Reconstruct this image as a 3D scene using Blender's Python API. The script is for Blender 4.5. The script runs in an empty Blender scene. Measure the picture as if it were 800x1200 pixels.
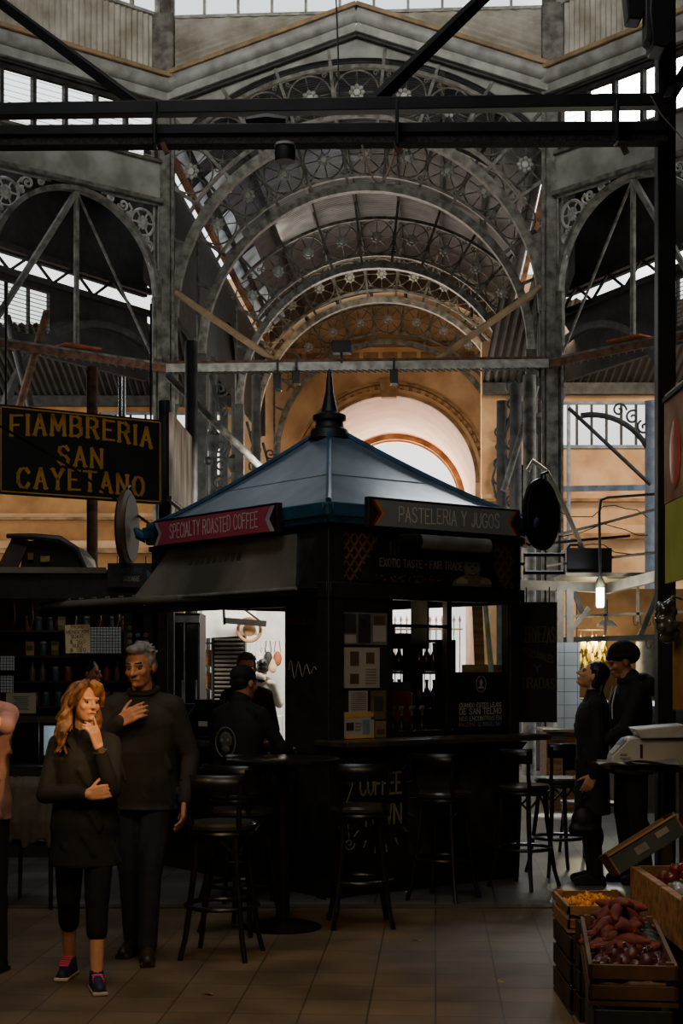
import bpy, bmesh, math, random
from math import sin, cos, pi, radians as R, sqrt, atan2, hypot, tan
from mathutils import Vector as V, Matrix, Euler, noise
random.seed(7)
SC = bpy.context.scene
COL = SC.collection
CAMZ, FPX, HORY = 1.65, 1750.0, 780.0     # eye height and focal length read off the photograph

def P(px, py, Y):
    """world point seen at (px, py) in the 800x1200 frame when it stands Y metres in front of the camera"""
    return V(((px - 400) / FPX * Y, Y, CAMZ + (HORY - py) * Y / FPX))

# ------------------------------------------------------------------ materials
def lin(h):
    h = h.lstrip('#')
    r = [int(h[i:i+2], 16) / 255 for i in (0, 2, 4)]
    return tuple((x / 12.92 if x <= .04045 else ((x + .055) / 1.055) ** 2.4) for x in r) + (1,)

MATS = {}
def mat(name, col, rough=.6, metal=0., var=.3, scale=5., bump=0., emit=0., stretch=(1, 1, 1), col2=None, detail=5, spec=.4):
    if name in MATS: return MATS[name]
    m = bpy.data.materials.new(name); m.use_nodes = True
    nt = m.node_tree; N = nt.nodes; L = nt.links
    b = N['Principled BSDF']
    b.inputs['Roughness'].default_value = rough; b.inputs['Metallic'].default_value = metal
    b.inputs['Specular IOR Level'].default_value = spec
    tc = N.new('ShaderNodeTexCoord'); mp = N.new('ShaderNodeMapping'); mp.inputs['Scale'].default_value = stretch
    L.new(tc.outputs['Object'], mp.inputs[0])
    nz = N.new('ShaderNodeTexNoise'); nz.inputs['Scale'].default_value = scale; nz.inputs['Detail'].default_value = detail
    L.new(mp.outputs[0], nz.inputs['Vector'])
    cr = N.new('ShaderNodeValToRGB')
    c = lin(col); d = lin(col2) if col2 else tuple(x * (1 - var) for x in c[:3]) + (1,)
    e = c if col2 else tuple(min(1, x * (1 + var)) for x in c[:3]) + (1,)
    cr.color_ramp.elements[0].color = d; cr.color_ramp.elements[1].color = e
    cr.color_ramp.elements[0].position = .35; cr.color_ramp.elements[1].position = .65
    L.new(nz.outputs[0], cr.inputs[0]); L.new(cr.outputs[0], b.inputs['Base Color'])
    if bump:
        bp = N.new('ShaderNodeBump'); bp.inputs['Strength'].default_value = bump; bp.inputs['Distance'].default_value = .02
        L.new(nz.outputs[0], bp.inputs['Height']); L.new(bp.outputs[0], b.inputs['Normal'])
    if emit:
        L.new(cr.outputs[0], b.inputs['Emission Color']); b.inputs['Emission Strength'].default_value = emit
    MATS[name] = m
    return m

def wave_mat(name, col, col2, scale, axis='X', rough=.6, bump=.4, metal=0, dist=0.3):
    """bands along one object axis: corrugation, planks, cloth"""
    m = mat(name, col, rough, metal, col2=col2, scale=2.5)
    N = m.node_tree.nodes; L = m.node_tree.links; b = N['Principled BSDF']
    tc = N.new('ShaderNodeTexCoord'); w = N.new('ShaderNodeTexWave')
    w.bands_direction = axis; w.inputs['Scale'].default_value = scale; w.inputs['Distortion'].default_value = dist
    L.new(tc.outputs['Object'], w.inputs['Vector'])
    mx = N.new('ShaderNodeMix'); mx.data_type = 'RGBA'; mx.blend_type = 'MULTIPLY'; mx.inputs[0].default_value = .65
    cr = [n for n in N if n.type == 'VALTORGB'][0]
    L.new(cr.outputs[0], mx.inputs[6]); L.new(w.outputs[0], mx.inputs[7]); L.new(mx.outputs[2], b.inputs['Base Color'])
    bp = N.new('ShaderNodeBump'); bp.inputs['Strength'].default_value = bump; bp.inputs['Distance'].default_value = .02
    L.new(w.outputs[0], bp.inputs['Height']); L.new(bp.outputs[0], b.inputs['Normal'])
    return m

def tile_mat(name, c1, c2, grout, size, rough=.4, rot=0, mortar=.02, offset=0., bumpy=.2, grime=.5, axes=None):
    m = bpy.data.materials.new(name); m.use_nodes = True; MATS[name] = m
    N = m.node_tree.nodes; L = m.node_tree.links; b = N['Principled BSDF']; b.inputs['Roughness'].default_value = rough
    tc = N.new('ShaderNodeTexCoord'); mp = N.new('ShaderNodeMapping'); mp.inputs['Rotation'].default_value = axes or (0, 0, rot)
    L.new(tc.outputs['Object'], mp.inputs[0])
    br = N.new('ShaderNodeTexBrick'); br.offset = offset; br.inputs['Scale'].default_value = 1
    br.inputs['Brick Width'].default_value = size; br.inputs['Row Height'].default_value = size
    br.inputs['Mortar Size'].default_value = mortar * size; br.inputs['Color1'].default_value = lin(c1)
    br.inputs['Color2'].default_value = lin(c2); br.inputs['Mortar'].default_value = lin(grout)
    L.new(mp.outputs[0], br.inputs['Vector'])
    nz = N.new('ShaderNodeTexNoise'); nz.inputs['Scale'].default_value = 2.2; nz.inputs['Detail'].default_value = 7
    L.new(tc.outputs['Object'], nz.inputs['Vector'])
    cr = N.new('ShaderNodeValToRGB'); g = 1 - grime
    cr.color_ramp.elements[0].color = (g, g, g, 1); cr.color_ramp.elements[0].position = .35; cr.color_ramp.elements[1].position = .7
    L.new(nz.outputs[0], cr.inputs[0])
    mx = N.new('ShaderNodeMix'); mx.data_type = 'RGBA'; mx.blend_type = 'MULTIPLY'; mx.inputs[0].default_value = 1
    L.new(br.outputs[0], mx.inputs[6]); L.new(cr.outputs[0], mx.inputs[7]); L.new(mx.outputs[2], b.inputs['Base Color'])
    bp = N.new('ShaderNodeBump'); bp.inputs['Strength'].default_value = bumpy; bp.inputs['Distance'].default_value = .01; bp.invert = True
    L.new(br.outputs[1], bp.inputs['Height']); L.new(bp.outputs[0], b.inputs['Normal'])
    return m

def glass_mat(name, tint='#ffffff', keep=.8, rough=.08):
    m = bpy.data.materials.new(name); m.use_nodes = True; MATS[name] = m
    N = m.node_tree.nodes; L = m.node_tree.links; out = [n for n in N if n.type == 'OUTPUT_MATERIAL'][0]
    b = N['Principled BSDF']; b.inputs['Base Color'].default_value = lin(tint) if keep < .7 else (.02, .02, .02, 1); b.inputs['Roughness'].default_value = rough
    t = N.new('ShaderNodeBsdfTransparent'); t.inputs[0].default_value = lin(tint)
    mx = N.new('ShaderNodeMixShader'); mx.inputs[0].default_value = keep
    L.new(b.outputs[0], mx.inputs[1]); L.new(t.outputs[0], mx.inputs[2]); L.new(mx.outputs[0], out.inputs[0])
    return m

def glow(name, col, s): return mat(name, col, .5, emit=s, var=.04)

# ------------------------------------------------------------------ mesh builder
class MB:
    def __init__(s): s.v = []; s.f = []
    def add(s, v, f):
        n = len(s.v); s.v += [tuple(x) for x in v]; s.f += [tuple(i + n for i in q) for q in f]; return s
    def box(s, c, d, rz=0, M=None):
        M = M or Matrix.Rotation(rz, 3, 'Z'); c = V(c)
        v = [c + M @ V((x * d[0] / 2, y * d[1] / 2, z * d[2] / 2)) for x in (-1, 1) for y in (-1, 1) for z in (-1, 1)]
        return s.add(v, [(0, 1, 3, 2), (4, 6, 7, 5), (0, 4, 5, 1), (2, 3, 7, 6), (0, 2, 6, 4), (1, 5, 7, 3)])
    def b2(s, lo, hi):
        return s.box([(a + b) / 2 for a, b in zip(lo, hi)], [b - a for a, b in zip(lo, hi)])
    def bar(s, p, q, w, h, up=(0, 0, 1)):
        p, q = V(p), V(q); d = (q - p).normalized(); u = V(up)
        if abs(d.dot(u)) > .98: u = V((0, 1, 0))
        x = d.cross(u).normalized(); z = x.cross(d)
        v = [e + x * a * w / 2 + z * b * h / 2 for e in (p, q) for a, b in ((-1, -1), (1, -1), (1, 1), (-1, 1))]
        return s.add(v, [(3, 2, 1, 0), (4, 5, 6, 7)] + [(i, (i + 1) % 4, 4 + (i + 1) % 4, 4 + i) for i in range(4)])
    def tube(s, pts, r, n=8, closed=False, cap=True):
        pts = [V(p) for p in pts]; k = len(pts); rr = r if hasattr(r, '__len__') else [r] * k
        t0 = (pts[1] - pts[0]).normalized(); u = V((0, 0, 1)) if abs(t0.z) < .9 else V((1, 0, 0))
        u = (u - t0 * u.dot(t0)).normalized(); v = []
        for i, p in enumerate(pts):
            a = pts[(i - 1) % k] if (closed or i) else p; b = pts[(i + 1) % k] if (closed or i < k - 1) else p
            t = (b - a).normalized() if (b - a).length > 1e-9 else t0
            u = u - t * u.dot(t)
            u = u.normalized() if u.length > 1e-6 else t.orthogonal().normalized()
            w = t.cross(u)
            v += [p + (u * cos(2 * pi * j / n) + w * sin(2 * pi * j / n)) * rr[i] for j in range(n)]
        f = []
        for i in range(k if closed else k - 1):
            a = i * n; b = ((i + 1) % k) * n
            f += [(a + j, a + (j + 1) % n, b + (j + 1) % n, b + j) for j in range(n)]
        if cap and not closed: f += [tuple(range(n))[::-1], tuple(range((k - 1) * n, k * n))]
        return s.add(v, f)
    def lathe(s, prof, n=20, c=(0, 0, 0), M=None):
        M = M or Matrix.Identity(3); c = V(c); v = []; f = []
        for r, z in prof: v += [c + M @ V((r * cos(2 * pi * j / n), r * sin(2 * pi * j / n), z)) for j in range(n)]
        for i in range(len(prof) - 1):
            f += [(i * n + j, i * n + (j + 1) % n, (i + 1) * n + (j + 1) % n, (i + 1) * n + j) for j in range(n)]
        f += [tuple(range(n))[::-1], tuple(range((len(prof) - 1) * n, len(prof) * n))]
        return s.add(v, f)
    def prism(s, poly, off):
        a = [V(p) for p in poly]; o = V(off); n = len(a)
        return s.add(a + [p + o for p in a], [tuple(range(n))[::-1], tuple(range(n, 2 * n))] + [(i, (i + 1) % n, n + (i + 1) % n, n + i) for i in range(n)])
    def ell(s, c, r, M=None, n=12, m=8):
        if not hasattr(r, '__len__'): r = (r, r, r)
        M = M or Matrix.Identity(3); c = V(c)
        v = [c + M @ V((0, 0, -r[2]))]
        for i in range(1, m):
            a = -pi / 2 + pi * i / m
            v += [c + M @ V((r[0] * cos(a) * cos(2 * pi * j / n), r[1] * cos(a) * sin(2 * pi * j / n), r[2] * sin(a))) for j in range(n)]
        v.append(c + M @ V((0, 0, r[2]))); f = []
        f += [(0, 1 + (j + 1) % n, 1 + j) for j in range(n)]
        for i in range(m - 2):
            a = 1 + i * n; b = a + n
            f += [(a + j, a + (j + 1) % n, b + (j + 1) % n, b + j) for j in range(n)]
        a = 1 + (m - 2) * n; e = len(v) - 1
        f += [(a + j, a + (j + 1) % n, e) for j in range(n)]
        return s.add(v, f)
    def cap(s, p, q, r0, r1, n=10):
        """tapered capsule"""
        p, q = V(p), V(q); d = q - p
        if d.length < 1e-5: return s.ell(p, r0)
        M = d.to_track_quat('Z', 'Y').to_matrix(); L = d.length
        pr = [(r0 * cos(a), r0 * sin(a)) for a in (-1.45, -1., -.5, 0)] + [(r1 * cos(a), L + r1 * sin(a)) for a in (0, .5, 1., 1.45)]
        return s.lathe(pr, n, p, M)
    def arc(s, cx, cz, rad, a0, a1, w, d, y=0, n=24):
        """flat-section arch in the XZ plane; angles from the vertical, in degrees"""
        v = []; f = []
        for i in range(n + 1):
            a = R(a0 + (a1 - a0) * i / n)
            for rr, yy in ((rad, y), (rad + w, y), (rad + w, y + d), (rad, y + d)): v.append((cx + rr * sin(a), yy, cz + rr * cos(a)))
        for i in range(n): f += [(i * 4 + j, i * 4 + (j + 1) % 4, i * 4 + 4 + (j + 1) % 4, i * 4 + 4 + j) for j in range(4)]
        f += [(0, 1, 2, 3), tuple(n * 4 + j for j in (3, 2, 1, 0))]
        return s.add(v, f)
    def grid(s, fn, nu, nv):
        v = [fn(i / nu, j / nv) for i in range(nu + 1) for j in range(nv + 1)]
        return s.add(v, [(i * (nv + 1) + j, (i + 1) * (nv + 1) + j, (i + 1) * (nv + 1) + j + 1, i * (nv + 1) + j + 1) for i in range(nu) for j in range(nv)])
    def corr(s, o, u, w, h, pitch=.1, amp=.015, v=(0, 0, 1), top=None):
        """corrugated sheet: ridges run along v, spaced along u"""
        o, u, v = V(o), V(u).normalized(), V(v).normalized(); nn = u.cross(v); k = max(2, int(w / pitch * 4))
        def fn(a, b):
            hh = h if not hasattr(h, '__call__') else h(a)
            lo = 0 if top is None else top(a)
            return o + u * (a * w) + v * (lo + b * (hh - lo)) + nn * amp * sin(a * w / pitch * 2 * pi)
        return s.grid(fn, k, 1)
    def build(s, name, m, parent=None, smooth=True, bevel=0, loc=None, fix=True):
        me = bpy.data.meshes.new(name); me.from_pydata(s.v, [], s.f)
        bm = bmesh.new(); bm.from_mesh(me)
        if fix: bmesh.ops.recalc_face_normals(bm, faces=bm.faces)
        bm.to_mesh(me); bm.free(); me.update()
        if smooth:
            me.shade_smooth(); me.set_sharp_from_angle(angle=R(38))
        me.materials.append(m)
        o = bpy.data.objects.new(name, me); COL.objects.link(o)
        if parent: o.parent = parent
        if loc: o.location = loc
        if bevel:
            b = o.modifiers.new('edge', 'BEVEL'); b.width = bevel; b.segments = 2; b.limit_method = 'ANGLE'
        return o

def tag(o, label=None, cat=None, group=None, kind=None):
    if label: o['label'] = label
    if cat: o['category'] = cat
    if group: o['group'] = group
    if kind: o['kind'] = kind
    return o
def thing(name, label, cat, loc=(0, 0, 0), rz=0, group=None, kind=None):
    o = bpy.data.objects.new(name, None); COL.objects.link(o); o.empty_display_size = .1
    o.location = loc; o.rotation_euler = (0, 0, rz)
    return tag(o, label, cat, group, kind)
def dup(o, loc=None, rz=None, label=None, group=None, parent=None):
    c = o.copy(); COL.objects.link(c); c.parent = parent
    if loc is not None: c.location = loc
    if rz is not None: c.rotation_euler = (0, 0, rz)
    if label: c['label'] = label
    if group: c['group'] = group
    for ch in list(o.children): dup(ch, parent=c)
    return c
def local(root, p):
    M = Matrix.Translation(root.location) @ root.rotation_euler.to_matrix().to_4x4()
    return M.inverted() @ V(p)

# ------------------------------------------------------------------ a stroke alphabet for all the lettering
GL = {'A': [[(0,0),(2,6),(4,0)],[(.7,2.1),(3.3,2.1)]], 'B': [[(0,0),(0,6),(2.5,6),(3.5,5.4),(3.5,3.9),(2.5,3.2),(0,3.2)],[(2.5,3.2),(3.9,2.5),(3.9,.8),(2.7,0),(0,0)]],
 'C': [[(4,4.8),(3.2,5.8),(2.1,6),(.9,5.6),(0,4.2),(0,1.8),(.9,.4),(2.1,0),(3.2,.2),(4,1.2)]], 'D': [[(0,0),(0,6),(2.2,6),(3.4,5.4),(4,4),(4,2),(3.4,.6),(2.2,0),(0,0)]],
 'E': [[(3.6,6),(0,6),(0,0),(3.6,0)],[(0,3.1),(2.8,3.1)]], 'F': [[(3.6,6),(0,6),(0,0)],[(0,3.1),(2.8,3.1)]],
 'G': [[(4,4.8),(3.2,5.8),(2.1,6),(.9,5.6),(0,4.2),(0,1.8),(.9,.4),(2.1,0),(3.4,.3),(4,1.2),(4,2.7),(2.4,2.7)]], 'H': [[(0,0),(0,6)],[(4,0),(4,6)],[(0,3.1),(4,3.1)]],
 'I': [[(0,0),(0,6)]], 'J': [[(2.6,6),(2.6,1.2),(1.8,.1),(.8,.1),(0,1.2)]], 'K': [[(0,0),(0,6)],[(3.6,6),(0,2.6)],[(1.2,3.7),(3.8,0)]], 'L': [[(0,6),(0,0),(3.4,0)]],
 'M': [[(0,0),(.3,6),(2.5,1.6),(4.7,6),(5,0)]], 'N': [[(0,0),(0,6),(4,0),(4,6)]], 'O': [[(2,6),(.8,5.5),(0,4.1),(0,1.9),(.8,.5),(2,0),(3.2,.5),(4,1.9),(4,4.1),(3.2,5.5),(2,6)]],
 'P': [[(0,0),(0,6),(2.6,6),(3.7,5.3),(3.7,3.7),(2.6,2.9),(0,2.9)]], 'Q': [[(2,6),(.8,5.5),(0,4.1),(0,1.9),(.8,.5),(2,0),(3.2,.5),(4,1.9),(4,4.1),(3.2,5.5),(2,6)],[(2.4,1.6),(4.2,-.4)]],
 'R': [[(0,0),(0,6),(2.6,6),(3.7,5.3),(3.7,3.8),(2.6,3.1),(0,3.1)],[(2.2,3.1),(4,0)]], 'S': [[(3.7,5),(2.9,5.9),(1.6,6),(.4,5.4),(.2,4.3),(1,3.4),(2.9,2.7),(3.8,1.8),(3.5,.6),(2.2,0),(1,.1),(0,1)]],
 'T': [[(2,0),(2,6)],[(0,6),(4,6)]], 'U': [[(0,6),(0,1.6),(.9,.2),(2,0),(3.1,.2),(4,1.6),(4,6)]], 'V': [[(0,6),(2,0),(4,6)]], 'W': [[(0,6),(1.3,0),(2.6,5),(3.9,0),(5.2,6)]],
 'X': [[(0,0),(4,6)],[(0,6),(4,0)]], 'Y': [[(0,6),(2,3),(4,6)],[(2,3),(2,0)]], 'Z': [[(0,6),(4,6),(0,0),(4,0)]], '-': [[(0,3),(2,3)]], '.': [[(0,0),(.3,0)]],
 '0': [[(1.6,6),(.4,5),(0,3),(.4,1),(1.6,0),(2.8,1),(3.2,3),(2.8,5),(1.6,6)]], '1': [[(0,4.8),(1.4,6),(1.4,0)]], '5': [[(3.2,6),(.3,6),(0,3.4),(1.6,3.8),(3.1,3),(3.2,1.2),(1.8,0),(0,.6)]],
 '3': [[(0,5.4),(1.6,6),(3,5),(2.6,3.6),(1.4,3.2),(2.9,2.6),(3.2,1),(1.6,0),(0,.7)]], '6': [[(3,5.6),(1.6,6),(.3,4.4),(0,2),(.8,.3),(2.2,0),(3.2,1.2),(2.8,3),(1.4,3.3),(.2,2.2)]],
 '8': [[(1.6,3.2),(.3,4.3),(.6,5.7),(1.6,6),(2.6,5.7),(2.9,4.3),(1.6,3.2),(.1,1.9),(.4,.4),(1.6,0),(2.8,.4),(3.1,1.9),(1.6,3.2)]], '2': [[(0,4.8),(1,6),(2.6,5.8),(3.1,4.4),(0,0),(3.3,0)]],
 '$': [[(3.2,4.6),(2.4,5.3),(1,5.3),(.1,4.4),(.6,3.4),(2.6,2.7),(3.2,1.7),(2.4,.7),(.9,.7),(0,1.5)],[(1.6,6.4),(1.6,-.4)]]}
def text(mb, s, o, ux, uz, h, width=None, stroke=.12, serif=0, gap=1.5, bend=0, center=False, jit=0, slant=0):
    """flat lettering on the plane (ux, uz) starting at o; width squeezes the line to fit"""
    o, ux, uz = V(o), V(ux).normalized(), V(uz).normalized(); x = 0; polys = []
    for ch in s.upper():
        if ch == ' ': x += 3.2; continue
        g = GL.get(ch)
        if not g: x += 2; continue
        j = random.uniform(-jit, jit)
        for pl in g: polys.append([(x + a + slant * b, b + j) for a, b in pl])
        x += max(a for pl in g for a, b in pl) + gap
    tot = max(x - gap, .1); ky = h / 6; kx = (width / tot) if width else ky; st = stroke * h; off = -tot * kx / 2 if center else 0
    def mp(p):
        X = p[0] * kx; b = bend * (1 - (2 * X / (tot * kx) - 1) ** 2)
        return o + ux * (X + off) + uz * (p[1] * ky + b)
    def rib(a, b, w):
        d = b - a
        if d.length < 1e-6: return
        d.normalize(); n = ux.cross(uz).cross(d).normalized() * w / 2; e = d * w * .42
        mb.add([a - e - n, b + e - n, b + e + n, a - e + n], [(0, 1, 2, 3)])
    for pl in polys:
        q = [mp(p) for p in pl]
        for a, b in zip(q, q[1:]):
            w = st
            if serif: w = st * (1.25 if abs((b - a).normalized().dot(uz)) > .5 else .7)
            rib(a.copy(), b.copy(), w)
        if serif:
            for k in (0, -1):
                y = pl[k][1]
                if abs(y) < .2 or abs(y - 6) < .2:
                    c = q[k]; rib(c - ux * serif * h, c + ux * serif * h, st * .6)
    return mb

def rough_mesh(prims, voxel, smooth=4):
    """one continuous skin grown over overlapping rounded volumes"""
    me = bpy.data.meshes.new('tmp'); me.from_pydata(prims.v, [], prims.f)
    bm = bmesh.new(); bm.from_mesh(me); bmesh.ops.recalc_face_normals(bm, faces=bm.faces); bm.to_mesh(me); bm.free()
    o = bpy.data.objects.new('tmp', me); COL.objects.link(o)
    r = o.modifiers.new('r', 'REMESH'); r.mode = 'VOXEL'; r.voxel_size = voxel
    if smooth:
        s = o.modifiers.new('s', 'SMOOTH'); s.iterations = smooth; s.factor = .5
    dg = bpy.context.evaluated_depsgraph_get(); out = bpy.data.meshes.new_from_object(o.evaluated_get(dg))
    bpy.data.objects.remove(o); bpy.data.meshes.remove(me)
    out.shade_smooth()
    return out
def skin_obj(name, prims, m, parent=None, voxel=.008, smooth=4):
    me = rough_mesh(prims, voxel, smooth); me.name = name; me.materials.clear(); me.materials.append(m)
    o = bpy.data.objects.new(name, me); COL.objects.link(o)
    if parent: o.parent = parent
    return o
# ------------------------------------------------------------------ materials of the hall
iron = mat('painted_iron', '#76756d', .55, .1, col2='#403d36', scale=7, bump=.1)
iron_dark = mat('sooty_iron', '#3a3a37', .6, .2, col2='#1f1e1b', scale=6)
iron_black = mat('black_iron', '#1b1b1a', .5, .2, var=.3)
iron_pale = mat('pale_iron', '#a9aaa4', .5, .1, col2='#7a7a73', scale=8)
rust = mat('rusty_iron', '#6d4a33', .75, .1, col2='#3a2a20', scale=9, bump=.2)
zinc_paint = mat('weathered_plate', '#9a9d97', .6, 0, col2='#6c6d66', scale=2.2, bump=.1, detail=9)
sheet = mat('corrugated_paint', '#b9b7ab', .6, 0, col2='#85806f', scale=2.0, detail=9)
tan_band = mat('tan_weathering', '#a58a66', .7, 0, col2='#7c6a50', scale=5)
cornice_m = mat('cornice_grey', '#a2a49f', .5, 0, col2='#7b7d78', scale=4)
roof_slats = wave_mat('vault_sheeting', '#6a6d70', '#44474a', 3.2, 'Y', .5, .5)
roof_dark = wave_mat('aisle_sheeting', '#3b3834', '#25231f', 4, 'X', .7, .4)
glow_sheet = mat('glowing_sheen', '#a9b6c0', .4, emit=.12, var=.5, scale=1.6)  # glow stands in for bluish reflections on the vault sheeting
ochre = mat('ochre_stucco', '#cda478', .85, 0, col2='#a87f55', scale=1.6, bump=.1, detail=8)
ochre_dark = mat('ochre_moulding', '#a17a50', .85, 0, col2='#6b4c2c', scale=3, bump=.2)
pink = mat('pink_stucco', '#ecc7a8', .8, 0, col2='#d8a683', scale=1.5, detail=8)
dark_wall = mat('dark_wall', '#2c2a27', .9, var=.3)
glassm = glass_mat('old_glass', '#f6f8f6', .9)
blue_iron = mat('blue_paint', '#7a828d', .6, 0, col2='#59636f', scale=6)

def struct(o): o['kind'] = 'structure'; return o

# ------------------------------------------------------------------ floor, shell
floor_near = tile_mat('worn_tiles', '#7a664c', '#6c5940', '#4a3d2d', .32, .55, R(3.6), .016, 0, .2, .5)
floor_far = tile_mat('polished_tiles', '#73706a', '#65625b', '#3a3833', .42, .32, R(3.6), .016, 0, .2, .4)
EDGE = 10.2
struct(MB().b2((-7, -4, -.1), (7, EDGE, 0)).build('floor', floor_near, smooth=False))
struct(MB().b2((-14, EDGE, -.1), (14, 60, 0)).build('floor', floor_far, smooth=False))
struct(MB().b2((-5.4, EDGE - .06, 0), (5.4, EDGE + .06, .012)).build('trim_1', mat('stone_strip', '#4d463c', .6), smooth=False))
struct(MB().b2((-5.75, -4, 0), (-5.6, 21.6, 13.4)).build('wall_left', dark_wall, smooth=False))
struct(MB().b2((5.6, -4, 0), (5.75, 20.9, 13.4)).build('wall_right', dark_wall, smooth=False))
struct(MB().b2((-5.75, -4.2, 0), (5.75, -4, 13.4)).build('wall_back', dark_wall, smooth=False))
struct(MB().b2((-7.5, -4.2, 13.4), (7.5, 24.8, 13.55)).build('ceiling', roof_dark, smooth=False))

# ------------------------------------------------------------------ crossing: columns, front gable, side bays
HL, HR = (.246, 23.9, 0), R(-3.6)
def hall(name, label, cat, **k): return thing(name, label, cat, HL, HR, **k)
HM = Matrix.Translation(HL) @ Matrix.Rotation(HR, 4, 'Z')
def Hw(a, d, z): return HM @ V((a, d, z))
CX, CZ = 0, 7.27       # centre line of the vault
RI, RO, RR = 2.88, 3.93, 3.555

def column(label, x):
    t = thing('iron_column', label, 'column', Hw(x, 0, 0), HR)
    m = MB(); m.b2((-.1, -.1, 0), (.1, .1, 13.3)); m.b2((-.16, -.05, 0), (.16, .05, 13.3))
    m.build('shaft', iron, t, bevel=.01)
    m = MB()
    for sx in (-.15, .15): m.b2((sx - .02, -.13, 0), (sx + .02, -.05, 12.0))
    for k in range(70):
        z = .4 + k * .165
        for sx in (-.15, .15, -.06, .06): m.ell((sx, -.135 if abs(sx) > .1 else -.1, z), (.014, .01, .014), n=6, m=4)
    m.build('riveted_flange', iron, t)
    MB().b2((-.3, -.3, 0), (.3, .3, .5)).build('plinth', iron_dark, t, bevel=.02)
    m = MB(); m.b2((-.17, -.2, 11.0), (.17, .1, 12.1)); m.build('drum_post', iron, t, bevel=.01)
    return t
column('tall riveted grey iron column standing left of the vaulted passage', -3.1)
column('tall riveted grey iron column standing right of the vaulted passage', 3.1)

# wall above the arch, closed by the gable
gab = lambda a: 11.73 - .34 * abs(a)
m = MB()
m.grid(lambda i, j: (-2.98 + 5.96 * i, 0, (CZ + sqrt(4.11 ** 2 - (-2.98 + 5.96 * i) ** 2)) * (1 - j) + gab(-2.98 + 5.96 * i) * j), 40, 1)
m.grid(lambda i, j: (-2.98 + 5.96 * i, .06, (CZ + sqrt(4.11 ** 2 - (-2.98 + 5.96 * i) ** 2)) * (1 - j) + gab(-2.98 + 5.96 * i) * j), 40, 1)
o = struct(m.build('wall_gable', zinc_paint, smooth=False, fix=False)); o.location = HL; o.rotation_euler = (0, 0, HR)
t = hall('gable_cornice', 'grey moulded cornice rising to a point above the front iron arch', 'cornice')
for nm, dz, yy, w, h, mm in (('fascia_board', .1, -.1, .16, .18, cornice_m), ('tan_moulding', .4, -.2, .22, .07, tan_band), ('soffit_strip', -.02, -.05, .1, .05, iron_dark)):
    m = MB()
    for s in (-1, 1): m.bar((0, yy, gab(0) + dz), (s * 3.12, yy, gab(3.12) + dz), w, h)
    m.build(nm, mm, t, bevel=.01)
m = MB()
for s in (-1, 1): m.tube([(0, -.16, gab(0) + .27), (s * 3.12, -.16, gab(3.12) + .27)], .125, 12)
m.build('gutter_roll', cornice_m, t)
m = MB()
top = 12.08
for s in (-1, 1):   # corrugated sheets with ridges running along the slope
    n = 90
    def fn(i, j, s=s):
        a = 3.02 * i; z0 = gab(a) + .4; return (s * a, -.02 + .022 * sin((z0 + (top - z0) * j + .34 * a) / .1 * 2 * pi), z0 + (top - z0) * j)
    m.grid(fn, 30, 60)
o = struct(m.build('wall_drum_front', sheet, fix=False)); o.location = HL; o.rotation_euler = (0, 0, HR)

def clerestory(root_loc, rz, x0, x1, z0, z1, n, name, label):
    t = thing(name, None, None, root_loc, rz); t['kind'] = 'structure'
    m = MB(); m.b2((x0, -.05, z0 - .05), (x1, .05, z0)); m.b2((x0, -.05, z1), (x1, .05, z1 + .06)); m.build('window_frame', iron_pale, t, smooth=False)
    for i in range(n + 1):
        x = x0 + (x1 - x0) * i / n
        MB().b2((x - .022, -.04, z0), (x + .022, .04, z1)).build('mullion', iron_pale, t, smooth=False)
    for i in range(n):
        a, b = x0 + (x1 - x0) * i / n, x0 + (x1 - x0) * (i + 1) / n
        MB().b2((a + .02, -.004, z0), (b - .02, .004, z1)).build('pane', glassm, t, smooth=False)
    return t
clerestory(HL, HR, -3.0, 3.0, 12.12, 13.3, 11, 'window_1', None)

def scroll(m, c, r, turns=1.6, a0=0, sgn=1, th=.022, y=0):
    pts = []
    for i in range(22):
        u = i / 21; a = a0 + sgn * turns * 2 * pi * u; rr = r * (1 - .85 * u)
        pts.append((c[0] + rr * cos(a), y, c[1] + rr * sin(a)))
    m.tube(pts, th, 5)
def rosette(m, c, r, y=0, n=8):
    m.lathe([(r * .42, -.02), (r * .42, .02)], 10, (c[0], y, c[1]), Matrix.Rotation(R(90), 3, 'X'))
    for k in range(n):
        a = 2 * pi * k / n
        m.ell((c[0] + r * .72 * cos(a), y, c[1] + r * .72 * sin(a)), (r * .3, .025, r * .3), n=7, m=5)

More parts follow.
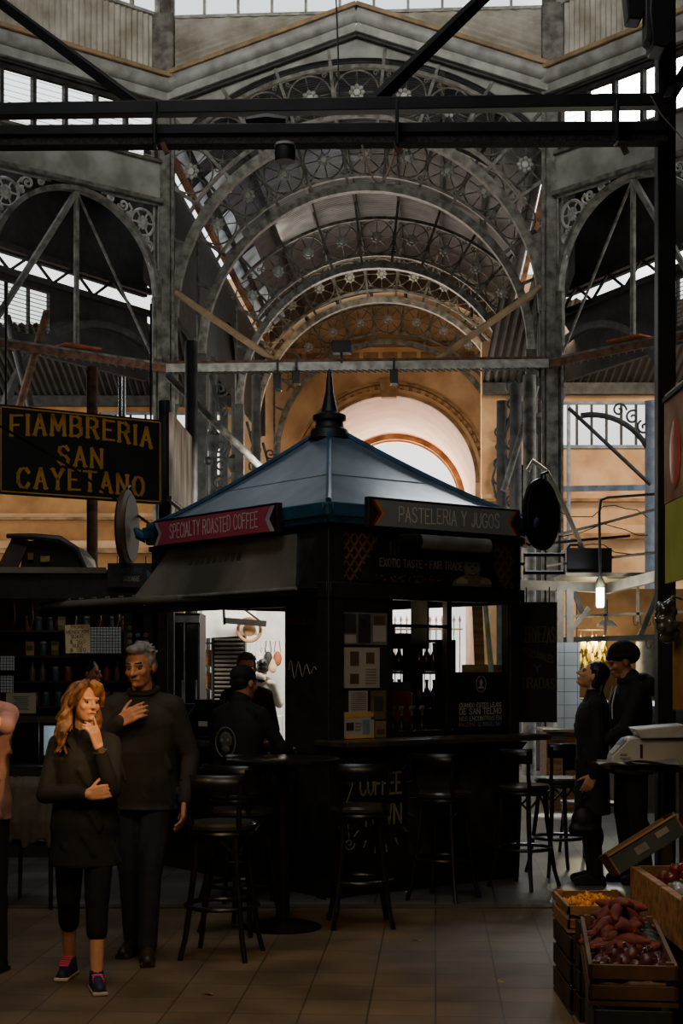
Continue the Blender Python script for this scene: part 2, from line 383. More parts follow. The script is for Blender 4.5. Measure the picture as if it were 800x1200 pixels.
def side_bay(loc, rz, s, side):
    """one oblique face of the crossing; local x runs away from the column, s points into the room along y"""
    L = 3.45; xc = 1.62; zc, ra = 7.55, 1.42
    wn = 2 if side == 'left' else 3
    m = MB(); m.corr((.15, 0, 11.2), (1, 0, 0), L - .15, .88, .105, .022)
    o = struct(m.build('wall_drum_' + side, sheet, fix=False)); o.location = loc; o.rotation_euler = (0, 0, rz)
    clerestory(loc, rz, .15, L, 12.12, 13.3, 7, 'window_%d' % wn, None)
    t = thing('level_cornice', 'grey moulded cornice with a rounded gutter above the louvred windows on the %s' % side, 'cornice', loc, rz)
    for nm, z, yy, w, h, mm in (('fascia_board', 10.77, .1, .16, .18, cornice_m), ('tan_moulding', 11.07, .2, .22, .07, tan_band), ('soffit_strip', 10.65, .05, .1, .05, iron_dark)):
        MB().bar((0, s * yy, z), (L, s * yy, z), w, h).build(nm, mm, t, bevel=.01)
    MB().tube([(0, s * .16, 10.94), (L, s * .16, 10.94)], .125, 12).build('gutter_roll', cornice_m, t)
    # louvred windows
    t = thing('louvre_window', 'row of sunlit glass louvre windows under the cornice on the %s' % side, 'window', loc, rz)
    m = MB(); m.b2((.15, -.05, 10.55), (L, .05, 10.65)); m.b2((.15, -.05, 9.72), (L, .05, 9.78)); m.build('window_frame', iron_dark, t, smooth=False)
    for k in range(7):
        x = .2 + k * .54
        MB().b2((x - .03, -.05, 9.75), (x + .03, .05, 10.6)).build('mullion', iron_dark, t, smooth=False)
    for k in range(6):
        m = MB(); x = .2 + k * .54 + .27
        for q in range(9):
            if side == 'right' and k > 1 and q % 3: continue
            m.box((x, 0, 9.82 + q * .085), (.48, .09, .006), M=Matrix.Rotation(R(-28 * s), 3, 'X'))
        m.build('louvre_slat', glass_mat('louvre_glass', '#d9cbb5', .45) if 'louvre_glass' not in MATS else MATS['louvre_glass'], t, smooth=False)
    # plate girder
    t = thing('plate_girder', 'wide weathered grey plate girder above the ornamental arch on the %s' % side, 'girder', loc, rz)
    MB().b2((.1, -.03, 9.12), (L, .03, 9.74)).build('web_plate', zinc_paint, t)
    m = MB(); m.bar((.1, s * .05, 9.1), (L, s * .05, 9.1), .14, .07); m.bar((.1, s * .04, 9.74), (L, s * .04, 9.74), .1, .05); m.build('flange', iron, t, bevel=.008)
    # ornamental arch with pierced spandrels
    t = thing('ornamental_arch', 'iron arch with pierced scroll spandrels in the %s bay' % side, 'arch', loc, rz)
    MB().arc(xc, zc, ra, -90, 90, .07, .14, -.07, 36).build('arch_rim', iron, t)
    for sg in (-1, 1):
        m = MB(); m.bar((xc + sg * (ra + .03), 0, zc), (xc + sg * (ra + .03), 0, 6.4), .07, .14, (1, 0, 0)); m.bar((xc + sg * (ra + .1), 0, 9.0), (xc + sg * (ra + .1), 0, 7.6), .05, .05)
        m.build('arch_leg', iron, t)
    for a in (-1, 1):
        pl = [(xc + a * (ra + .11), 0, 6.5), (xc + a * (ra + .11), 0, 7.9), (xc + a * ra * .985, 0, 7.9), (xc + a * ra, 0, 7.4), (xc + a * (ra + .02), 0, 6.5)]
        MB().prism(pl, (0, .05, 0)).build('haunch_plate', iron, t)
    for a in (-1, 1):
        m = MB(); cx, cz = xc + a * 1.2, 8.72
        m.tube([(cx + .21 * cos(2 * pi * k / 24), 0, cz + .21 * sin(2 * pi * k / 24)) for k in range(24)], .025, 6, True)
        rosette(m, (cx, cz), .11)
        for k in range(6): m.tube([(cx, 0, cz), (cx + .2 * cos(k * pi / 3), 0, cz + .2 * sin(k * pi / 3))], .014, 5)
        scroll(m, (cx - a * .36, 8.93), .1, 1.4, 0, a); scroll(m, (cx - a * .58, 9.0), .07, 1.4, 1, a); scroll(m, (cx + a * .12, 8.35), .09, 1.4, 1.5, -a)
        scroll(m, (cx + a * .18, 8.1), .07, 1.4, 0, a); scroll(m, (cx - a * .27, 8.8), .06, 1.2, 2, -a); scroll(m, (cx + a * .07, 8.46), .05, 1.2, 2, -a)
        m.tube([(cx - a * .26, 0, 8.98), (cx - a * .2, 0, 8.9), (cx - a * .24, 0, 8.78)], .02, 5)
        m.tube([(cx - a * .75, 0, 9.05), (cx + a * .3, 0, 9.05), (cx + a * .3, 0, 8.0)], .025, 6)
        m.build('scroll_spandrel', iron_pale, t)
    # hangers
    for nm, lab, q in (('tie_rod', 'thin upright iron hanger rod in the middle of the %s bay', (xc, 0, 6.45)), ('tie_rod', 'thin slanting iron tie rod running down to the column of the %s bay', (.15, 0, 6.45)), ('tie_rod', 'thick slanting iron strut leaning away from the column in the %s bay', (3.1, 0, 6.6))):
        th = .045 if 'upright' in lab else (.022 if 'thin' in lab else .055)
        o = MB().tube([(xc, 0, 8.97), q], th, 8).build(nm, iron, None); o.location = loc; o.rotation_euler = (0, 0, rz); tag(o, lab % side, 'tie rod')
    t = thing('lattice_beam', 'rusty walkway beam crossing the %s bay at column height' % side, 'beam', loc, rz)
    m = MB(); m.bar((0, s * .1, 6.47), (L + .3, s * .1, 6.47), .2, .035); m.build('top_flange', iron, t)
    m = MB(); m.bar((0, s * .18, 6.4), (L + .3, s * .18, 6.4), .04, .11); m.build('web', rust, t)
    m = MB()
    for k in range(24): m.bar((k * .15, s * .0, 6.36), (k * .15 + .15, s * .18, 6.36), .02, .02)
    m.build('lacing', iron_dark, t)
    o = MB().box((xc + .05, s * .15, 6.53), (.62, .32, .03)).build('rust_plate', mat('red_rust', '#a2552f', .8, col2='#6d3a22', scale=8), None, bevel=.005)
    o.location = loc; o.rotation_euler = (0, 0, rz); tag(o, 'small red rusted plate lying on the walkway beam of the %s bay' % side, 'plate')
LP_, RP_ = Hw(-3.1, 0, 0), Hw(3.1, 0, 0)
LZ, RZ = atan2(-.643, -.766), atan2(-.766, .643)
side_bay(LP_, LZ, 1, 'left')
side_bay(RP_, RZ, -1, 'right')

# beam between the two columns, its lamps and braces
t = hall('lattice_beam', 'rusty lattice beam spanning between the two columns in front of the vault', 'beam')
m = MB(); m.bar((-3.05, -.1, 6.5), (3.05, -.1, 6.5), .22, .04); m.build('top_flange', rust, t)
m = MB(); m.bar((-3.05, -.2, 6.41), (3.05, -.2, 6.41), .04, .13); m.build('web', iron_pale, t)
m = MB()
for k in range(60): m.bar((-3 + k * .1, -.215 , 6.34), (-3 + k * .1 + .1, -.0, 6.34), .025, .02)
m.build('lacing', iron_dark, t)
def rod(label, p, q, r=.055, mm=None, name='brace_rod', cat='brace'):
    o = MB().tube([p, q], r, 10).build(name, mm or tan_band, None); o.location = HL; o.rotation_euler = (0, 0, HR); return tag(o, label, cat)
rod('brown diagonal brace from the column left of the vault down to the lattice beam', (-2.92, -.05, 7.65), (-1.3, -.1, 6.52))
rod('brown diagonal brace from the column right of the vault down to the lattice beam', (2.92, -.05, 7.65), (1.3, -.1, 6.52))
def floodlight(label, a, z, w, h, stand):
    t = hall('floodlight', label, 'lamp')
    MB().b2((a - w / 2, -.35, z), (a + w / 2, -.12, z + h)).build('housing', iron_black, t, bevel=.015)
    MB().b2((a - .02, -.25, min(z, 6.45)), (a + .02, -.2, max(z + .05, 6.52))).build('bracket', iron_dark, t)
floodlight('black box floodlight sitting on the middle of the lattice beam', -.23, 6.6, .31, .19, 1)
floodlight('small black spot lamp hanging under the lattice beam right of the roof finial', .6, 6.1, .13, .22, 0)
floodlight('small grey spot lamp hanging under the lattice beam near its left end', -1.25, 6.02, .12, .26, 0)
floodlight('black spot lamp under the lattice beam, between the left end and the roof finial', -.95, 6.12, .12, .2, 0)

# ------------------------------------------------------------------ the vault: iron ribs with rings, purlins, sheeting
STEP = 12.2
def make_rib(label, legs):
    t = hall('arch_rib', label, 'arch')
    MB().arc(0, CZ, RI, -90, 90, .14, .16, -.08, 56).build('inner_rim', iron, t)
    MB().arc(0, CZ, 3.15, -58, 58, .05, .08, -.04, 44).build('middle_rim', iron, t)
    MB().arc(0, CZ, RO, -47, 47, .06, .1, -.05, 44).build('outer_rim', iron, t)
    m = MB()
    for k in range(-6, 6):
        a = R((k + .5) * STEP); s, c = sin(a), cos(a); ro = min(4.35, 3.03 / max(abs(s), .01))
        if ro > RI + .1: m.bar((RI * s, 0, CZ + RI * c), (ro * s, 0, CZ + ro * c), .05, .06, (0, 1, 0))
        if ro > RI and abs(k + .5) > 4:
            m.tube([(ro * s, 0, CZ + ro * c), (ro * s, 0, CZ - .4)], .03, 5)
    m.build('radial_bar', iron, t)
    proto = None
    for k in range(-4, 5):
        a = R(k * STEP)
        if proto is None:
            m = MB(); m.tube([(.355 * cos(2 * pi * q / 28), 0, .355 * sin(2 * pi * q / 28)) for q in range(28)], .016, 5, True)
            for q in range(8): m.tube([(.1 * cos(q * pi / 4), 0, .1 * sin(q * pi / 4)), (.355 * cos(q * pi / 4), 0, .355 * sin(q * pi / 4))], .011, 4)
            for sx in (-1, 1):
                for sz in (-1, 1): scroll(m, (sx * .3, sz * .3), .05, 1.2, 0, sx * sz, .012)
            ring = m.build('ring_ornament', iron, t); m = MB(); rosette(m, (0, 0), .13, -.01); m.build('rosette', iron_pale, ring); proto = ring
        else:
            ring = dup(proto, parent=t)
        ring.location = (RR * sin(a), 0, CZ + RR * cos(a)); ring.rotation_euler = (0, a, 0)
    for s in (-1, 1):
        if legs:
            MB().b2((s * 2.95 - .09, -.1, 0), (s * 2.95 + .09, .1, CZ)).build('leg', iron_dark, t)
            m = MB()
            for q in range(7): scroll(m, (s * 2.62, 4.6 + q * .34), .14, 1.4, q, 1 if q % 2 else -1, .022)
            m.tube([(s * 2.8, 0, 6.9), (s * 2.45, 0, 5.6), (s * 2.8, 0, 4.2)], .03, 6); m.build('scroll_bracket', iron_dark, t)
        else:
            pl = [(s * RI, -.03, CZ - 1.4)] + [(s * (RI + .02) * sin(R(b)), -.03, CZ + (RI + .02) * cos(R(b))) for b in (90, 80, 70, 66)] + [(s * 3.02, -.03, CZ + 1.2), (s * 3.02, -.03, CZ - 1.4)]
            MB().prism(pl, (0, .06, 0)).build('haunch_plate', iron, t)
    return t
D = [0, 2.9, 8.1, 11.1, 15.7]
make_rib('pale iron arch of rings and rosettes spanning the columns at the mouth of the vault', False)
r1 = make_rib('ringed iron arch rib just behind the front arch of the vault', True)
labs = [None, None, 'ringed iron arch rib halfway along the vault', 'ringed iron arch rib third from the front of the vault, before the facade', 'last ringed iron arch rib of the vault, close to the ochre facade']
r1.location = Hw(0, D[1], 0)
for k in (2, 3, 4): dup(r1, loc=Hw(0, D[k], 0), label=labs[k])
# sheeting and long timbers
RV = 4.5
def vault_sheet(a0, a1, y0, y1, mm, name, rad=RV):
    m = MB(); m.grid(lambda i, j: (rad * sin(R(a0 + (a1 - a0) * i)), y0 + (y1 - y0) * j, CZ + rad * cos(R(a0 + (a1 - a0) * i))), 30, 1)
    o = m.build(name, mm, None, fix=False); o.location = HL; o.rotation_euler = (0, 0, HR); return o
o = struct(vault_sheet(-46, 44.5, .1, 16.6, roof_slats, 'ceiling_vault'))
so = o.modifiers.new('t', 'SOLIDIFY'); so.thickness = .06; so.offset = 1
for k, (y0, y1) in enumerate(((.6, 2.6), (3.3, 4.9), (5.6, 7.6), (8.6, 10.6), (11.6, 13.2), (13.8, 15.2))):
    o = vault_sheet(-45.5, -39 + (k % 2) * 2, y0, y1, glow_sheet, 'sheen_sheet', RV - .04)
    tag(o, 'bluish glowing sheet imitating reflected light low on the left slope of the vault', 'sheen panel', 'glowing sheen sheets along the left edge of the vault')
m = MB()
for k in range(-4, 4):
    a = R((k + .5) * STEP); m.bar((4.38 * sin(a), .1, CZ + 4.38 * cos(a)), (4.38 * sin(a), 16.5, CZ + 4.38 * cos(a)), .07, .1)
for k in range(-4, 4):
    a = R((k + .5) * STEP); p = MB().bar((4.38 * sin(a), .1, CZ + 4.38 * cos(a)), (4.38 * sin(a), 16.5, CZ + 4.38 * cos(a)), .07, .1).build('purlin', iron_dark); p.location = HL; p.rotation_euler = (0, 0, HR); tag(p, 'long dark iron purlin running front to back under the vault sheeting', 'purlin', 'purlins under the vault sheeting')
for s, side in ((-1, 'left'), (1, 'right')):
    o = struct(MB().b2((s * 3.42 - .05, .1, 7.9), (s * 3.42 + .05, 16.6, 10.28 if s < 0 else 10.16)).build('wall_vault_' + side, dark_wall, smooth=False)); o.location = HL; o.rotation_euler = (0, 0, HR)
    o = MB().bar((s * 3.22, .2, 10.3), (s * 3.22, 16.5, 10.3), .1, .12).build('wall_plate_timber', mat('warm_timber', '#b27a4b', .7, col2='#5a3a24', scale=1.2, stretch=(1, 1, 1)), None)
    o.location = HL; o.rotation_euler = (0, 0, HR); tag(o, 'long brown timber along the %s springing of the vault sheeting' % side, 'timber')
    for q, d in enumerate((1.4, 4.4, 6.2, 9.6, 13.4)):
        w = ('nearest the crossing', 'second from the crossing', 'in the middle of the row', 'second from the facade', 'nearest the facade')[q]
        t = thing('aisle_column', 'dark slender iron column in the %s row beneath the vault, %s' % (side, w), 'column', Hw(s * 3.25, d, 0), HR)
        MB().tube([(0, 0, 0), (0, 0, 7.9)], [.11, .09], 10).build('shaft', iron_dark, t); MB().lathe([(.1, 6.0), (.18, 6.15), (.2, 6.3), (.1, 6.4)], 12).build('capital', iron_dark, t)

# ------------------------------------------------------------------ ochre facade closing the vault
FD = 16.7; FR, FZ = 2.33, 6.62
m = MB()
n = 40
def ring_wall(i, j):
    a = R(-90 + 180 * i); x, z = FR * sin(a), FZ + FR * cos(a)
    k = 4.6 / max(abs(sin(a)), .02); k2 = 5.6 / max(cos(a), .02); q = min(k, k2)
    return (x + (q * sin(a) - x) * j, FD, z + (FZ + q * cos(a) - z) * j)
m.grid(ring_wall, 60, 1)
m.b2((-4.6, FD, 0), (-FR, FD + .1, FZ)); m.b2((FR, FD, 0), (4.6, FD + .1, FZ))
o = struct(m.build('wall_facade', ochre, smooth=False, fix=False)); o.location = HL; o.rotation_euler = (0, 0, HR)
m = MB()
m.grid(lambda i, j: ((FR - .14 * j) * sin(R(-90 + 180 * i)), FD + 6 * j, FZ + .04 * j + (FR - .14 * j) * cos(R(-90 + 180 * i))), 48, 6)
for s in (-1, 1): m.grid(lambda i, j, s=s: (s * (FR - .14 * j), FD + 6 * j, FZ * i), 4, 6)
o = struct(m.build('wall_archway', pink, fix=False)); o.location = HL; o.rotation_euler = (0, 0, HR)
t = hall('arch_moulding', 'stepped ochre moulding around the great arched doorway of the facade', 'moulding')
for k, (rr, w, dd) in enumerate(((FR, .09, .16), (FR + .1, .1, .1), (FR + .32, .07, .2))):
    MB().arc(0, FZ, rr, -90, 90, w, dd, FD - dd, 48).build('moulding_ring', ochre if k == 1 else ochre_dark, t)
m = MB()
for k in range(34):
    a = R(-85 + 170 * k / 33); m.box(((FR + .255) * sin(a), FD - .06, FZ + (FR + .255) * cos(a)), (.09, .12, .07), M=Matrix.Rotation(a, 3, 'Y'))
m.build('dentil_course', ochre_dark, t)
MB().prism([(-.2, FD - .3, FZ + FR - .06), (.2, FD - .3, FZ + FR - .06), (.27, FD - .3, FZ + FR + .46), (-.27, FD - .3, FZ + FR + .46)], (0, .3, 0)).build('keystone', ochre_dark, t, bevel=.02)
t = hall('inner_arch_moulding', 'ochre moulded rim at the street end of the arched doorway', 'moulding')
MB().arc(0, FZ + .04, FR - .3, -90, 90, .17, .3, FD + 5.9, 44).build('moulding_ring', ochre_dark, t); MB().arc(0, FZ + .04, FR - .35, -90, 90, .06, .2, FD + 6.1, 44).build('inner_bead', ochre, t)
t = hall('facade_band', 'dark ochre panelled band across the facade above the great arch', 'moulding')
m = MB()
for k in range(13): m.b2((-3.3 + k * .52, FD - .06, 9.75), (-2.9 + k * .52, FD, 10.15))
m.build('panel', ochre_dark, t, bevel=.01); MB().b2((-4, FD - .16, 10.3), (4, FD, 10.42)).build('ledge', ochre_dark, t)
# street end: iron railing
t = hall('iron_gate', 'tall white iron railing gate with spear tips at the street end of the passage', 'gate')
gm = mat('white_iron', '#c9cbc9', .5)
for k in range(23):
    x = -2.0 + k * .182; m = MB(); m.tube([(x, FD + 5.8, 0), (x, FD + 5.8, 3.0)], .022, 6); m.lathe([(.022, 3.0), (.05, 3.06), (.002, 3.22)], 6, (x, FD + 5.8, 0)); m.build('railing_bar', gm, t)
m = MB()
for z in (.2, 1.4, 2.75): m.b2((-2.1, FD + 5.77, z), (2.1, FD + 5.83, z + .05))
m.build('rail', gm, t)
t = hall('cable_lamp', 'dark box lamp on a cross bar in the arched doorway', 'lamp')
MB().bar((-2.3, FD - .6, 6.1), (2.3, FD - .6, 6.1), .05, .05).build('cross_bar', rust, t); MB().b2((1.35, FD - .75, 5.92), (1.75, FD - .55, 6.2)).build('housing', rust, t, bevel=.02)

# ------------------------------------------------------------------ far walls either side of the vault
ochre_l = mat('ochre_shaded', '#b07f48', .85, 0, col2='#80572c', scale=1.4, bump=.1, detail=8)  # darker copy of the ochre; the left wall's shade is in the colour
def far_wall(side, Y, x0, x1, wx0, wx1, wz0, wz1, nw):
    m = MB(); m.b2((x0, Y, 0), (x1, Y + .2, wz0)); m.b2((x0, Y, wz0), (wx0, Y + .2, wz1)); m.b2((wx1, Y, wz0), (x1, Y + .2, wz1)); m.b2((x0, Y, wz1), (x1, Y + .2, 8.6))
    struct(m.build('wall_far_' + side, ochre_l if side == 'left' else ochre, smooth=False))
    wn = {'left': 4, 'right': 5}[side]
    t = thing('window_%d' % wn, None, None, (0, Y - .02, 0)); struct(t)
    m = MB(); m.b2((wx0, -.05, wz1 - .06), (wx1, .05, wz1)); m.b2((wx0, -.05, wz0), (wx1, .05, wz0 + .07)); m.build('window_frame', blue_iron, t, smooth=False)
    for k in range(nw + 1):
        x = wx0 + (wx1 - wx0) * k / nw; MB().b2((x - .025, -.04, wz0), (x + .025, .04, wz1)).build('mullion', iron_dark, t, smooth=False)
    for k in range(nw):
        a, b = wx0 + (wx1 - wx0) * k / nw, wx0 + (wx1 - wx0) * (k + 1) / nw
        MB().b2((a, .0, wz0), (b, .01, wz1)).build('pane', glassm, t, smooth=False)
    for z, h, d, lab in ((5.15, .16, .2, 'upper'), (4.35, .3, .25, 'lower')):
        t = thing('wall_cornice', 'dark ochre %s ledge moulding along the far wall on the %s' % (lab, side), 'moulding', (0, Y, 0))
        MB().b2((x0, -d, z), (x1, 0, z + h * .4)).build('ledge', ochre_dark, t); MB().b2((x0, -d * .6, z + h * .4), (x1, 0, z + h)).build('frieze', ochre, t)
    m = MB(); m.corr((x0, Y - 3.5, wz1 + 1.35), (1, 0, 0), x1 - x0, sqrt(3.3 ** 2 + 1.0 ** 2), .16, .03, (0, 3.3, -1.0))
    o = m.build('awning_roof', roof_dark, fix=False); tag(o, 'dark corrugated lean-to roof sloping to the windows on the far %s' % side, 'roof')
    o = MB().b2((x0, Y - .3, wz1 + .12), (x1, Y - .1, wz1 + .36)).build('eave_beam', iron_dark); tag(o, 'grey eave beam over the far %s windows' % side, 'beam')
far_wall('left', 36, -11, -2.4, -5.8, -2.55, 6.18, 7.75, 9)
far_wall('right', 32, 3.0, 10, 4.72, 6.62, 6.3, 7.3, 6)

# clerestory slits of the diagonal aisles
def aisle(side, p, q):
    p, q = V(p), V(q); d = (q - p); L = d.length; rz = atan2(d.y, d.x)
    X0, X1 = (-4, L - .05) if side == 'left' else (.05, L + 3)
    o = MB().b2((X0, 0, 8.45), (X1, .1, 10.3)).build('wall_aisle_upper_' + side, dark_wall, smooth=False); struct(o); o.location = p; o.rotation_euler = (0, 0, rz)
    m = MB(); lo = 8.2
    a, b = (-.95, .55) if side == 'left' else (L + .1, L + 1.2)
    m.b2((X0, 0, 6.9), (a, .1, lo)); m.b2((b, 0, 6.9), (X1, .1, lo)); m.b2((a, 0, 6.9), (b, .1, 7.2)); m.b2((a, 0, 8.0), (b, .1, lo))
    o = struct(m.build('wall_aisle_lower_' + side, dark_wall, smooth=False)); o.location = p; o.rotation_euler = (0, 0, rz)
    t = thing('roof_truss', 'dark iron zigzag truss across the bright slit in the aisle roof on the %s' % side, 'truss', p, rz)
    m = MB(); k = 0; x = -1.5 if side == 'left' else .1
    while x < X1 - .9: m.bar((x, -.1, 8.14), (x + .5, -.1, 8.5), .04, .04); m.bar((x + .5, -.1, 8.5), (x + 1., -.1, 8.14), .04, .04); x += 1.
    m.build('lacing', iron_dark, t)
    MB().bar((X0, -.1, 8.52), (X1, -.1, 8.52), .1, .1).build('top_chord', iron_dark, t); MB().bar((X0, -.1, 8.12), (X1, -.1, 8.12), .1, .1).build('bottom_chord', iron_dark, t)
    MB().arc(L * .5, 4.9, 2.6, -80, 80, .12, .1, -.5, 30).build('aisle_arch', iron_dark, t)
    m = MB(); m.b2((a, .02, 7.2), (b, .03, 8.0)); m.build('pane', glassm, t, smooth=False)
    m = MB()
    for k in range(4): m.b2((a + (b - a) * k / 3 - .02, 0, 7.2), (a + (b - a) * k / 3 + .02, .06, 8.0))
    for k in range(12): m.b2((a, 0, 7.2 + k * .07), (b, .02, 7.21 + k * .07))
    m.build('window_bars', iron_dark, t, smooth=False)
    return rz
for sd_, x0_, x1_ in (('left', -14, -3.62), ('right', 4.0, 14)):
    m = MB(); m.corr((x0_, 24.9, 9.9), (1, 0, 0), x1_ - x0_, 11.4, .2, .03, (0, 11, 2.0)); struct(m.build('ceiling_aisle_' + sd_, roof_dark, fix=False))
aisle('left', (-5.26, 25.0, 0), (-3.55, 27.6, 0))
aisle('right', (4.1, 27.6, 0), (5.3, 24.9, 0))
# wooden struts, posts and a bright pipe seen deep in the aisles
def post(label, px, py0, py1, Y, r, mm, px2=None, name='post', cat='post'):
    a, b = P(px, py0, Y), P(px2 if px2 is not None else px, py1, Y)
    o = MB().tube([a, b], r, 10).build(name, mm); return tag(o, label, cat)
def gpost(label, px, ytop, Y, r, mm, name='post', cat='post'):
    a = P(px, ytop, Y); o = MB().tube([(a.x, a.y, 0), a], r, 10).build(name, mm); return tag(o, label, cat)
post('slanting brown timber strut behind the left bay, above the deli sign', 55, 365, 480, 22.6, .06, rust, 22, 'timber_strut', 'strut')
post('dark timber strut leaning the other way behind the left bay', 8, 370, 476, 22.8, .06, iron_dark, 36, 'timber_strut', 'strut')
gpost('shiny galvanised flue pipe rising behind the deli sign', 143, 442, 17.5, .045, mat('galvanised', '#c8cac8', .25, .9), 'flue_pipe', 'pipe')
gpost('brown square-looking post behind the deli sign, beside the flue pipe', 108, 430, 18.5, .07, rust)
gpost('dark iron post left of the plank sheet, at the end of the deli sign', 193, 470, 16.6, .07, iron_dark)
gpost('dark iron post between the plank sheet and the far window', 224, 400, 21, .09, iron_dark)
gpost('thin dark pole with a round lamp head in front of the far left window', 244, 545, 24, .035, iron_dark)
gpost('slender post right of the far left window', 262, 480, 28, .08, iron_dark)
gpost('dark post standing behind the roof, near the left springing of the ochre arch', 300, 440, 29, .09, iron_dark)
gpost('dark iron post left of the round sign at the right corner', 620, 440, 22.5, .1, iron)
gpost('grey iron post behind the round sign, next to the tall column', 604, 450, 24.5, .1, iron_dark)
gpost('dark post in front of the ochre arch, right of its opening', 588, 470, 27, .1, iron_dark)
o = MB().ell(P(244, 540, 24), .07).build('globe_lamp', iron_black); tag(o, 'small round black lamp head on the thin pole by the far left window', 'lamp')
gpost('pale blue iron column standing in front of the far right windows', 764, 470, 26, .13, blue_iron, 'blue_column', 'column')
t = thing('arch_bracket', 'dark curved iron bracket with scrolls springing from the blue column', 'bracket', (0, 26.0, 0))
c0 = P(700, 560, 26); rr = (764 - 690) / FPX * 26
m = MB(); m.tube([(c0.x - .1 + rr * sin(R(a)), 0, c0.z + rr * cos(R(a))) for a in range(-10, 95, 7)], .05, 8); m.build('curved_rim', iron_dark, t)
m = MB()
for k, a in enumerate((22, 34, 46, 58, 70)): scroll(m, (c0.x - .1 + (rr + .17) * sin(R(a)), c0.z + (rr + .17) * cos(R(a))), .13, 1.3, k, 1, .02)
m.build('scroll_work', iron_dark, t)
post('thin straight brace running down across the far right windows', 666, 478, 568, 25.6, .035, iron_dark, 762, 'brace_rod', 'brace')
o = MB().bar(P(655, 573, 27), P(775, 571, 27), .06, .1).build('cross_rail', blue_iron); tag(o, 'blue-grey horizontal rail across the ochre wall on the far right', 'rail')
post('diagonal grey brace between the tall right column and the posts, above the round sign', 628, 452, 575, 22.9, .05, iron, 590, 'brace_rod', 'brace')
post('long thin brace rising to the left column in front of the far left window', 196, 440, 562, 21.5, .05, iron, 320, 'brace_rod', 'brace')
for lab, px, Y in (('thin upright glazing bar on the far right ochre wall', 666, 31),): gpost(lab, px, 475, Y, .04, blue_iron)

# ------------------------------------------------------------------ foreground gantry
GY = 9.0
t = thing('gantry_beam', 'black double beam crossing the whole view near the roof, upper rail thinner', 'beam', (0, 0, 0))
MB().bar(P(-30, 131, GY), P(775, 119, GY), .09, .077).build('upper_rail', iron_black, t, bevel=.004)
low = mat('perforated_rust', '#3a2f24', .8, col2='#15130f', scale=60, detail=1)
MB().bar(P(-30, 157, GY), P(780, 152, GY), .14, .06).build('lower_rail', iron_black, t, bevel=.004)
m = MB(); m.bar(P(-30, 168.5, GY), P(780, 163, GY), .11, .055); m.build('perforated_tray', low, t)
for px, w in ((182, .1), (465, .1), (722, .105)):
    MB().bar(P(px, 120, GY - .08), P(px, 172 if px < 500 else 168, GY - .08), w, .02, (1, 0, 0)).build('clamp_plate', iron_black, t, bevel=.004)
for px in (190, 463, 728): MB().bar(P(px, 168, GY - .1), P(px + 6, 180, GY - .1), .03, .03).build('clip', rust, t)
def bar_thing(name, label, cat, p, q, w, h, mm): return tag(MB().bar(p, q, w, h).build(name, mm, bevel=.003), label, cat)
bar_thing('stay_rod', 'dark flat stay rising from the gantry to the upper left corner', 'stay', P(166, 126, GY), P(-60, -42, 10.2), .07, .06, iron_black)
bar_thing('stay_rod', 'dark flat stay rising from the middle of the gantry towards the upper right', 'stay', P(434, 124, GY), P(600, -36, 10.4), .07, .07, iron_black)
bar_thing('stay_rod', 'short dark stay meeting the gantry post beside the sun', 'stay', P(782, 118, GY), P(830, 40, 9.6), .06, .05, iron_black)
o = MB().tube([P(397, 118, GY), P(396, 60, GY + .3), P(393, -20, GY + .6)], .006, 6).build('hanging_cable', iron_black); tag(o, 'thin dark cable hanging from above to the middle of the gantry', 'cable')
t = thing('gantry_post', 'black square post carrying the right end of the gantry', 'post', (0, 0, 0))
a = P(779, 160, 9.15); MB().b2((a.x - .055, a.y - .055, 0), (a.x + .055, a.y + .055, 6.0)).build('shaft', iron_black, t, bevel=.006)
MB().b2((a.x - .15, a.y - .12, 0), (a.x + .15, a.y + .12, .03)).build('base_plate', iron_black, t)
t = thing('loudspeaker', 'black box speaker bracketed to the top of the gantry post', 'speaker', (0, 0, 0))
pp = [P(755, -30, 9), P(782, -30, 9), P(783, 62, 9), P(772, 72, 9), P(757, 68, 9), P(753, 30, 9)]
MB().prism(pp, (0, -.2, 0)).build('housing', iron_black, t, bevel=.01); MB().prism([P(752, 5, 8.95), P(758, 5, 8.95), P(758, 60, 8.95), P(752, 55, 8.95)], (0, -.12, 0)).build('grille', iron_dark, t, bevel=.005)
t = thing('tilted_floodlight', 'tilted black floodlight hanging left of the gantry post top', 'lamp', (0, 0, 0))
MB().prism([P(726, -20, 9), P(744, -25, 9), P(752, 22, 9), P(746, 34, 9), P(731, 33, 9)], (0, -.14, 0)).build('housing', iron_black, t, bevel=.01); MB().tube([P(748, 5, 8.95), P(756, 2, 8.95)], .012, 6).build('arm', iron_black, t)
t = thing('spot_lamp', 'small black spot lamp clipped under the gantry, left of centre', 'lamp', P(334, 168, GY - .02))
MB().lathe([(.06, -.11), (.065, -.06), (.055, .0), (.03, .02)], 16).build('shade', iron_black, t); MB().lathe([(.066, -.02), (.066, -.005)], 16).build('collar', iron_pale, t); MB().tube([(0, 0, 0), (0, 0, .05)], .012, 6).build('clip', iron_black, t)
o = MB().tube([P(288, 141, GY - .05), P(312, 139, GY - .05), P(335, 141, GY - .05)], [.02, .035, .025], 8).build('cable_bundle', iron_black); tag(o, 'black bundle of cable lying along the gantry between its two rails', 'cable')
pts = [P(424 + 40 * k / 14, 170 + 44 * sin(pi * k / 14) ** .8, GY - .08) for k in range(15)]
o = MB().tube(pts, .006, 6).build('cable_loop', tan_band); tag(o, 'loop of tan cord hanging from the gantry right of centre', 'cord')
o = MB().tube([P(762, 112, 8.9), P(775, 135, 8.9), P(800, 163, 8.9)], .004, 6).build('thin_wire', tan_band); tag(o, 'thin wire running down from the gantry beside the sun', 'wire')
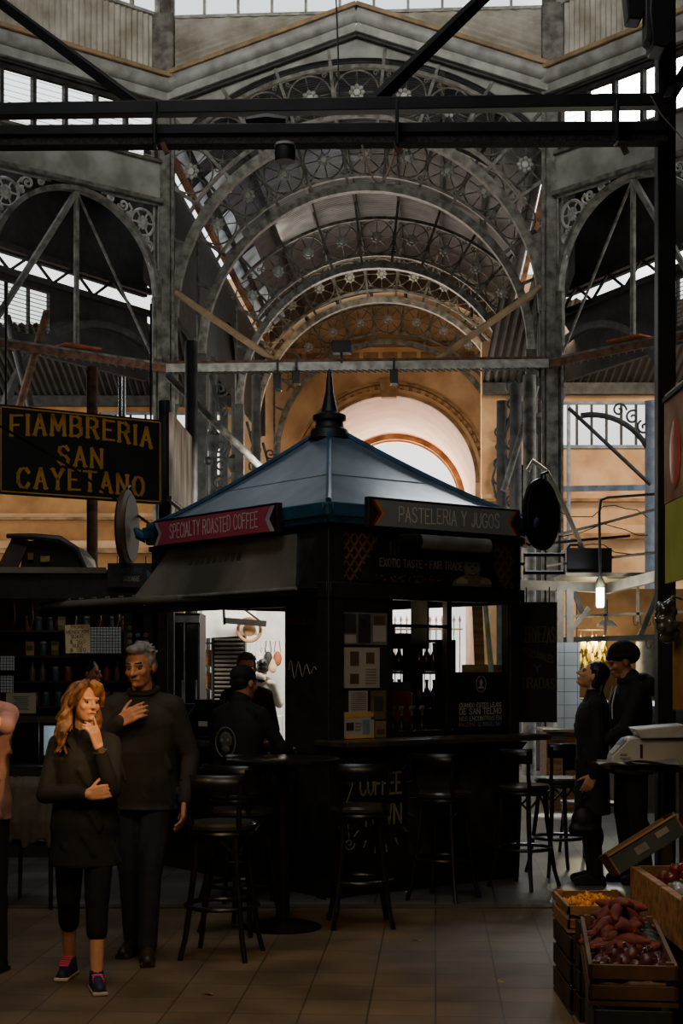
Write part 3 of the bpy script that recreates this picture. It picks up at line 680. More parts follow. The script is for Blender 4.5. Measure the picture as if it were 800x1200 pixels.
# ------------------------------------------------------------------ kiosk in the middle; local x along its right face, local y along its left face
KL, KZ = (-.09, 10.5, 0), R(37.5)
KX, KY, KE = 1.9, 2.5, 2.70
KM = Matrix.Translation(KL) @ Matrix.Rotation(KZ, 4, 'Z')
def kl(x, y, z): return KM @ V((x, y, z))
def kios(name, label, cat, **k): return thing(name, label, cat, KL, KZ, **k)
black_wood = mat('black_wood', '#242321', .5, var=.35, scale=8)
roof_blue = mat('blue_zinc_roof', '#7a8a95', .3, .25, col2='#4a6172', scale=2.2, bump=.06, detail=9)
blue_trim = mat('blue_paint_trim', '#2f5a76', .5, 0, col2='#1f4055', scale=6)
sign_red = mat('faded_red', '#b3475a', .5, var=.12, scale=1.5); sign_grey = mat('chalk_grey', '#7f8384', .6, var=.15, scale=2)
chalk = mat('chalk_white', '#d9d4c6', .8, var=.1); chalk_dim = mat('chalk_dim', '#8f8a7c', .9, var=.25, scale=9)
hood_m = mat('dark_metal_hood', '#8c8478', .45, .1, col2='#5c554b', scale=2.0)
counter_m = mat('worn_counter', '#4a3d30', .35, col2='#2b241d', scale=6)
ribbon_edge = mat('ribbon_silver', '#b9bcbd', .4, .3); ribbon_gold = mat('ribbon_gold', '#c08a35', .5)

K = kios('market_kiosk', 'square coffee kiosk with a pointed blue roof standing in the middle of the hall', 'kiosk')
ap = (KX / 2, KY / 2, 3.58)
ov = .01
cor = [(-ov, -ov), (KX + ov, -ov), (KX + ov, KY + ov), (-ov, KY + ov)]
m = MB()
def roof_pt(c, u): return (c[0] + (ap[0] - c[0]) * u, c[1] + (ap[1] - c[1]) * u, 2.8 + (ap[2] - 2.8) * u ** 1.18)
for k in range(4):
    a, b = cor[k], cor[(k + 1) % 4]
    m.grid(lambda i, j, a=a, b=b: tuple(p + (q - p) * i for p, q in zip(roof_pt(a, j * .97), roof_pt(b, j * .97))), 8, 12)
roof = m.build('roof', roof_blue, K)
m = MB()
for c in cor: m.tube([V(roof_pt(c, u / 10 * .97)) + V((0, 0, .012)) for u in range(11)], .022, 6)
m.build('hip_roll', blue_trim, roof)
m = MB()
for u in (.42,):
    q = [V(roof_pt(c, u)) + V((0, 0, .0)) for c in cor]; m.tube(q + [q[0]], .005, 5)
m.build('seam', roof_blue, roof)
m = MB()
for k in range(4):
    a, b = cor[k], cor[(k + 1) % 4]; m.bar((a[0], a[1], 2.75), (b[0], b[1], 2.75), .1, .1); m.bar((a[0] * .99, a[1] * .99, 2.68), (b[0] * .99, b[1] * .99, 2.68), .06, .05)
m.build('fascia', blue_trim, K, bevel=.01)
for c, dx, dy in ((cor[1], 1, -1), (cor[3], -1, 1), (cor[0], -1, -1)):
    m = MB(); p = V((c[0], c[1], 2.73)); q = p + V((dx * .05, dy * .05, .02)) * (.4 if dx == dy else 1); m.tube([p, q, q + V((dx * .02, dy * .02, .05))], [.06, .045, .02], 10); m.build('corner_horn', blue_trim, K)
fin = MB().lathe([(.17, 3.48), (.15, 3.55), (.12, 3.57), (.11, 3.62), (.135, 3.63), (.135, 3.67), (.07, 3.7), (.05, 3.78), (.035, 3.85), (.018, 4.02), (.004, 4.05)], 20, (ap[0], ap[1], .0)).build('finial', iron_black, K)
MB().b2((0, 0, 2.6), (KX, KY, 2.64)).build('ceiling_board', black_wood, K)
# posts, walls below the counter, lintels
for x, y, w in ((.06, .06, .14), (KX - .08, .06, .1), (KX - .08, KY - .08, .1), (.06, KY - .08, .1)):
    MB().b2((x - w / 2, y - w / 2, 0), (x + w / 2, y + w / 2, 2.62)).build('post', black_wood, K, bevel=.006)
low = MB().b2((.1, .03, 0), (KX - .1, .09, 1.08)).build('front_panel', black_wood, K)
MB().b2((.03, .1, 0), (.09, KY - .1, 1.02)).build('side_panel', black_wood, K)
MB().b2((KX - .09, .1, 0), (KX - .03, KY - .1, 1.02)).build('side_panel', black_wood, K)
MB().b2((-.05, -.28, 1.08), (KX + .02, .12, 1.125)).build('front_ledge', counter_m, K, bevel=.01)
MB().b2((-.28, .5, 1.03), (.14, KY, 1.075)).build('serving_counter', counter_m, K, bevel=.01)
for x in (.3, 1.0, 1.7): MB().prism([(x, .03, 1.07), (x, -.22, 1.07), (x, .03, .82)], (.03, 0, 0)).build('ledge_bracket', iron_black, K)
MB().b2((.0, -.02, 2.13), (KX, .08, 2.24)).build('front_lintel', black_wood, K, bevel=.005)
MB().b2((-.02, 0, 2.13), (.08, KY, 2.24)).build('side_lintel', black_wood, K, bevel=.005)
MB().b2((KX - .06, .1, 2.13), (KX, KY, 2.24)).build('side_lintel', black_wood, K); MB().b2((.1, KY - .06, 2.13), (KX, KY, 2.24)).build('rear_lintel', black_wood, K)
# corner panels: papers on the right, chalked board on the left
MB().b2((.1, .02, 1.12), (.555, .06, 2.14)).build('notice_panel', mat('dark_glass_panel', '#2e2c29', .3, var=.2), K)
brd = MB().b2((.02, .1, 1.02), (.06, .56, 2.2)).build('chalk_panel', black_wood, K)
m = MB(); text(m, 'CAFE', (.012, .47, 2.06), (0, -1, 0), (0, 0, 1), .06, .22, jit=.4); text(m, 'MOLIDO', (.012, .5, 1.95), (0, -1, 0), (0, 0, 1), .05, .3, jit=.4); scroll(m, (0, 0), .001); m.build('chalk_lettering', mat('chalk_faint', '#5c4a34', .9), brd, smooth=False)
m = MB(); pts = [(.012, .5 - .34 * k / 20, 1.62 + .08 * sin(k * 1.1) * (1 - k / 26)) for k in range(21)]; m.tube(pts, .004, 4); m.build('chalk_flourish', chalk_dim, brd)
for x in (.575, 1.15, 1.78): MB().b2((x - .025, .02, 1.12), (x + .025, .07, 2.14)).build('window_mullion', black_wood, K)
MB().b2((.56, .025, 1.12), (1.8, .07, 1.17)).build('window_sill', black_wood, K); MB().b2((.56, .03, 1.93), (1.15, .06, 1.955)).build('window_transom', black_wood, K)
MB().b2((.6, .04, 1.17), (1.125, .046, 1.93)).build('window_pane', glass_mat('kiosk_glass', '#eef2f2', .88), K, smooth=False)
MB().b2((1.175, .04, 1.17), (1.755, .046, 2.13)).build('window_pane', MATS['kiosk_glass'], K, smooth=False)
# signboard above the window: lattice corners and dark menu panel
MB().b2((.0, .03, 2.24), (KX, .07, 2.64)).build('upper_panel', mat('brown_panel', '#3a2d22', .6, col2='#241c15', scale=5), K)
for x0, x1, sl in ((.12, .5, 1), (KX - .42, KX - .1, -1)):
    m = MB()
    for k in range(-5, 7):
        for s in (-1, 1):
            pts = []
            for q in range(2):
                z = 2.25 + q * .37; xx = (x0 if s > 0 else x1) + s * (k * .075 + q * .28); pts.append((xx, z))
            (xa, za), (xb, zb) = pts
            def clip(xa, za, xb, zb):
                t = [0, 1]
                for i in range(2):
                    pass
                r = []
                for u in [i / 40 for i in range(41)]:
                    x, z = xa + (xb - xa) * u, za + (zb - za) * u; f = (z - 2.25) / .37
                    lim = (x0 <= x <= x0 + (x1 - x0) * (.35 + .65 * f)) if sl > 0 else (x1 - (x1 - x0) * (.35 + .65 * f) <= x <= x1)
                    if lim: r.append((x, .012, z))
                return r
            r = clip(xa, za, xb, zb)
            if len(r) > 1: m.bar(r[0], r[-1], .012, .02, (0, 1, 0))
    m.build('lattice', mat('brown_lattice', '#6b4a33', .6), K)
for x, q in ((.36, 1), (KX - .36, -1)): pass
menu = MB().prism([(.5, .0, 2.61), (1.5, .0, 2.61), (1.64, .0, 2.25), (.28, .0, 2.25)], (0, .028, 0)).build('menu_panel', mat('menu_black', '#23221f', .5, var=.25), K)
m = MB(); text(m, 'EXOTIC TASTE - FAIR TRADE', (.46, -.004, 2.37), (1, 0, 0), (0, 0, 1), .055, .8, .16); m.build('menu_lettering', chalk_dim, menu, smooth=False)
m = MB(); text(m, 'MENU', (.5, -.004, 2.47), (1, 0, 0), (0, 0, 1), .07, .2, .3)
m = MB()
for k in range(6): m.box((.56 + k * .04, -.004, 2.5), (.022, .004, .1))
m.build('faded_emblem', mat('faded_print', '#4a4740', .8), menu)
# printed portrait on the panel: a smiling man in a brimmed hat
pm, ps, pd = mat('print_grey', '#75716a', .8), mat('print_pale', '#a09a90', .8), mat('print_dark', '#1d1b19', .8)
fc = (1.36, 2.395)
def disc(m, c, rx, rz, y, a0=0, a1=360, n=24):
    v = [(c[0], y, c[1])] + [(c[0] + rx * cos(R(a0 + (a1 - a0) * k / n)), y, c[1] + rz * sin(R(a0 + (a1 - a0) * k / n))) for k in range(n + 1)]
    m.add(v, [(0, k + 1, k + 2) for k in range(n)])
m = MB(); disc(m, fc, .085, .1, -.003); disc(m, (1.36, 2.25), .2, .09, -.0025, 0, 180); m.build('portrait_face', pm, menu, smooth=False)
m = MB(); disc(m, (1.36, 2.47), .15, .035, -.004); disc(m, (1.36, 2.48), .095, .08, -.0042, 0, 180); disc(m, (1.33, 2.41), .016, .007, -.005); disc(m, (1.395, 2.41), .016, .007, -.005); disc(m, (1.365, 2.35), .04, .018, -.0048, 180, 360); disc(m, (1.36, 2.385), .014, .008, -.005); m.build('portrait_hat', pd, menu, smooth=False)
m = MB(); disc(m, (1.365, 2.35), .03, .009, -.0052, 180, 360); disc(m, (1.26, 2.27), .06, .045, -.0035, 0, 180); disc(m, (1.5, 2.27), .06, .05, -.0035, 0, 180); m.build('portrait_highlight', ps, menu, smooth=False)
m = MB()
random.seed(3)
for k in range(40): disc(m, (.42 + random.random() * .62, 2.26 + random.random() * .05), .012, .008, -.003, n=6)
m.build('printed_beans', mat('print_brown', '#6a5638', .8), menu, smooth=False)
# left hood
hd = MB().prism([(-.03, .34, 2.6), (-.03, 2.1, 2.6), (-.2, 2.42, 2.2), (-.2, .12, 2.2)], (.03, 0, 0)).build('sign_hood', hood_m, K, bevel=.004)
un = V((-.17, 0, -.4)).normalized()
m = MB(); o_ = V((-.155, 1.72, 2.285)); text(m, 'EXOTIC TASTE  FAIR TRADE', o_, (0, -1, 0), -un, .06, 1.08, .17); m.build('hood_lettering', chalk_dim, hd, smooth=False)
m = MB()
for k in range(9): m.bar(V((-.1, 1.68 - k * .085, 2.42)) , V((-.085, 1.68 - k * .085, 2.5)), .004, .05, (0, 1, 0))
m.build('faded_emblem', MATS['faded_print'], hd)
m = MB(); m.prism([(-.02, .12, 2.6), (-.03, .34, 2.6), (-.2, .12, 2.2), (-.02, .1, 2.2)], (.02, .0, 0)); m.build('hood_cheek', black_wood, K)
m = MB(); m.tube([(-.21, .1, 2.19), (-.21, 2.44, 2.19)], .012, 6); m.build('hood_edge', iron_pale, hd)

def ribbon_sign(label, words, y_or_x, s0, s1, z0, h, on_left, face, edge, edge2):
    """long board with swallow-tail ends; local u along the face"""
    t = kios('ribbon_sign', label, 'sign')
    def pt(u, d, z): return (-d, u, z) if on_left else (u, -d, z)
    MB().prism([pt(s0, .1, z0 - .015), pt(s1, .1, z0 - .015), pt(s1, .1, z0 + h + .02), pt(s0, .1, z0 + h + .02)], pt(0, .05, 0)).build('backing_box', black_wood, t, bevel=.004)
    tail = .07; q = .155
    def rib(a, b, qq): return [pt(a, qq, z0), pt(b, qq, z0), pt(b - tail * (1 if not on_left else 1), qq, z0 + h / 2), pt(b, qq, z0 + h), pt(a, qq, z0 + h), pt(a + tail, qq, z0 + h / 2)]
    MB().add(rib(s0 + .02, s1 - .02, q), [(0, 1, 2, 3, 4, 5)]).build('ribbon_edge', edge2, t, smooth=False)
    MB().add(rib(s0 + .045, s1 - .045, q + .002), [(0, 1, 2, 3, 4, 5)]).build('ribbon_rim', edge, t, smooth=False)
    MB().add(rib(s0 + .07, s1 - .07, q + .004), [(0, 1, 2, 3, 4, 5)]).build('ribbon_face', face, t, smooth=False)
    m = MB(); random.seed(4)
    if on_left: text(m, words, pt(s1 - .27, q + .007, z0 + .045), (0, -1, 0), (0, 0, 1), h - .075, s1 - s0 - .5, .085, jit=.25)
    else: text(m, words, pt(s0 + .27, q + .007, z0 + .045), (1, 0, 0), (0, 0, 1), h - .08, s1 - s0 - .5, .085, jit=.25)
    m.build('lettering', chalk, t, smooth=False)
ribbon_sign('red ribbon-shaped sign reading SPECIALTY ROASTED COFFEE on the kiosk eave', 'SPECIALTY ROASTED COFFEE', 0, .42, 2.16, 2.62, .185, True, sign_red, ribbon_edge, ribbon_edge)
ribbon_sign('grey ribbon-shaped sign reading PASTELERIA Y JUGOS on the kiosk eave', 'PASTELERIA Y JUGOS', 0, .24, 1.72, 2.64, .185, False, sign_grey, ribbon_gold, mat('ribbon_red', '#7c2f24', .5))

# tube lamp over the portrait
t = kios('tube_lamp', 'grey cylindrical shop lamp sticking out above the menu panel with the portrait', 'lamp')
MB().tube([(.66, -.17, 2.545), (1.36, -.17, 2.545)], .055, 14).build('lamp_tube', mat('grey_tube', '#8d8c88', .35, .4), t); MB().tube([(.5, -.17, 2.545), (.67, -.17, 2.545)], [.045, .065], 14).build('end_cap', iron_black, t)
m = MB(); m.bar((.8, -.15, 2.56), (.8, 0, 2.6), .03, .02); m.bar((1.25, -.15, 2.56), (1.25, 0, 2.6), .03, .02); m.build('bracket', iron_black, t)
# rail with light strip along the left face reaching over to the deli
t = thing('awning_rail', 'long dark awning rail running from the kiosk corner over to the deli counter', 'rail')
a, b = P(362, 694, 10.72), P(50, 710, 13.0)
MB().tube([a, b], .035, 10).build('tube', hood_m, t); MB().bar(a + V((0, 0, -.07)), b + V((0, 0, -.07)), .08, .06).build('channel', iron_black, t)
m = MB()
for k in range(9):
    u = .5 + k * .055; m.box(a + (b - a) * u + V((0, 0, .045)), (.05, .012, .012), rz=R(135))
m.build('clip_row', iron_pale, t)

# round hanging signs at two corners
def round_sign(label, c, nx, ny, r, thick, rim, face):
    t = thing('round_sign', label, 'sign', c, atan2(ny, nx))
    M = Matrix.Rotation(R(90), 3, 'Y')
    MB().lathe([(r * .96, -thick / 2), (r, -thick / 2 + .01), (r, thick / 2 - .01), (r * .96, thick / 2)], 36, (0, 0, 0), M).build('disc', face, t)
    m = MB(); m.tube([(0, r * cos(2 * pi * k / 36), r * sin(2 * pi * k / 36)) for k in range(36)], thick * .42, 6, True); m.build('rim', rim, t)
    m = MB(); m.tube([(0, 0, r), (0, 0, r + .05), (0, .1, r + .08)], .012, 6); m.build('hanger', iron_black, t)
c = P(634, 603, 11.75); round_sign('dark round hanging sign seen at an angle, beside the right roof corner', c, .8, -.6, .265, .05, iron_black, mat('sign_dark', '#2a2624', .6))
c = P(149, 619, 12.55); round_sign('round hanging sign seen nearly edge on, beside the left roof corner', c, .99, -.08, .29, .09, mat('tan_rim', '#57472f', .6), mat('sign_brown', '#32291f', .6))

# notices on the glass panel
def paper(label, s0, s1, z0, z1, col, marks, name='notice_sheet', y=.012, cat='paper', tilt=0, extra=None):
    t = kios(name, label, cat); w, h = s1 - s0, z1 - z0
    MB().b2((s0, y, z0), (s1, y + .004, z1)).build('sheet', col, t, smooth=False)
    for kind, c in marks:
        m = MB()
        for (u0, v0, u1, v1) in kind: m.b2((s0 + w * u0, y - .002, z0 + h * v0), (s0 + w * u1, y, z0 + h * v1))
        m.build('print', c, t, smooth=False)
    if extra: extra(t, s0, s1, z0, z1, y)
    return t
pw, pgrey, pdk, pbr, pyel = mat('paper_white', '#a9a498', .8, var=.08), mat('paper_grey', '#6d6a64', .8), mat('ink', '#33302d', .8), mat('photo_brown', '#5a4334', .8), mat('poster_yellow', '#c9963a', .8)
lines = [(.1, .08 + k * .1, .9, .11 + k * .1) for k in range(9)]
paper('magazine spread with two photos pasted up on the kiosk corner panel', .14, .47, 1.49, 1.78, pw, [([(.18, .55, .42, .9), (.18, .1, .42, .35)], pbr), ([(.62, .6, .85, .88)], pbr), ([(.6, .1 + k * .07, .9, .12 + k * .07) for k in range(6)], pgrey)], 'magazine_spread')
paper('collage of grey photographs pasted along the top of the kiosk corner panel', .13, .54, 1.8, 2.03, pgrey, [([(.02, .35, .3, .95), (.35, .05, .62, .95)], pdk), ([(.05, .05, .3, .3), (.68, .1, .97, .6)], pw), ([(.7, .65, .95, .9), (.4, .5, .55, .8)], pbr)], 'photo_collage')
paper('small white notice of small print under the magazine spread', .19, .36, 1.32, 1.47, pw, [(lines, pgrey)])
paper('brown leaflet right of the small white notice on the corner panel', .39, .53, 1.26, 1.47, mat('paper_brown', '#5f5137', .8), [([(.2, .3, .8, .8)], pdk)])
paper('white poster with orange header and a pictured jug at the panel foot', .13, .42, 1.13, 1.32, pw, [([(.03, .8, .97, .96)], pyel), ([(.12, .3, .35, .6)], pdk), ([(.62, .15, .85, .7)], mat('print_blue', '#6f7f88', .8)), ([(.4, .3 + k * .12, .58, .34 + k * .12) for k in range(3)], pgrey), ([(0, 0, .97, .08)], pyel)], 'menu_poster')
paper('tan sheet at the foot of the corner panel, right of the white poster', .43, .53, 1.13, 1.25, mat('paper_tan', '#7d6a45', .8), [([(.15, .2, .85, .5)], pbr)])
def borges(t, s0, s1, z0, z1, y):
    cx = (s0 + s1) / 2; q = (1, 0, 0), (0, 0, 1)
    m = MB(); text(m, 'CUANDO ESTES LEJOS', (s0 + .06, y - .004, z0 + .185), *q, .03, .43, .2); text(m, 'DE SAN TELMO', (s0 + .06, y - .004, z0 + .132), *q, .042, .43, .2); text(m, 'NOS ENCONTRAS EN', (s0 + .06, y - .004, z0 + .082), *q, .032, .43, .15)
    m.build('white_lettering', mat('print_white', '#b9b6ae', .8), t, smooth=False)
    m = MB(); text(m, 'PALERMO', (s0 + .06, y - .004, z0 + .04), *q, .028, .16, .2); m.build('pink_lettering', mat('print_pink', '#9a6a66', .8), t, smooth=False)
    m = MB(); text(m, 'EL BORGES BAR', (s0 + .25, y - .004, z0 + .04), *q, .028, .24, .2); m.build('blue_lettering', mat('print_bluegrey', '#5d7f98', .8), t, smooth=False)
    m = MB(); m.tube([(cx + .05 * cos(a), y - .004, z1 - .09 + .062 * sin(a)) for a in [2 * pi * k / 24 for k in range(24)]], .003, 4, True); disc(m, (cx, z1 - .08), .018, .025, y - .004); disc(m, (cx, z1 - .125), .03, .02, y - .004, 0, 180); m.build('round_emblem', chalk_dim, t, smooth=False)
paper('black poster reading CUANDO ESTES LEJOS DE SAN TELMO in the kiosk window', 1.18, 1.74, 1.15, 1.6, mat('poster_black', '#191918', .6, var=.2), [], 'bar_poster', .01, 'poster', extra=borges)
# coffee town emblem on the lower panel
t = kios('painted_logo', 'chalk-white COFFEE TOWN lettering with rays painted low on the kiosk front', 'logo')
m = MB(); y = .022; q = (1, 0, 0), (0, 0, 1); text(m, 'COFFEE', (.3, y, .72), *q, .15, .38, .12); text(m, 'TOWN', (.32, y, .5), *q, .14, .36, .12); m.build('lettering', chalk_dim, t, smooth=False)
m = MB()
for k in range(18):
    a = 2 * pi * k / 18; m.bar((.49 + .27 * cos(a), y, .68 + .33 * sin(a)), (.49 + .32 * cos(a), y, .68 + .39 * sin(a)), .004, .012, (0, 1, 0))
m.build('rays', chalk_dim, t)
m = MB()
for s, cz in ((1, .95), (-1, .38)): scroll(m, (.2, cz), .05, 1.3, 0, s, .006, y); 
m.tube([(.2, y, .92), (.23, y, .8), (.17, y, .66), (.2, y, .42)], .005, 4); m.build('flourish', chalk_dim, t)
m = MB(); scroll(m, (0, 0), .001)
for x, lab in ((.95, 'faint grey hand-painted lettering panel on the kiosk front, right of the logo'), (1.45, 'faint grey painted panel on the kiosk front under the bar poster')):
    tag(MB().b2((x - .2, .018, .25), (x + .2, .028, .95)).build('painted_panel', mat('faint_panel', '#34312c', .7, var=.6, scale=5), K), lab)

# chalkboard hanging past the right corner
c = P(630, 776, 12.0); t = thing('chalkboard', 'tall black chalkboard reading CERVEZAS ARTESANALES Y TIRADAS beside the kiosk', 'chalkboard', c, R(-2))
w, h = 45 / FPX * 12, 141 / FPX * 12
MB().b2((-w / 2, 0, -h / 2), (w / 2, .03, h / 2)).build('board', mat('board_black', '#1b1b19', .7, var=.2), t)
m = MB(); q = (1, 0, 0), (0, 0, 1); random.seed(5)
text(m, 'CERVEZAS', (-w / 2 + .02, -.003, .16), *q, .12, w - .04, .09, jit=.3); text(m, 'ARTESANALES', (-w / 2 + .03, -.003, .07), (1, 0, -.32), (0, 0, 1), .055, w - .05, .12); text(m, 'Y', (-.03, -.003, -.08), *q, .06, .05, .12); text(m, 'TIRADAS', (-w / 2 + .02, -.003, -.21), *q, .08, w - .04, .1, jit=.3)
m.build('chalk_lettering', mat('chalk_olive', '#5c5630', .9), t, smooth=False)
m = MB(); m.tube([(-w * .3, .015, h / 2), (-w * .3, .015, h / 2 + .12)], .006, 5); m.tube([(w * .3, .015, h / 2), (w * .3, .015, h / 2 + .12)], .006, 5); m.build('hanging_cord', iron_black, t)

# kiosk interior
steel = mat('brushed_steel', '#9a9b9c', .3, .9)
def put(name, label, cat, x, y, z, rz=0, group=None): 
    p = kl(x, y, z); return thing(name, label, cat, p, KZ + rz, group)
t = put('work_table', 'dark work table inside the kiosk', 'table', 1.2, 1.5, 0)
MB().b2((-.35, -.7, .84), (.35, .7, .9)).build('tabletop', counter_m, t)
for sx in (-1, 1):
    for sy in (-1, 1): MB().b2((sx * .3 - .025, sy * .65 - .025, 0), (sx * .3 + .025, sy * .65 + .025, .84)).build('leg', black_wood, t)
t = put('espresso_machine', 'orange espresso machine on the table inside the kiosk window', 'coffee machine', 1.2, 1.05, .9)
MB().b2((-.22, -.26, .02), (.22, .26, .12)).build('drip_base', iron_black, t); MB().b2((-.22, -.3, .22), (.22, .3, .55)).build('body', mat('orange_enamel', '#d0622a', .35), t, bevel=.03); MB().b2((-.2, -.28, .55), (.2, .28, .62)).build('cup_rail', steel, t)
MB().b2((-.02, -.25, .1), (.22, .25, .25)).build('back', iron_black, t)
for sy in (-.12, .12): m = MB(); m.lathe([(.035, .16), (.04, .22)], 12, (-.16, sy, 0)); m.tube([(-.16, sy, .17), (-.34, sy, .15)], .012, 6); m.build('portafilter', iron_black, t)
for k in range(5):
    t2 = put('coffee_cup', 'small white cup stacked on top of the espresso machine', 'cup', 1.1 + (k % 2) * .1, .82 + k * .1, 1.521, group='cups on the espresso machine')
    MB().lathe([(.02, 0), (.03, .02), (.036, .055), (.033, .055), (.026, .02), (.0, .012)], 12).build('bowl', pw, t2); MB().tube([(.034, 0, .045), (.055, 0, .035), (.032, 0, .02)], .004, 5).build('handle', pw, t2)
pump0 = None
for k, x in enumerate((.72, .8, .9, 1.0)):
    lab = 'white-headed syrup pump bottle on the kiosk window ledge'
    if pump0 is None:
        t2 = put('pump_bottle', lab, 'bottle', x, .16, 1.125, group='pump bottles behind the kiosk window'); pump0 = t2
        MB().lathe([(.03, 0), (.033, .02), (.033, .1), (.012, .13), (.012, .15)], 12).build('bottle_body', mat('amber_glass', '#3b352c', .2), t2); m = MB(); m.tube([(0, 0, .14), (0, 0, .2)], .009, 6); m.lathe([(.02, .2), (.022, .225)], 10); m.tube([(0, 0, .215), (-.04, -.03, .212), (-.055, -.04, .195)], .007, 6); m.build('pump_head', pw, t2)
    else: dup(pump0, loc=kl(x, .16, 1.125))
MB0 = put('ledge_shelf', 'narrow ledge inside the kiosk window carrying the pump bottles', 'shelf', .95, .17, 1.095)
MB().b2((-.65, -.07, 0), (.65, .08, .03)).build('board', black_wood, MB0)
t = put('coffee_grinder', 'black coffee grinder with a clear hopper inside the kiosk window', 'grinder', 1.05, 1.62, .9)
MB().b2((-.1, -.12, 0), (.1, .12, .38)).build('body', iron_black, t, bevel=.02); MB().lathe([(.06, .38), (.1, .55), (.1, .6)], 14).build('hopper', glass_mat('smoky_plastic', '#7c746c', .5), t)
t = put('hanging_shelf', 'dark shelf hung under the kiosk lintel behind the window, holding boxes', 'shelf', .95, .5, 1.78)
MB().b2((-.33, -.1, 0), (.33, .1, .02)).build('board', black_wood, t); MB().b2((-.33, -.1, 0), (-.31, .1, .45)).build('end_panel', black_wood, t); MB().b2((.31, -.1, 0), (.33, .1, .45)).build('end_panel', black_wood, t)
for k, (dx, w, hh, cc) in enumerate(((-.2, .14, .12, pdk), (-.04, .12, .16, mat('box_brown', '#40342a', .7)), (.12, .12, .1, pdk))):
    o = put('carton', ('flat dark carton at the left on the hung kiosk shelf', 'brown upright carton in the middle of the hung kiosk shelf', 'low dark carton at the right on the hung kiosk shelf')[k], 'box', .95 + dx, .5, 1.8); MB().b2((-w / 2, -.06, 0), (w / 2, .06, hh)).build('body', cc, o, bevel=.004)
t = put('back_bar', 'dark back bar cabinet with shelves standing along the far side inside the kiosk', 'cabinet', 1.72, 1.12, 0, R(90))
MB().b2((-.42, -.12, 0), (.42, .12, 1.3)).build('body', black_wood, t)
for x in (-.41, 0, .41): MB().b2((x - .015, -.1, 1.3), (x + .015, .1, 1.86)).build('upright', black_wood, t)
for z in (1.58, 1.84): MB().b2((-.42, -.1, z), (.42, .1, z + .02)).build('shelf_board', black_wood, t)
bt = None
for z in (1.301, 1.601):
    for k in range(9):
        if k == 4: continue
        lab = 'dark bottle on the %s of the kiosk back bar' % ('top of the cabinet' if z < 1.5 else 'upper shelf'); gg = 'bottles on the back bar ' + ('cabinet' if z < 1.5 else 'shelf'); p_ = kl(1.72, 1.12 - .36 + k * .09, z)
        if bt is None: bt = thing('bottle', lab, 'bottle', p_, 0, gg); MB().lathe([(.03, 0), (.034, .02), (.034, .12), (.013, .17), (.013, .22)], 12).build('glass_body', mat('brown_bottle', '#3a2a1e', .2), bt); MB().lathe([(.015, .215), (.015, .235)], 8).build('cap', iron_black, bt)
        else: dup(bt, loc=p_, label=lab, group=gg)
# things on the serving counter, left side
t = put('cash_register', 'black cash register with a white ticket on the kiosk serving counter', 'cash register', -.07, 1.86, 1.075, R(15))
MB().b2((-.15, -.16, 0), (.15, .16, .12)).build('drawer_base', iron_black, t, bevel=.008); MB().prism([(-.14, -.15, .12), (.13, -.15, .12), (.13, -.15, .27), (.0, -.15, .27)], (0, .3, 0)).build('display_head', iron_black, t, bevel=.006)
MB().b2((-.157, -.1, .04), (-.152, .0, .09)).build('sticker', pw, t)
t = put('screen', 'black point-of-sale screen on the serving counter beside the cash register', 'screen', -.04, 1.47, 1.075, R(10))
MB().b2((-.08, -.1, 0), (.08, .1, .02)).build('foot', iron_black, t); MB().b2((-.015, -.02, .02), (.015, .02, .1)).build('neck', iron_black, t); MB().b2((-.02, -.17, .08), (.02, .17, .31)).build('panel', iron_black, t, bevel=.008); MB().b2((-.024, .02, .1), (-.021, .12, .14)).build('sticker', pw, t)
o = put('menu_card', 'white sheet of paper propped up on the serving counter in front of the barista', 'paper', -.1, 1.2, 1.077, R(0)); MB().prism([(0, -.11, 0), (0, .11, 0), (.05, .11, .26), (.05, -.11, .26)], (.003, 0, 0)).build('sheet', mat('paper_bright', '#c9c5bb', .8), o)
o = put('plastic_tray', 'clear tray of wrapped pastries on the counter next to the cash register', 'tray', -.06, 2.24, 1.076); MB().lathe([(.13, 0), (.16, .04), (.15, .04), (.12, .008)], 18).build('dish', glass_mat('clear_plastic', '#f2f4f5', .35), o)
for k in range(5): MB().ell((.07 * cos(k * 1.26), .07 * sin(k * 1.26), .05), (.05, .04, .035)).build('wrapped_pastry', mat('wrap_white', '#d8d7d2', .25), o)
o = put('cake_board', 'wooden board with a cut loaf lying at the near end of the serving counter', 'board', -.14, .68, 1.076); MB().b2((-.13, -.16, 0), (.12, .17, .02)).build('board', mat('pale_wood', '#b98a58', .6, col2='#8a6238', scale=4, stretch=(1, 6, 1)), o, bevel=.004)
for k in range(3): MB().ell((-.02 + .03 * k, -.08 + k * .08, .04), (.06, .035, .025)).build('bread_slice', mat('bread', '#d7a36a', .8), o)
o = put('bottle', 'dark blue bottle at the back of the serving counter beside a red one', 'bottle', .0, 1.02, 1.076); MB().lathe([(.035, 0), (.038, .02), (.038, .16), (.015, .2), (.015, .26)], 14).build('glass_body', mat('navy_glass', '#1d2c45', .2), o)
o = put('bottle', 'red bottle on the serving counter beside the dark blue one', 'bottle', -.02, 1.12, 1.076); MB().lathe([(.03, 0), (.033, .02), (.033, .12), (.013, .16), (.013, .2)], 14).build('glass_body', mat('red_plastic', '#b8352c', .3), o)

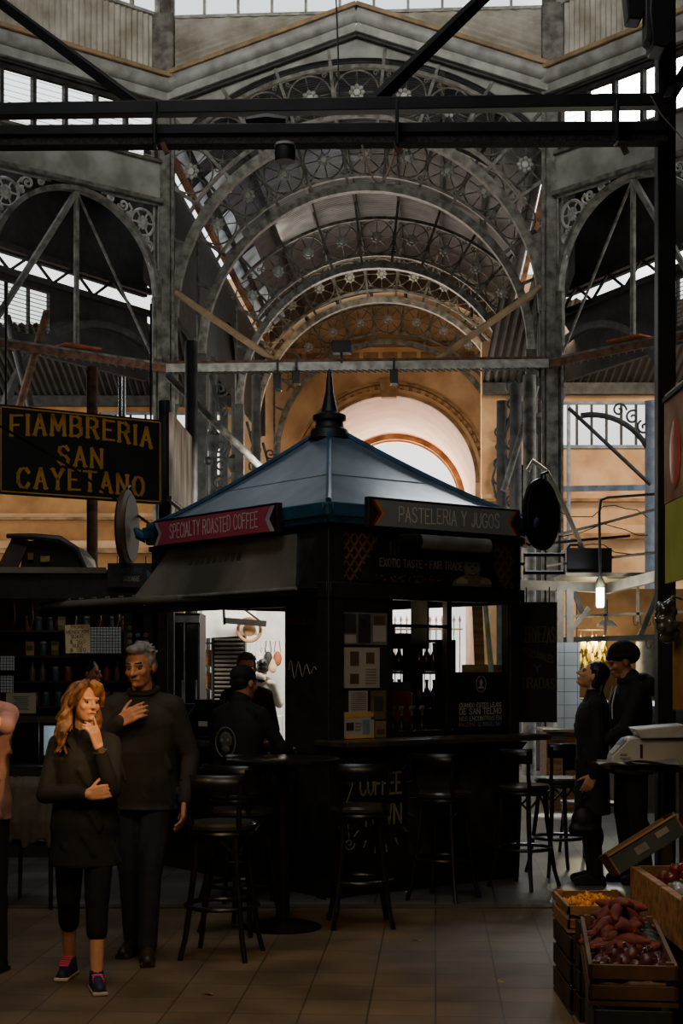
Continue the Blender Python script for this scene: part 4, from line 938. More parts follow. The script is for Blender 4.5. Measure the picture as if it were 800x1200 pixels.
# ------------------------------------------------------------------ bentwood bar stools and the round table
bent = mat('black_bentwood', '#191716', .32, var=.35, scale=6)
seat_m = mat('worn_seat', '#3a332c', .28, var=.35, scale=5)
def stool(label, x, y, rz):
    t = thing('bar_stool', label, 'stool', (x, y, 0), rz)
    MB().lathe([(0, .72), (.17, .72), (.19, .73), (.195, .75), (.185, .765), (.15, .76), (0, .752)], 28).build('seat', seat_m, t)
    m = MB(); m.tube([(.175 * cos(2 * pi * k / 24), .175 * sin(2 * pi * k / 24), .705) for k in range(24)], .017, 8, True); m.build('seat_ring', bent, t)
    for k, (sx, sy) in enumerate(((-1, -1), (1, -1), (1, 1), (-1, 1))):
        p = [(.11, .74), (.125, .5), (.145, .3), (.165, .12), (.19, 0)]
        MB().tube([(sx * a, sy * a, z) for a, z in p], [.019, .018, .017, .016, .015], 8).build('leg', bent, t)
    MB().tube([(.205 * cos(2 * pi * k / 28), .205 * sin(2 * pi * k / 28), .29) for k in range(28)], .014, 8, True).build('foot_ring', bent, t)
    for k in range(4):
        a = R(45 + 90 * k); pts = [(.16 * cos(a + u), .16 * sin(a + u), .71 - .12 * (1 - (u / .7) ** 2) if False else .58 + .12 * abs(u) / .7) for u in (-.7, -.45, -.2, 0, .2, .45, .7)]
        MB().tube(pts, .009, 6).build('leg_brace', bent, t)
    for s in (-1, 1): MB().tube([(s * .13, .12, .72), (s * .15, .17, .85), (s * .17, .2, 1.02)], [.017, .015, .013], 8).build('back_post', bent, t)
    m = MB(); m.grid(lambda i, j: (.2 * sin(R(-62 + 124 * i)), .1 + .125 * cos(R(-62 + 124 * i)) + .0, .93 + .11 * j), 14, 2); o = m.build('back_rest', bent, t, fix=False); sd = o.modifiers.new('t', 'SOLIDIFY'); sd.thickness = .018; sd.offset = 0
    return t
stool('black bentwood bar stool nearest the viewer, left of the round pedestal table', -.68, 8.5, R(168))
stool('black bentwood bar stool behind the nearest one, beside the pedestal table foot', -.62, 9.3, R(150))
stool('black bentwood bar stool standing in front of the COFFEE TOWN lettering', .12, 9.5, R(185))
stool('black bentwood bar stool at the right end of the kiosk front, nearest the chalkboard', 1.36, 11.15, R(140))
stool('black bentwood bar stool just past the kiosk corner beside the sunlit floor patch', 1.72, 11.85, R(200))
stool('black bentwood bar stool in shadow before the middle of the kiosk front', .72, 10.55, R(150))
t = thing('bar_table', 'round black pedestal bar table left of the kiosk front', 'table', (-.37, 9.4, 0))
MB().lathe([(0, 1.035), (.34, 1.04), (.36, 1.05), (.36, 1.065), (.34, 1.072), (0, 1.072)], 36).build('tabletop', mat('black_lacquer', '#22201e', .18, var=.2), t)
MB().tube([(0, 0, .02), (0, 0, 1.04)], .045, 14).build('pole', bent, t); MB().lathe([(.24, 0), (.245, .012), (.2, .03), (.06, .05)], 32).build('base', bent, t)
# ------------------------------------------------------------------ people: skin grown over a posed skeleton, clothes and hair grown over it
skin_warm = mat('skin_fair', '#d59a72', .5, var=.1, scale=12); skin_tan = mat('skin_tan', '#b98262', .55, var=.12, scale=12)
hair_red = mat('hair_auburn', '#94683f', .5, col2='#3f2816', scale=26, stretch=(1, 1, .4)); hair_dark = mat('hair_dark', '#1d1815', .5, var=.3); hair_grey = mat('hair_grey', '#8d8a85', .6, col2='#5d5a56', scale=30)
eye_w = mat('eye_white', '#5f5148', .3, var=.03); eye_d = mat('eye_dark', '#1c130d', .2, var=.03); lip = mat('lip_rose', '#9c5448', .5, var=.05)
def cloth(name, c, v=.25, s=9): return mat(name, c, .85, var=v, scale=s, bump=.15)

def lerp(a, b, t): return a + (b - a) * t
class Fig:
    """joints in a local frame: the figure faces -y, +x is the viewer's right"""
    def __init__(f, H, **J):
        s = f.s = H / 1.75
        d = dict(pelvis=(0, 0, .95), chest=(0, 0, 1.27), neck=(0, .01, 1.49), head=(0, -.015, 1.63), shl=(-.168, 0, 1.405), shr=(.168, 0, 1.405), ell=(-.235, .03, 1.13), elr=(.235, .03, 1.13), wrl=(-.24, -.05, .88), wrr=(.24, -.05, .88),
                 hil=(-.09, 0, .92), hir=(.09, 0, .92), knl=(-.1, -.015, .5), knr=(.1, -.015, .5), anl=(-.1, .02, .085), anr=(.1, .02, .085), fyl=0, fyr=0, hyaw=0, hpit=0, hrol=0)
        d.update(J)
        f.j = {k: (V(v) * s if isinstance(v, (tuple, list, V)) else v) for k, v in d.items()}
        f.HM = Euler((R(f.j['hpit']), R(f.j['hrol']), R(f.j['hyaw'])), 'XYZ').to_matrix()
        f.hp = {'l': None, 'r': None}
    def h(f, p): return f.j['head'] + f.HM @ (V(p) * f.s)
    def head(f, m, female=False):
        s = f.s; E = lambda c, r, n=14, k=10: m.ell(f.h(c), [x * s for x in r], f.HM, n, k); Cp = lambda a, b, r0, r1: m.cap(f.h(a), f.h(b), r0 * s, r1 * s)
        E((0, .018, .035), (.075, .094, .085)); E((0, -.022, -.02), (.064, .07, .088)); E((0, -.045, -.085), (.04 if not female else .034, .042, .03)); E((0, -.012, -.068), (.056 if not female else .05, .06, .04))
        Cp((0, -.088, .012), (0, -.113, -.026), .0085, .0135); 
        for q in (-1, 1):
            E((q * .013, -.1, -.03), (.0085, .012, .008)); E((q * .077, .012, -.008), (.011, .024, .033)); E((q * .036, -.064, -.022), (.026, .024, .024)); Cp((q * .012, -.089, .024), (q * .046, -.078, .025), .0095, .0095)
        Cp((-.02, -.087, -.058), (.02, -.087, -.058), .0085, .0085); Cp((-.016, -.085, -.067), (.016, -.085, -.067), .0085, .0085); E((0, -.082, -.09), (.018, .015, .014))
        m.cap(f.j['head'] + V((0, .02, -.05)) * s, f.j['neck'] + V((0, .005, -.05)) * s, .056 * s, .064 * s)
    def eyes(f, root, y=-.0745):
        for q in (-1, 1):
            e = MB().ell(f.h((q * .031, y, .002)), .0118 * f.s, f.HM, 10, 8).build('eye', eye_w, root); MB().ell(f.h((q * .031 - .000, y - .0085, .002)), [.0065 * f.s, .0045 * f.s, .006 * f.s], f.HM, 8, 6).build('iris', eye_d, e)
        m = MB(); m.cap(f.h((-.017, y - .0165, -.061)), f.h((.017, y - .0165, -.061)), .0055 * f.s, .0055 * f.s); m.build('lips', lip, root)
    def hand(f, m, side, d, n, curl=(.3, .35, .3), thumb=1, spread=.06, point=None):
        """d: finger direction, n: palm normal; thumb on +1/-1 side of d x n"""
        w = f.j['wr' + side]; s = f.s; d = V(d).normalized(); n = V(n); n = (n - d * n.dot(d)).normalized(); u = d.cross(n) * thumb
        for k in range(4):
            o = (.03 - .02 * k); base = w + (d * .088 + u * o * 1.05) * s
            m.cap(w + (u * o * .7 + d * .01) * s, base, .0165 * s, .0135 * s, 8)
            dd = (d + u * (o / .03) * spread).normalized(); L = (.04, .045, .042, .034)[k]; p = base
            for q in range(3):
                c = curl[q] * (0.15 if point == k else 1) * (1 + .12 * k); dd = (dd * cos(c) + n * sin(c)).normalized(); e = p + dd * L * (1, .62, .5)[q] * s
                m.cap(p, e, (.0098, .0088, .008)[q] * s, (.0088, .008, .0068)[q] * s, 8); p = e
        p = w + (u * .022 + d * .022 + n * .008) * s; dd = (d * .62 + u * .72 + n * .25).normalized()
        for q in range(3):
            e = p + dd * (.04, .034, .027)[q] * s; m.cap(p, e, (.014, .0112, .0098)[q] * s, (.0112, .0098, .008)[q] * s, 8); p = e; dd = (dd + d * .3 + n * .22).normalized()
    def arm(f, m, sd, r=(.05, .043, .039, .028), a0=0., a1=1.):
        s = f.s; S, E, W = f.j['sh' + sd], f.j['el' + sd], f.j['wr' + sd]
        if a0 < .5: m.cap(S, E, r[0] * s, r[1] * s)
        m.cap(E, lerp(E, W, a1), r[2] * 1.08 * s, lerp(r[2], r[3], a1) * s)
    def leg(f, m, sd, r=(.082, .058, .056, .036), k1=1.):
        s = f.s; Hh, K, A = f.j['hi' + sd], f.j['kn' + sd], f.j['an' + sd]
        m.cap(Hh, K, r[0] * s, r[1] * s); m.cap(K, lerp(K, A, k1), r[2] * s, lerp(r[2], r[3], k1) * s)
        if k1 > .8: m.ell(lerp(K, A, .3) + V((0, .02, 0)) * s, [.05 * s * r[2] / .056, .052 * s * r[2] / .056, .11 * s])
    def torso(f, m, g=0., hem=None, w=1., dp=1., belly=1., sh=.046):
        s = f.s; pe, ch, ne = f.j['pelvis'], f.j['chest'], f.j['neck']
        def ax(z):
            z = z * s
            return lerp(pe, ch, (z - pe.z) / (ch.z - pe.z)) if z < ch.z else lerp(ch, ne, (z - ch.z) / (ne.z - ch.z))
        prof = [(.86, .165, .115), (.93, .172, .12), (1.0, .162, .112 * belly), (1.08, .152, .112 * belly), (1.16, .155, .115 * belly), (1.24, .165, .12), (1.32, .172, .12), (1.38, .15, .105), (1.43, .1, .08)]
        if hem: prof = [(hem + (.86 - hem) * k / 5, .178 - .012 * k / 5, .128 - .012 * k / 5) for k in range(5)] + prof
        ratio = (pe.z / s) / .95
        rows = [ax(z if z > .95 else z * ratio) for z, a, b in prof]; n_ = 22
        v = []; fc = []
        for c_, (z, a, b) in zip(rows, prof): v += [(c_.x + (a * w + g) * s * cos(2 * pi * q / n_), c_.y + (b * dp + g) * s * sin(2 * pi * q / n_), c_.z) for q in range(n_)]
        for i in range(len(prof) - 1): fc += [(i * n_ + q, i * n_ + (q + 1) % n_, (i + 1) * n_ + (q + 1) % n_, (i + 1) * n_ + q) for q in range(n_)]
        fc += [tuple(range(n_))[::-1], tuple(range((len(prof) - 1) * n_, len(prof) * n_))]; m.add(v, fc)
        m.cap(f.j['shl'], f.j['shr'], (sh + g) * s, (sh + g) * s, 12)
        for q in 'lr': m.cap(f.j['neck'] + V((0, .012, -.035)) * s, f.j['sh' + q] + V((0, .005, .005)) * s, (.05 + g * .6) * s, (.045 + g) * s, 12)
        m.cap(f.j['neck'] + V((0, .01, .0)) * s, f.j['neck'] + V((0, .01, -.09)) * s, (.06 + g) * s, (.1 + g) * s, 12)

def shoe(m, A, s, ang=0, h=.1, toe=.2, tip=0):
    M = Matrix.Rotation(R(ang), 3, 'Z') @ Matrix.Rotation(R(tip), 3, 'X'); g = lambda p: A + M @ (V(p) * s)
    zb = -A.z / s if not tip else -.085
    m.cap(g((0, .035, zb + .042)), g((0, -.06, zb + .05)), .042 * s, .043 * s); m.cap(g((0, -.06, zb + .045)), g((0, -.15, zb + .034)), .045 * s, .034 * s); m.cap(g((0, .01, zb + .06)), g((0, .005, zb + h)), .045 * s, .042 * s)
    m.box(g((0, -.05, zb + .012)), (.082 * s, .25 * s, .024 * s), M=M)
    return M, zb

def person(label, loc, rz, f, skin, top, bottom, hem=.78, sleeve=1., cap_leg=1., hair=None, hands=None, shoes=None, extras=None, vox=.008, w=1., belly=1., topname='jacket', g=.016, eyes=True, female=False, group=None, lower=True, dp=1.):
    m = MB(); f.head(m, female); f.torso(m, -.012, None, w, dp, belly, .036)
    for sd in 'lr':
        f.arm(m, sd)
        if lower: f.leg(m, sd)
        if hands and sd in hands: f.hand(m, sd, **hands[sd])
    root = skin_obj('person', m, skin, None, vox * .75, 3); root.location = loc; root.rotation_euler = (0, 0, rz); tag(root, label, 'person', group)
    m = MB(); f.torso(m, g, hem, w, dp, belly)
    for sd in 'lr':
        f.arm(m, sd, (.058 + g * .3, .052, .05, .04), a1=sleeve)
    random.seed(11)
    for k in range(9):   # folds
        z = random.uniform(hem + .08, 1.3) * f.s; a = random.uniform(pi, 2 * pi); x, y = .16 * w * cos(a), .125 * sin(a); m.cap((x, y, z), (x * .9 + .05, y, z - .09), .018, .012, 6)
    skin_obj(topname, m, top, root, vox)
    if lower:
        m = MB()
        pe = f.j['pelvis']; s = f.s
        m.ell(pe + V((0, 0, -.02)) * s, [(.156 * w) * s, .118 * s * dp, .1 * s])
        for sd in 'lr': f.leg(m, sd, (.09 * w, .072, .068, .056), cap_leg)
        skin_obj('trousers' if cap_leg > .9 else 'capri_leggings', m, bottom, root, vox)
    if shoes:
        for sd in 'lr':
            m = MB(); shoe(m, f.j['an' + sd], f.s, f.j['fy' + sd], tip=f.j.get('tip' + sd, 0)); skin_obj('shoe', m, shoes, root, .006, 3)
    if hair: 
        m = MB(); hm = hair[0](f, m); skin_obj(hair[2] if len(hair) > 2 else 'hair', m, hair[1], root, .006, 2)
    if eyes: f.eyes(root)
    if extras: extras(f, root)
    return root

def hair_short(f, m):
    s = f.s; E = lambda c, r: m.ell(f.h(c), [x * s for x in r], f.HM, 16, 10)
    E((0, .03, .052), (.08, .094, .08)); E((0, .055, -.005), (.076, .07, .07)); E((0, -.03, .1), (.062, .05, .03))
    for q in (-1, 1): E((q * .067, .012, .025), (.017, .04, .042))
    random.seed(2)
    for k in range(60):
        a, b = random.uniform(0, 2 * pi), random.uniform(.2, 1.4); d = V((cos(a) * cos(b), sin(a) * cos(b), sin(b))); p = V((0, .03, .052)) + V((d.x * .078, d.y * .092, d.z * .079)); m.cap(f.h(p), f.h(p + d * .008 + V((.006, .004, 0))), .009 * s, .005 * s, 6)
def hair_long(f, m):
    s = f.s
    m.ell(f.h((0, .035, .045)), [.088 * s, .1 * s, .088 * s], f.HM, 16, 10)
    random.seed(8)
    for k in range(64):
        a = R(random.uniform(-35, 215)); rad = random.uniform(.07, .1); L = random.uniform(.2, .36)
        p = V((rad * cos(a) * .92, .03 + rad * sin(a), .06)); pts = []; ph = random.uniform(0, 6)
        for q in range(9):
            u = q / 8; out = 1 + .7 * u
            pts.append(f.h((p.x * out + .026 * sin(ph + u * 11) * u + (-.015 * u), p.y * (1 - .15 * u) + .018 * cos(ph + u * 11), .07 - L * u - .01)))
        m.tube(pts, [.016 * s * (1 - .55 * abs(u / 8 - .25)) for u in range(9)], 7)
    for q, x in ((-1, -.045), (1, .03), (1, .06), (-1, -.07)):
        m.tube([f.h((x * .3, -.05, .125)), f.h((x, -.07, .1)), f.h((x * 1.5, -.055, .05)), f.h((x * 1.75, -.03, -.02))], [.02 * s, .024 * s, .02 * s, .014 * s], 7)
def hair_bob(f, m):
    s = f.s; m.ell(f.h((0, .03, .045)), [.086 * s, .1 * s, .086 * s], f.HM); m.ell(f.h((0, .06, -.03)), [.078 * s, .065 * s, .09 * s], f.HM)
    for q in (-1, 1): m.cap(f.h((q * .07, .02, .05)), f.h((q * .075, .03, -.07)), .025 * s, .02 * s)
def hair_tail(f, m):
    hair_bob(f, m); s = f.s
    for k in range(7): m.tube([f.h((.015 * (k - 3), .09, 0)), f.h((.02 * (k - 3), .11, -.12)), f.h((.022 * (k - 3), .08, -.26))], [.02 * s, .022 * s, .012 * s], 7)
def beanie(f, m):
    s = f.s; m.ell(f.h((0, .03, .055)), [.093 * s, .112 * s, .092 * s], f.HM, 18, 12); m.ell(f.h((0, .085, .03)), [.085 * s, .075 * s, .08 * s], f.HM)
    m.tube([f.h((.088 * cos(a), .022 + .104 * sin(a), .028 - .025 * sin(a))) for a in [2 * pi * k / 24 for k in range(24)]], .019 * s, 8, True)
def ball_cap(f, m):
    s = f.s; m.ell(f.h((0, .025, .05)), [.087 * s, .104 * s, .08 * s], f.HM, 18, 12); m.ell(f.h((0, -.11, .035)), [.07 * s, .075 * s, .012 * s], f.HM); m.ell(f.h((0, .06, .0)), [.078 * s, .06 * s, .06 * s], f.HM)

# --- woman walking with her hand at her chin
W_SC = 1.6 / 1.75
wf = Fig(1.55, shl=(-.155, .01, 1.4), shr=(.152, .0, 1.4), ell=(-.225, -.06, 1.115), wrl=(.03, -.215, 1.13), elr=(.165, -.17, 1.145), wrr=(.09, -.2, 1.395), head=(-.005, -.035, 1.645),
         hil=(-.085, 0, .92), hir=(.085, 0, .92), knl=(-.1, .07, .5), anl=(-.11, .27, .12), knr=(.075, -.1, .5), anr=(.075, -.14, .09), fyl=-12, fyr=10, hyaw=38, hpit=-2, hrol=3, tipl=0)
def w_extra(f, root):
    s = f.s
    # watch
    t = MB(); W, E = f.j['wrr'], f.j['elr']; d = (E - W).normalized(); c = W + d * .025 * s; a = d.orthogonal().normalized(); b = d.cross(a)
    t.tube([c + (a * cos(k * pi / 8) + b * sin(k * pi / 8)) * .036 * s for k in range(16)], .009 * s, 6, True); w = t.build('wristwatch', mat('watch_steel', '#b9b6ae', .25, .9), root)
    m = MB(); m.lathe([(.017, 0), (.017, .01)], 14, c + V((.012, -.034, .01)) * s, Matrix.Rotation(R(90), 3, 'X')); m.build('watch_face', eye_w, w)
    # collar and open neckline
    m = MB()
    for q in (-1, 1): m.prism([(q * .03 * s, -.118 * s, 1.32 * s), (q * .1 * s, -.1 * s, 1.43 * s), (q * .075 * s, -.03 * s, 1.5 * s), (q * .05 * s, -.09 * s, 1.45 * s)], (0, -.012, 0))
    m.build('collar', MATS['olive_black'], root, bevel=.004)
    for sd in 'lr':
        A = f.j['an' + sd]; m = MB(); M = Matrix.Rotation(R(f.j['fy' + sd]), 3, 'Z')
        for k in range(5): m.cap(A + M @ V((-.026, -.035 - k * .02, -.0 - k * .009)) * s, A + M @ V((.026, -.04 - k * .02, .0 - k * .009)) * s, .006, .006, 6)
        m.build('laces', mat('pink_laces', '#d8487a', .6), root)
        m = MB(); m.box(A + M @ V((0, -.055, -A.z / s + .012)) * s, (.086 * s, .262 * s, .022 * s), M=M); m.build('sole', mat('pale_sole', '#b9a894', .7), root, bevel=.006)
cloth('olive_black', '#1f1d1a'); cloth('leggings_black', '#131212'); cloth('charcoal_knit', '#262321'); cloth('navy_jeans', '#20232b'); cloth('black_cloth', '#151413'); cloth('hoodie_black', '#1c1b1a'); cloth('coat_dark', '#1f1d18')
person('auburn-haired woman walking with a hand at her chin, in dark jacket and capri leggings', (-1.325, 7.72, 0), R(6), wf, skin_warm, MATS['olive_black'], MATS['leggings_black'], hem=.7, sleeve=.9, cap_leg=.42,
       hair=(hair_long, hair_red), hands={'r': dict(d=(-.25, -.12, .95), n=(-.75, .5, .1), curl=(.35, .6, .5), thumb=-1, point=0), 'l': dict(d=(.9, -.1, .15), n=(.1, .95, 0), curl=(.3, .4, .3), thumb=1)}, shoes=mat('navy_sneaker', '#22263f', .6, var=.3), extras=w_extra, vox=.007, w=1.1, female=True, dp=1.08)

# --- man beside her, hand raised to his chest
mf = Fig(1.76, shl=(-.182, 0, 1.41), shr=(.182, 0, 1.41), ell=(-.27, -.06, 1.16), wrl=(-.075, -.2, 1.335), elr=(.27, .03, 1.13), wrr=(.255, -.06, .89), hil=(-.09, 0, .92), hir=(.09, 0, .92), knl=(-.08, .02, .5), anl=(-.09, .12, .09), knr=(.06, -.07, .5), anr=(.05, -.09, .085),
         head=(0, -.05, 1.635), hyaw=-10, hpit=9, hrol=-2, fyl=-6, fyr=16)
def m_extra(f, root):
    s = f.s; m = MB(); m.tube([(.075 * s * cos(a), .012 + .068 * s * sin(a), (1.5 + .018 * sin(a)) * s) for a in [2 * pi * k / 20 for k in range(20)]], .02 * s, 8, True); m.build('collar', MATS['charcoal_knit'], root)
    m = MB(); m.cap(f.h((-.05, -.088, .034)), f.h((-.014, -.092, .03)), .0045, .004); m.cap(f.h((.05, -.088, .034)), f.h((.014, -.092, .03)), .0045, .004); m.build('eyebrows', MATS['charcoal_knit'], root)
person('grey-haired man in a dark sweater walking with one hand raised to his chest', (-1.12, 8.42, 0), R(-8), mf, skin_tan, MATS['charcoal_knit'], MATS['navy_jeans'], hem=.84, hair=(hair_short, hair_grey), topname='sweater',
       hands={'l': dict(d=(.85, -.15, .45), n=(.15, .95, -.1), curl=(.25, .3, .25), thumb=1), 'r': dict(d=(0, -.2, -1), n=(-1, -.1, 0), thumb=1)}, shoes=mat('brown_boot', '#2c211a', .5), extras=m_extra, vox=.008, w=1.14, belly=1.15)

# --- couple on the right
nf = Fig(1.82, head=(-.02, -.07, 1.62), neck=(0, -.01, 1.49), ell=(-.27, -.12, 1.15), wrl=(-.12, -.3, 1.05), elr=(.25, -.12, 1.14), wrr=(.14, -.3, 1.0), hpit=20, knl=(-.09, -.03, .5), knr=(.1, .02, .5), anr=(.1, .08, .085), fyl=5, fyr=-5)
def n_extra(f, root):
    s = f.s; m = MB(); m.ell((0, .11 * s, 1.44 * s), [.12 * s, .075 * s, .09 * s]); m.ell((0, .16 * s, 1.42 * s), [.1 * s, .05 * s, .06 * s]); m.tube([(.085 * s * cos(a), .01 + .09 * s * sin(a), (1.49 + .02 * sin(a)) * s) for a in [2 * pi * k / 20 for k in range(20)]], .028 * s, 8, True); skin_obj('hood', m, MATS['hoodie_black'], root, .008)
    m = MB()
    for q in (-1, 1): m.tube([(q * .05, -.13, 1.44 * s), (q * .055, -.165, 1.3 * s), (q * .05, -.16, 1.2 * s)], .005, 6)
    m.build('drawstring', chalk, root)
person('tall man in a black beanie and dark hooded jacket, seen in profile', (2.2, 11.35, 0), R(-84), nf, skin_tan, MATS['hoodie_black'], MATS['black_cloth'], hem=.8, hair=(beanie, mat('beanie_knit', '#191817', .95, var=.3, scale=40, bump=.3), 'beanie'), hands={'l': dict(d=(.6, -.6, .1), n=(.3, .9, 0)), 'r': dict(d=(-.6, -.6, 0), n=(-.3, .9, 0), thumb=-1)}, shoes=MATS['black_cloth'], extras=n_extra, w=1.12, dp=1.12, topname='hooded_jacket')
kf = Fig(1.68, head=(.0, -.0, 1.64), hpit=-24, ell=(-.21, .02, 1.13), wrl=(-.2, -.02, .87), elr=(.21, .02, 1.13), wrr=(.2, -.02, .87))
person('woman in a long dark coat, face tilted up, before the man in the beanie', (1.9, 11.32, 0), R(-92), kf, skin_warm, MATS['coat_dark'], MATS['black_cloth'], hem=.55, hair=(hair_tail, hair_dark), hands={'l': dict(d=(.1, -.4, -.9), n=(.9, 0, 0)), 'r': dict(d=(-.1, -.4, -.9), n=(-.9, 0, 0), thumb=-1)}, shoes=MATS['black_cloth'], topname='coat', w=1.02, female=True)
# --- barista, seated man in a cap, passers-by
gf = Fig(1.74, head=(0, -.02, 1.635), hyaw=22, hpit=4, ell=(-.25, -.05, 1.13), wrl=(-.15, -.25, 1.12), elr=(.25, -.05, 1.13), wrr=(.12, -.27, 1.12))
p = kl(.62, 1.95, 0)
person('grey-haired barista in black standing inside the kiosk behind the serving counter', (p.x, p.y, 0), R(-15), gf, skin_tan, MATS['black_cloth'], MATS['black_cloth'], hair=(hair_short, mat('hair_pepper', '#5c5650', .6, col2='#38342f', scale=30)), hands={'l': dict(d=(.5, -.8, 0), n=(0, 0, -1)), 'r': dict(d=(-.5, -.8, 0), n=(0, 0, -1), thumb=-1)}, shoes=MATS['black_cloth'], topname='shirt', vox=.009)
SEAT = .745
cf = Fig(1.74, pelvis=(0, 0, .95), hil=(-.1, 0, .9), hir=(.1, 0, .9), knl=(-.17, -.4, .92), knr=(.17, -.4, .92), anl=(-.15, -.34, .5), anr=(.15, -.34, .5), ell=(-.28, -.14, 1.17), wrl=(-.2, -.36, 1.14), elr=(.28, -.14, 1.17), wrr=(.2, -.38, 1.14), hpit=8, hyaw=-8, chest=(0, -.04, 1.27), neck=(0, -.06, 1.49), head=(0, -.1, 1.62), shl=(-.178, -.05, 1.39), shr=(.178, -.05, 1.39), fyl=8, fyr=-8)
def c_extra(f, root):
    t = MB(); y = .117; cx, cz = -.0, 1.2   # round skull emblem printed on the back of the jacket
    t.tube([(cx + .085 * cos(a), y + .012, cz + .105 * sin(a)) for a in [2 * pi * k / 28 for k in range(28)]], .004, 5, True)
    for k in (-1, 1): t.ell((cx + k * .026, y + .02, cz + .012), (.012, .006, .014))
    e = t.build('back_emblem', mat('emblem_grey', '#6f6c66', .8), root)
    m = MB(); m.ell((cx, y + .01, cz + .015), (.055, .012, .058)); m.ell((cx, y + .01, cz - .045), (.034, .012, .03)); m.build('skull_print', mat('emblem_dim', '#4a4743', .8), root)
p = V((-.74, 10.52, 0)); t = stool('black bar stool under the man in the cap at the serving counter', p.x, p.y, R(210))
person('man in a black cap seated at the serving counter with his back turned', (p.x, p.y, -.085), R(180 - 32), cf, skin_tan, MATS['black_cloth'], MATS['black_cloth'], hem=.84, hair=(ball_cap, mat('cap_black', '#161515', .8), 'cap'), hands={'l': dict(d=(.4, -.9, 0), n=(0, 0, -1)), 'r': dict(d=(-.4, -.9, 0), n=(0, 0, -1), thumb=-1)}, shoes=MATS['black_cloth'], extras=c_extra, w=1.1, topname='jacket', vox=.009)
hf = Fig(1.72, head=(.02, -.05, 1.63), hyaw=30, hpit=10, elr=(.24, -.1, 1.14), wrr=(.2, -.3, 1.2), ell=(-.24, -.06, 1.14), wrl=(-.12, -.3, 1.15))
def h_extra(f, root):
    m = MB(); m.ell((0, .11, 1.46), [.13, .07, .1]); m.tube([(.1 * cos(a), .02 + .1 * sin(a), 1.49 + .02 * sin(a)) for a in [2 * pi * k / 20 for k in range(20)]], .03, 8, True); skin_obj('hood', m, MATS['cream_parka'], root, .01)
cloth('cream_parka', '#cdbfa8'); cloth('grey_scarf_coat', '#77746f')
person('person in a cream hooded parka seen from behind, beyond the kiosk', (-1.08, 20.3, 0), R(150), hf, skin_tan, MATS['cream_parka'], MATS['black_cloth'], hem=.8, hair=(hair_short, hair_dark), shoes=MATS['black_cloth'], extras=h_extra, vox=.012, eyes=False, w=1.1)
of = Fig(1.72, hyaw=-20)
person('dark-haired person in a grey coat farther back, left of the cream parka', (-1.36, 21.8, 0), R(200), of, skin_tan, MATS['grey_scarf_coat'], MATS['black_cloth'], hem=.7, hair=(hair_bob, hair_dark), shoes=MATS['black_cloth'], vox=.012, eyes=False, topname='coat')
df = Fig(1.7, head=(0, -.02, 1.63), hyaw=0, hpit=5)
person('dark-haired deli seller in profile behind the counter, under the handwritten price card', (-2.28, 13.45, 0), R(75), df, skin_tan, MATS['black_cloth'], MATS['black_cloth'], hair=(hair_bob, hair_dark), shoes=MATS['black_cloth'], topname='shirt', vox=.009)
# --- person cut off by the left edge, elbow raised
cloth('pink_shirt', '#8f6d68')
lf = Fig(1.72, shl=(-.17, 0, 1.41), shr=(.17, 0, 1.41), elr=(.255, -.19, 1.36), wrr=(.08, -.36, 1.42), hyaw=-30)
person('person in a pink shirt, cut off by the left edge, with a bare elbow raised', (-1.95, 8.05, 0), R(-15), lf, skin_warm, MATS['pink_shirt'], MATS['black_cloth'], hem=.84, sleeve=.05, hair=(hair_bob, hair_dark), hands={'r': dict(d=(-.8, -.3, .3), n=(0, .9, 0))}, shoes=MATS['black_cloth'], topname='shirt', vox=.009)
# ------------------------------------------------------------------ deli stall on the left
wood_m = mat('stall_wood', '#a97b4a', .65, col2='#6f4c2a', scale=3, stretch=(1, 8, 8), bump=.1)
wood_dk = mat('dark_stall_wood', '#4a3524', .7, col2='#2c1f15', scale=4)
gold = mat('gold_paint', '#c98f2d', .5, var=.12, scale=3); sign_black = mat('sign_black', '#1c1a18', .5, var=.2)
t = thing('deli_sign', 'large black sign with gold letters reading FIAMBRERIA SAN CAYETANO', 'sign', P(-2, 780, 14.45), 0)
a, b = P(-2, 780, 14.45), P(190, 780, 15.42); rz = atan2(b.y - a.y, b.x - a.x); Ls = (b - a).length; t.rotation_euler = (0, 0, rz); z0 = 3.315 - CAMZ; hs = .87
MB().b2((0, 0, z0), (Ls, .05, z0 + hs)).build('board', sign_black, t, bevel=.006)
m = MB()
for q in ((.02, z0 + .02, Ls - .02, z0 + .032), (.02, z0 + hs - .032, Ls - .02, z0 + hs - .02), (.02, z0 + .02, .032, z0 + hs - .02), (Ls - .032, z0 + .02, Ls - .02, z0 + hs - .02)): m.b2((q[0], -.004, q[1]), (q[2], .0, q[3]))
m.build('gold_border', gold, t, smooth=False)
for nm, w, x, z, h, wd, bd in (('lettering', 'FIAMBRERIA', .13, .575, .19, Ls - .26, .05), ('lettering', 'SAN', .62, .33, .18, .46, 0), ('lettering', 'CAYETANO', .2, .07, .19, Ls - .42, .02)):
    m = MB(); text(m, w, (x, -.006, z0 + z), (1, 0, 0), (0, 0, 1), h, wd, .15, .1, gap=2.7, bend=bd); m.build(nm, gold, t, smooth=False)
for x in (.1, Ls - .1): MB().tube([(x, .06, z0 + hs), (x, .06, z0 + hs + 1.2)], .012, 6).build('hanging_rod', iron_black, t)
o = MB().tube([P(-4, 497, 14.2), P(80, 545, 13.6), P(160, 603, 12.8), P(186, 622, 12.5)], .012, 6).build('slack_cable', iron_black); tag(o, 'dark cable slanting across the gold-lettered sign down to the kiosk roof corner', 'cable')
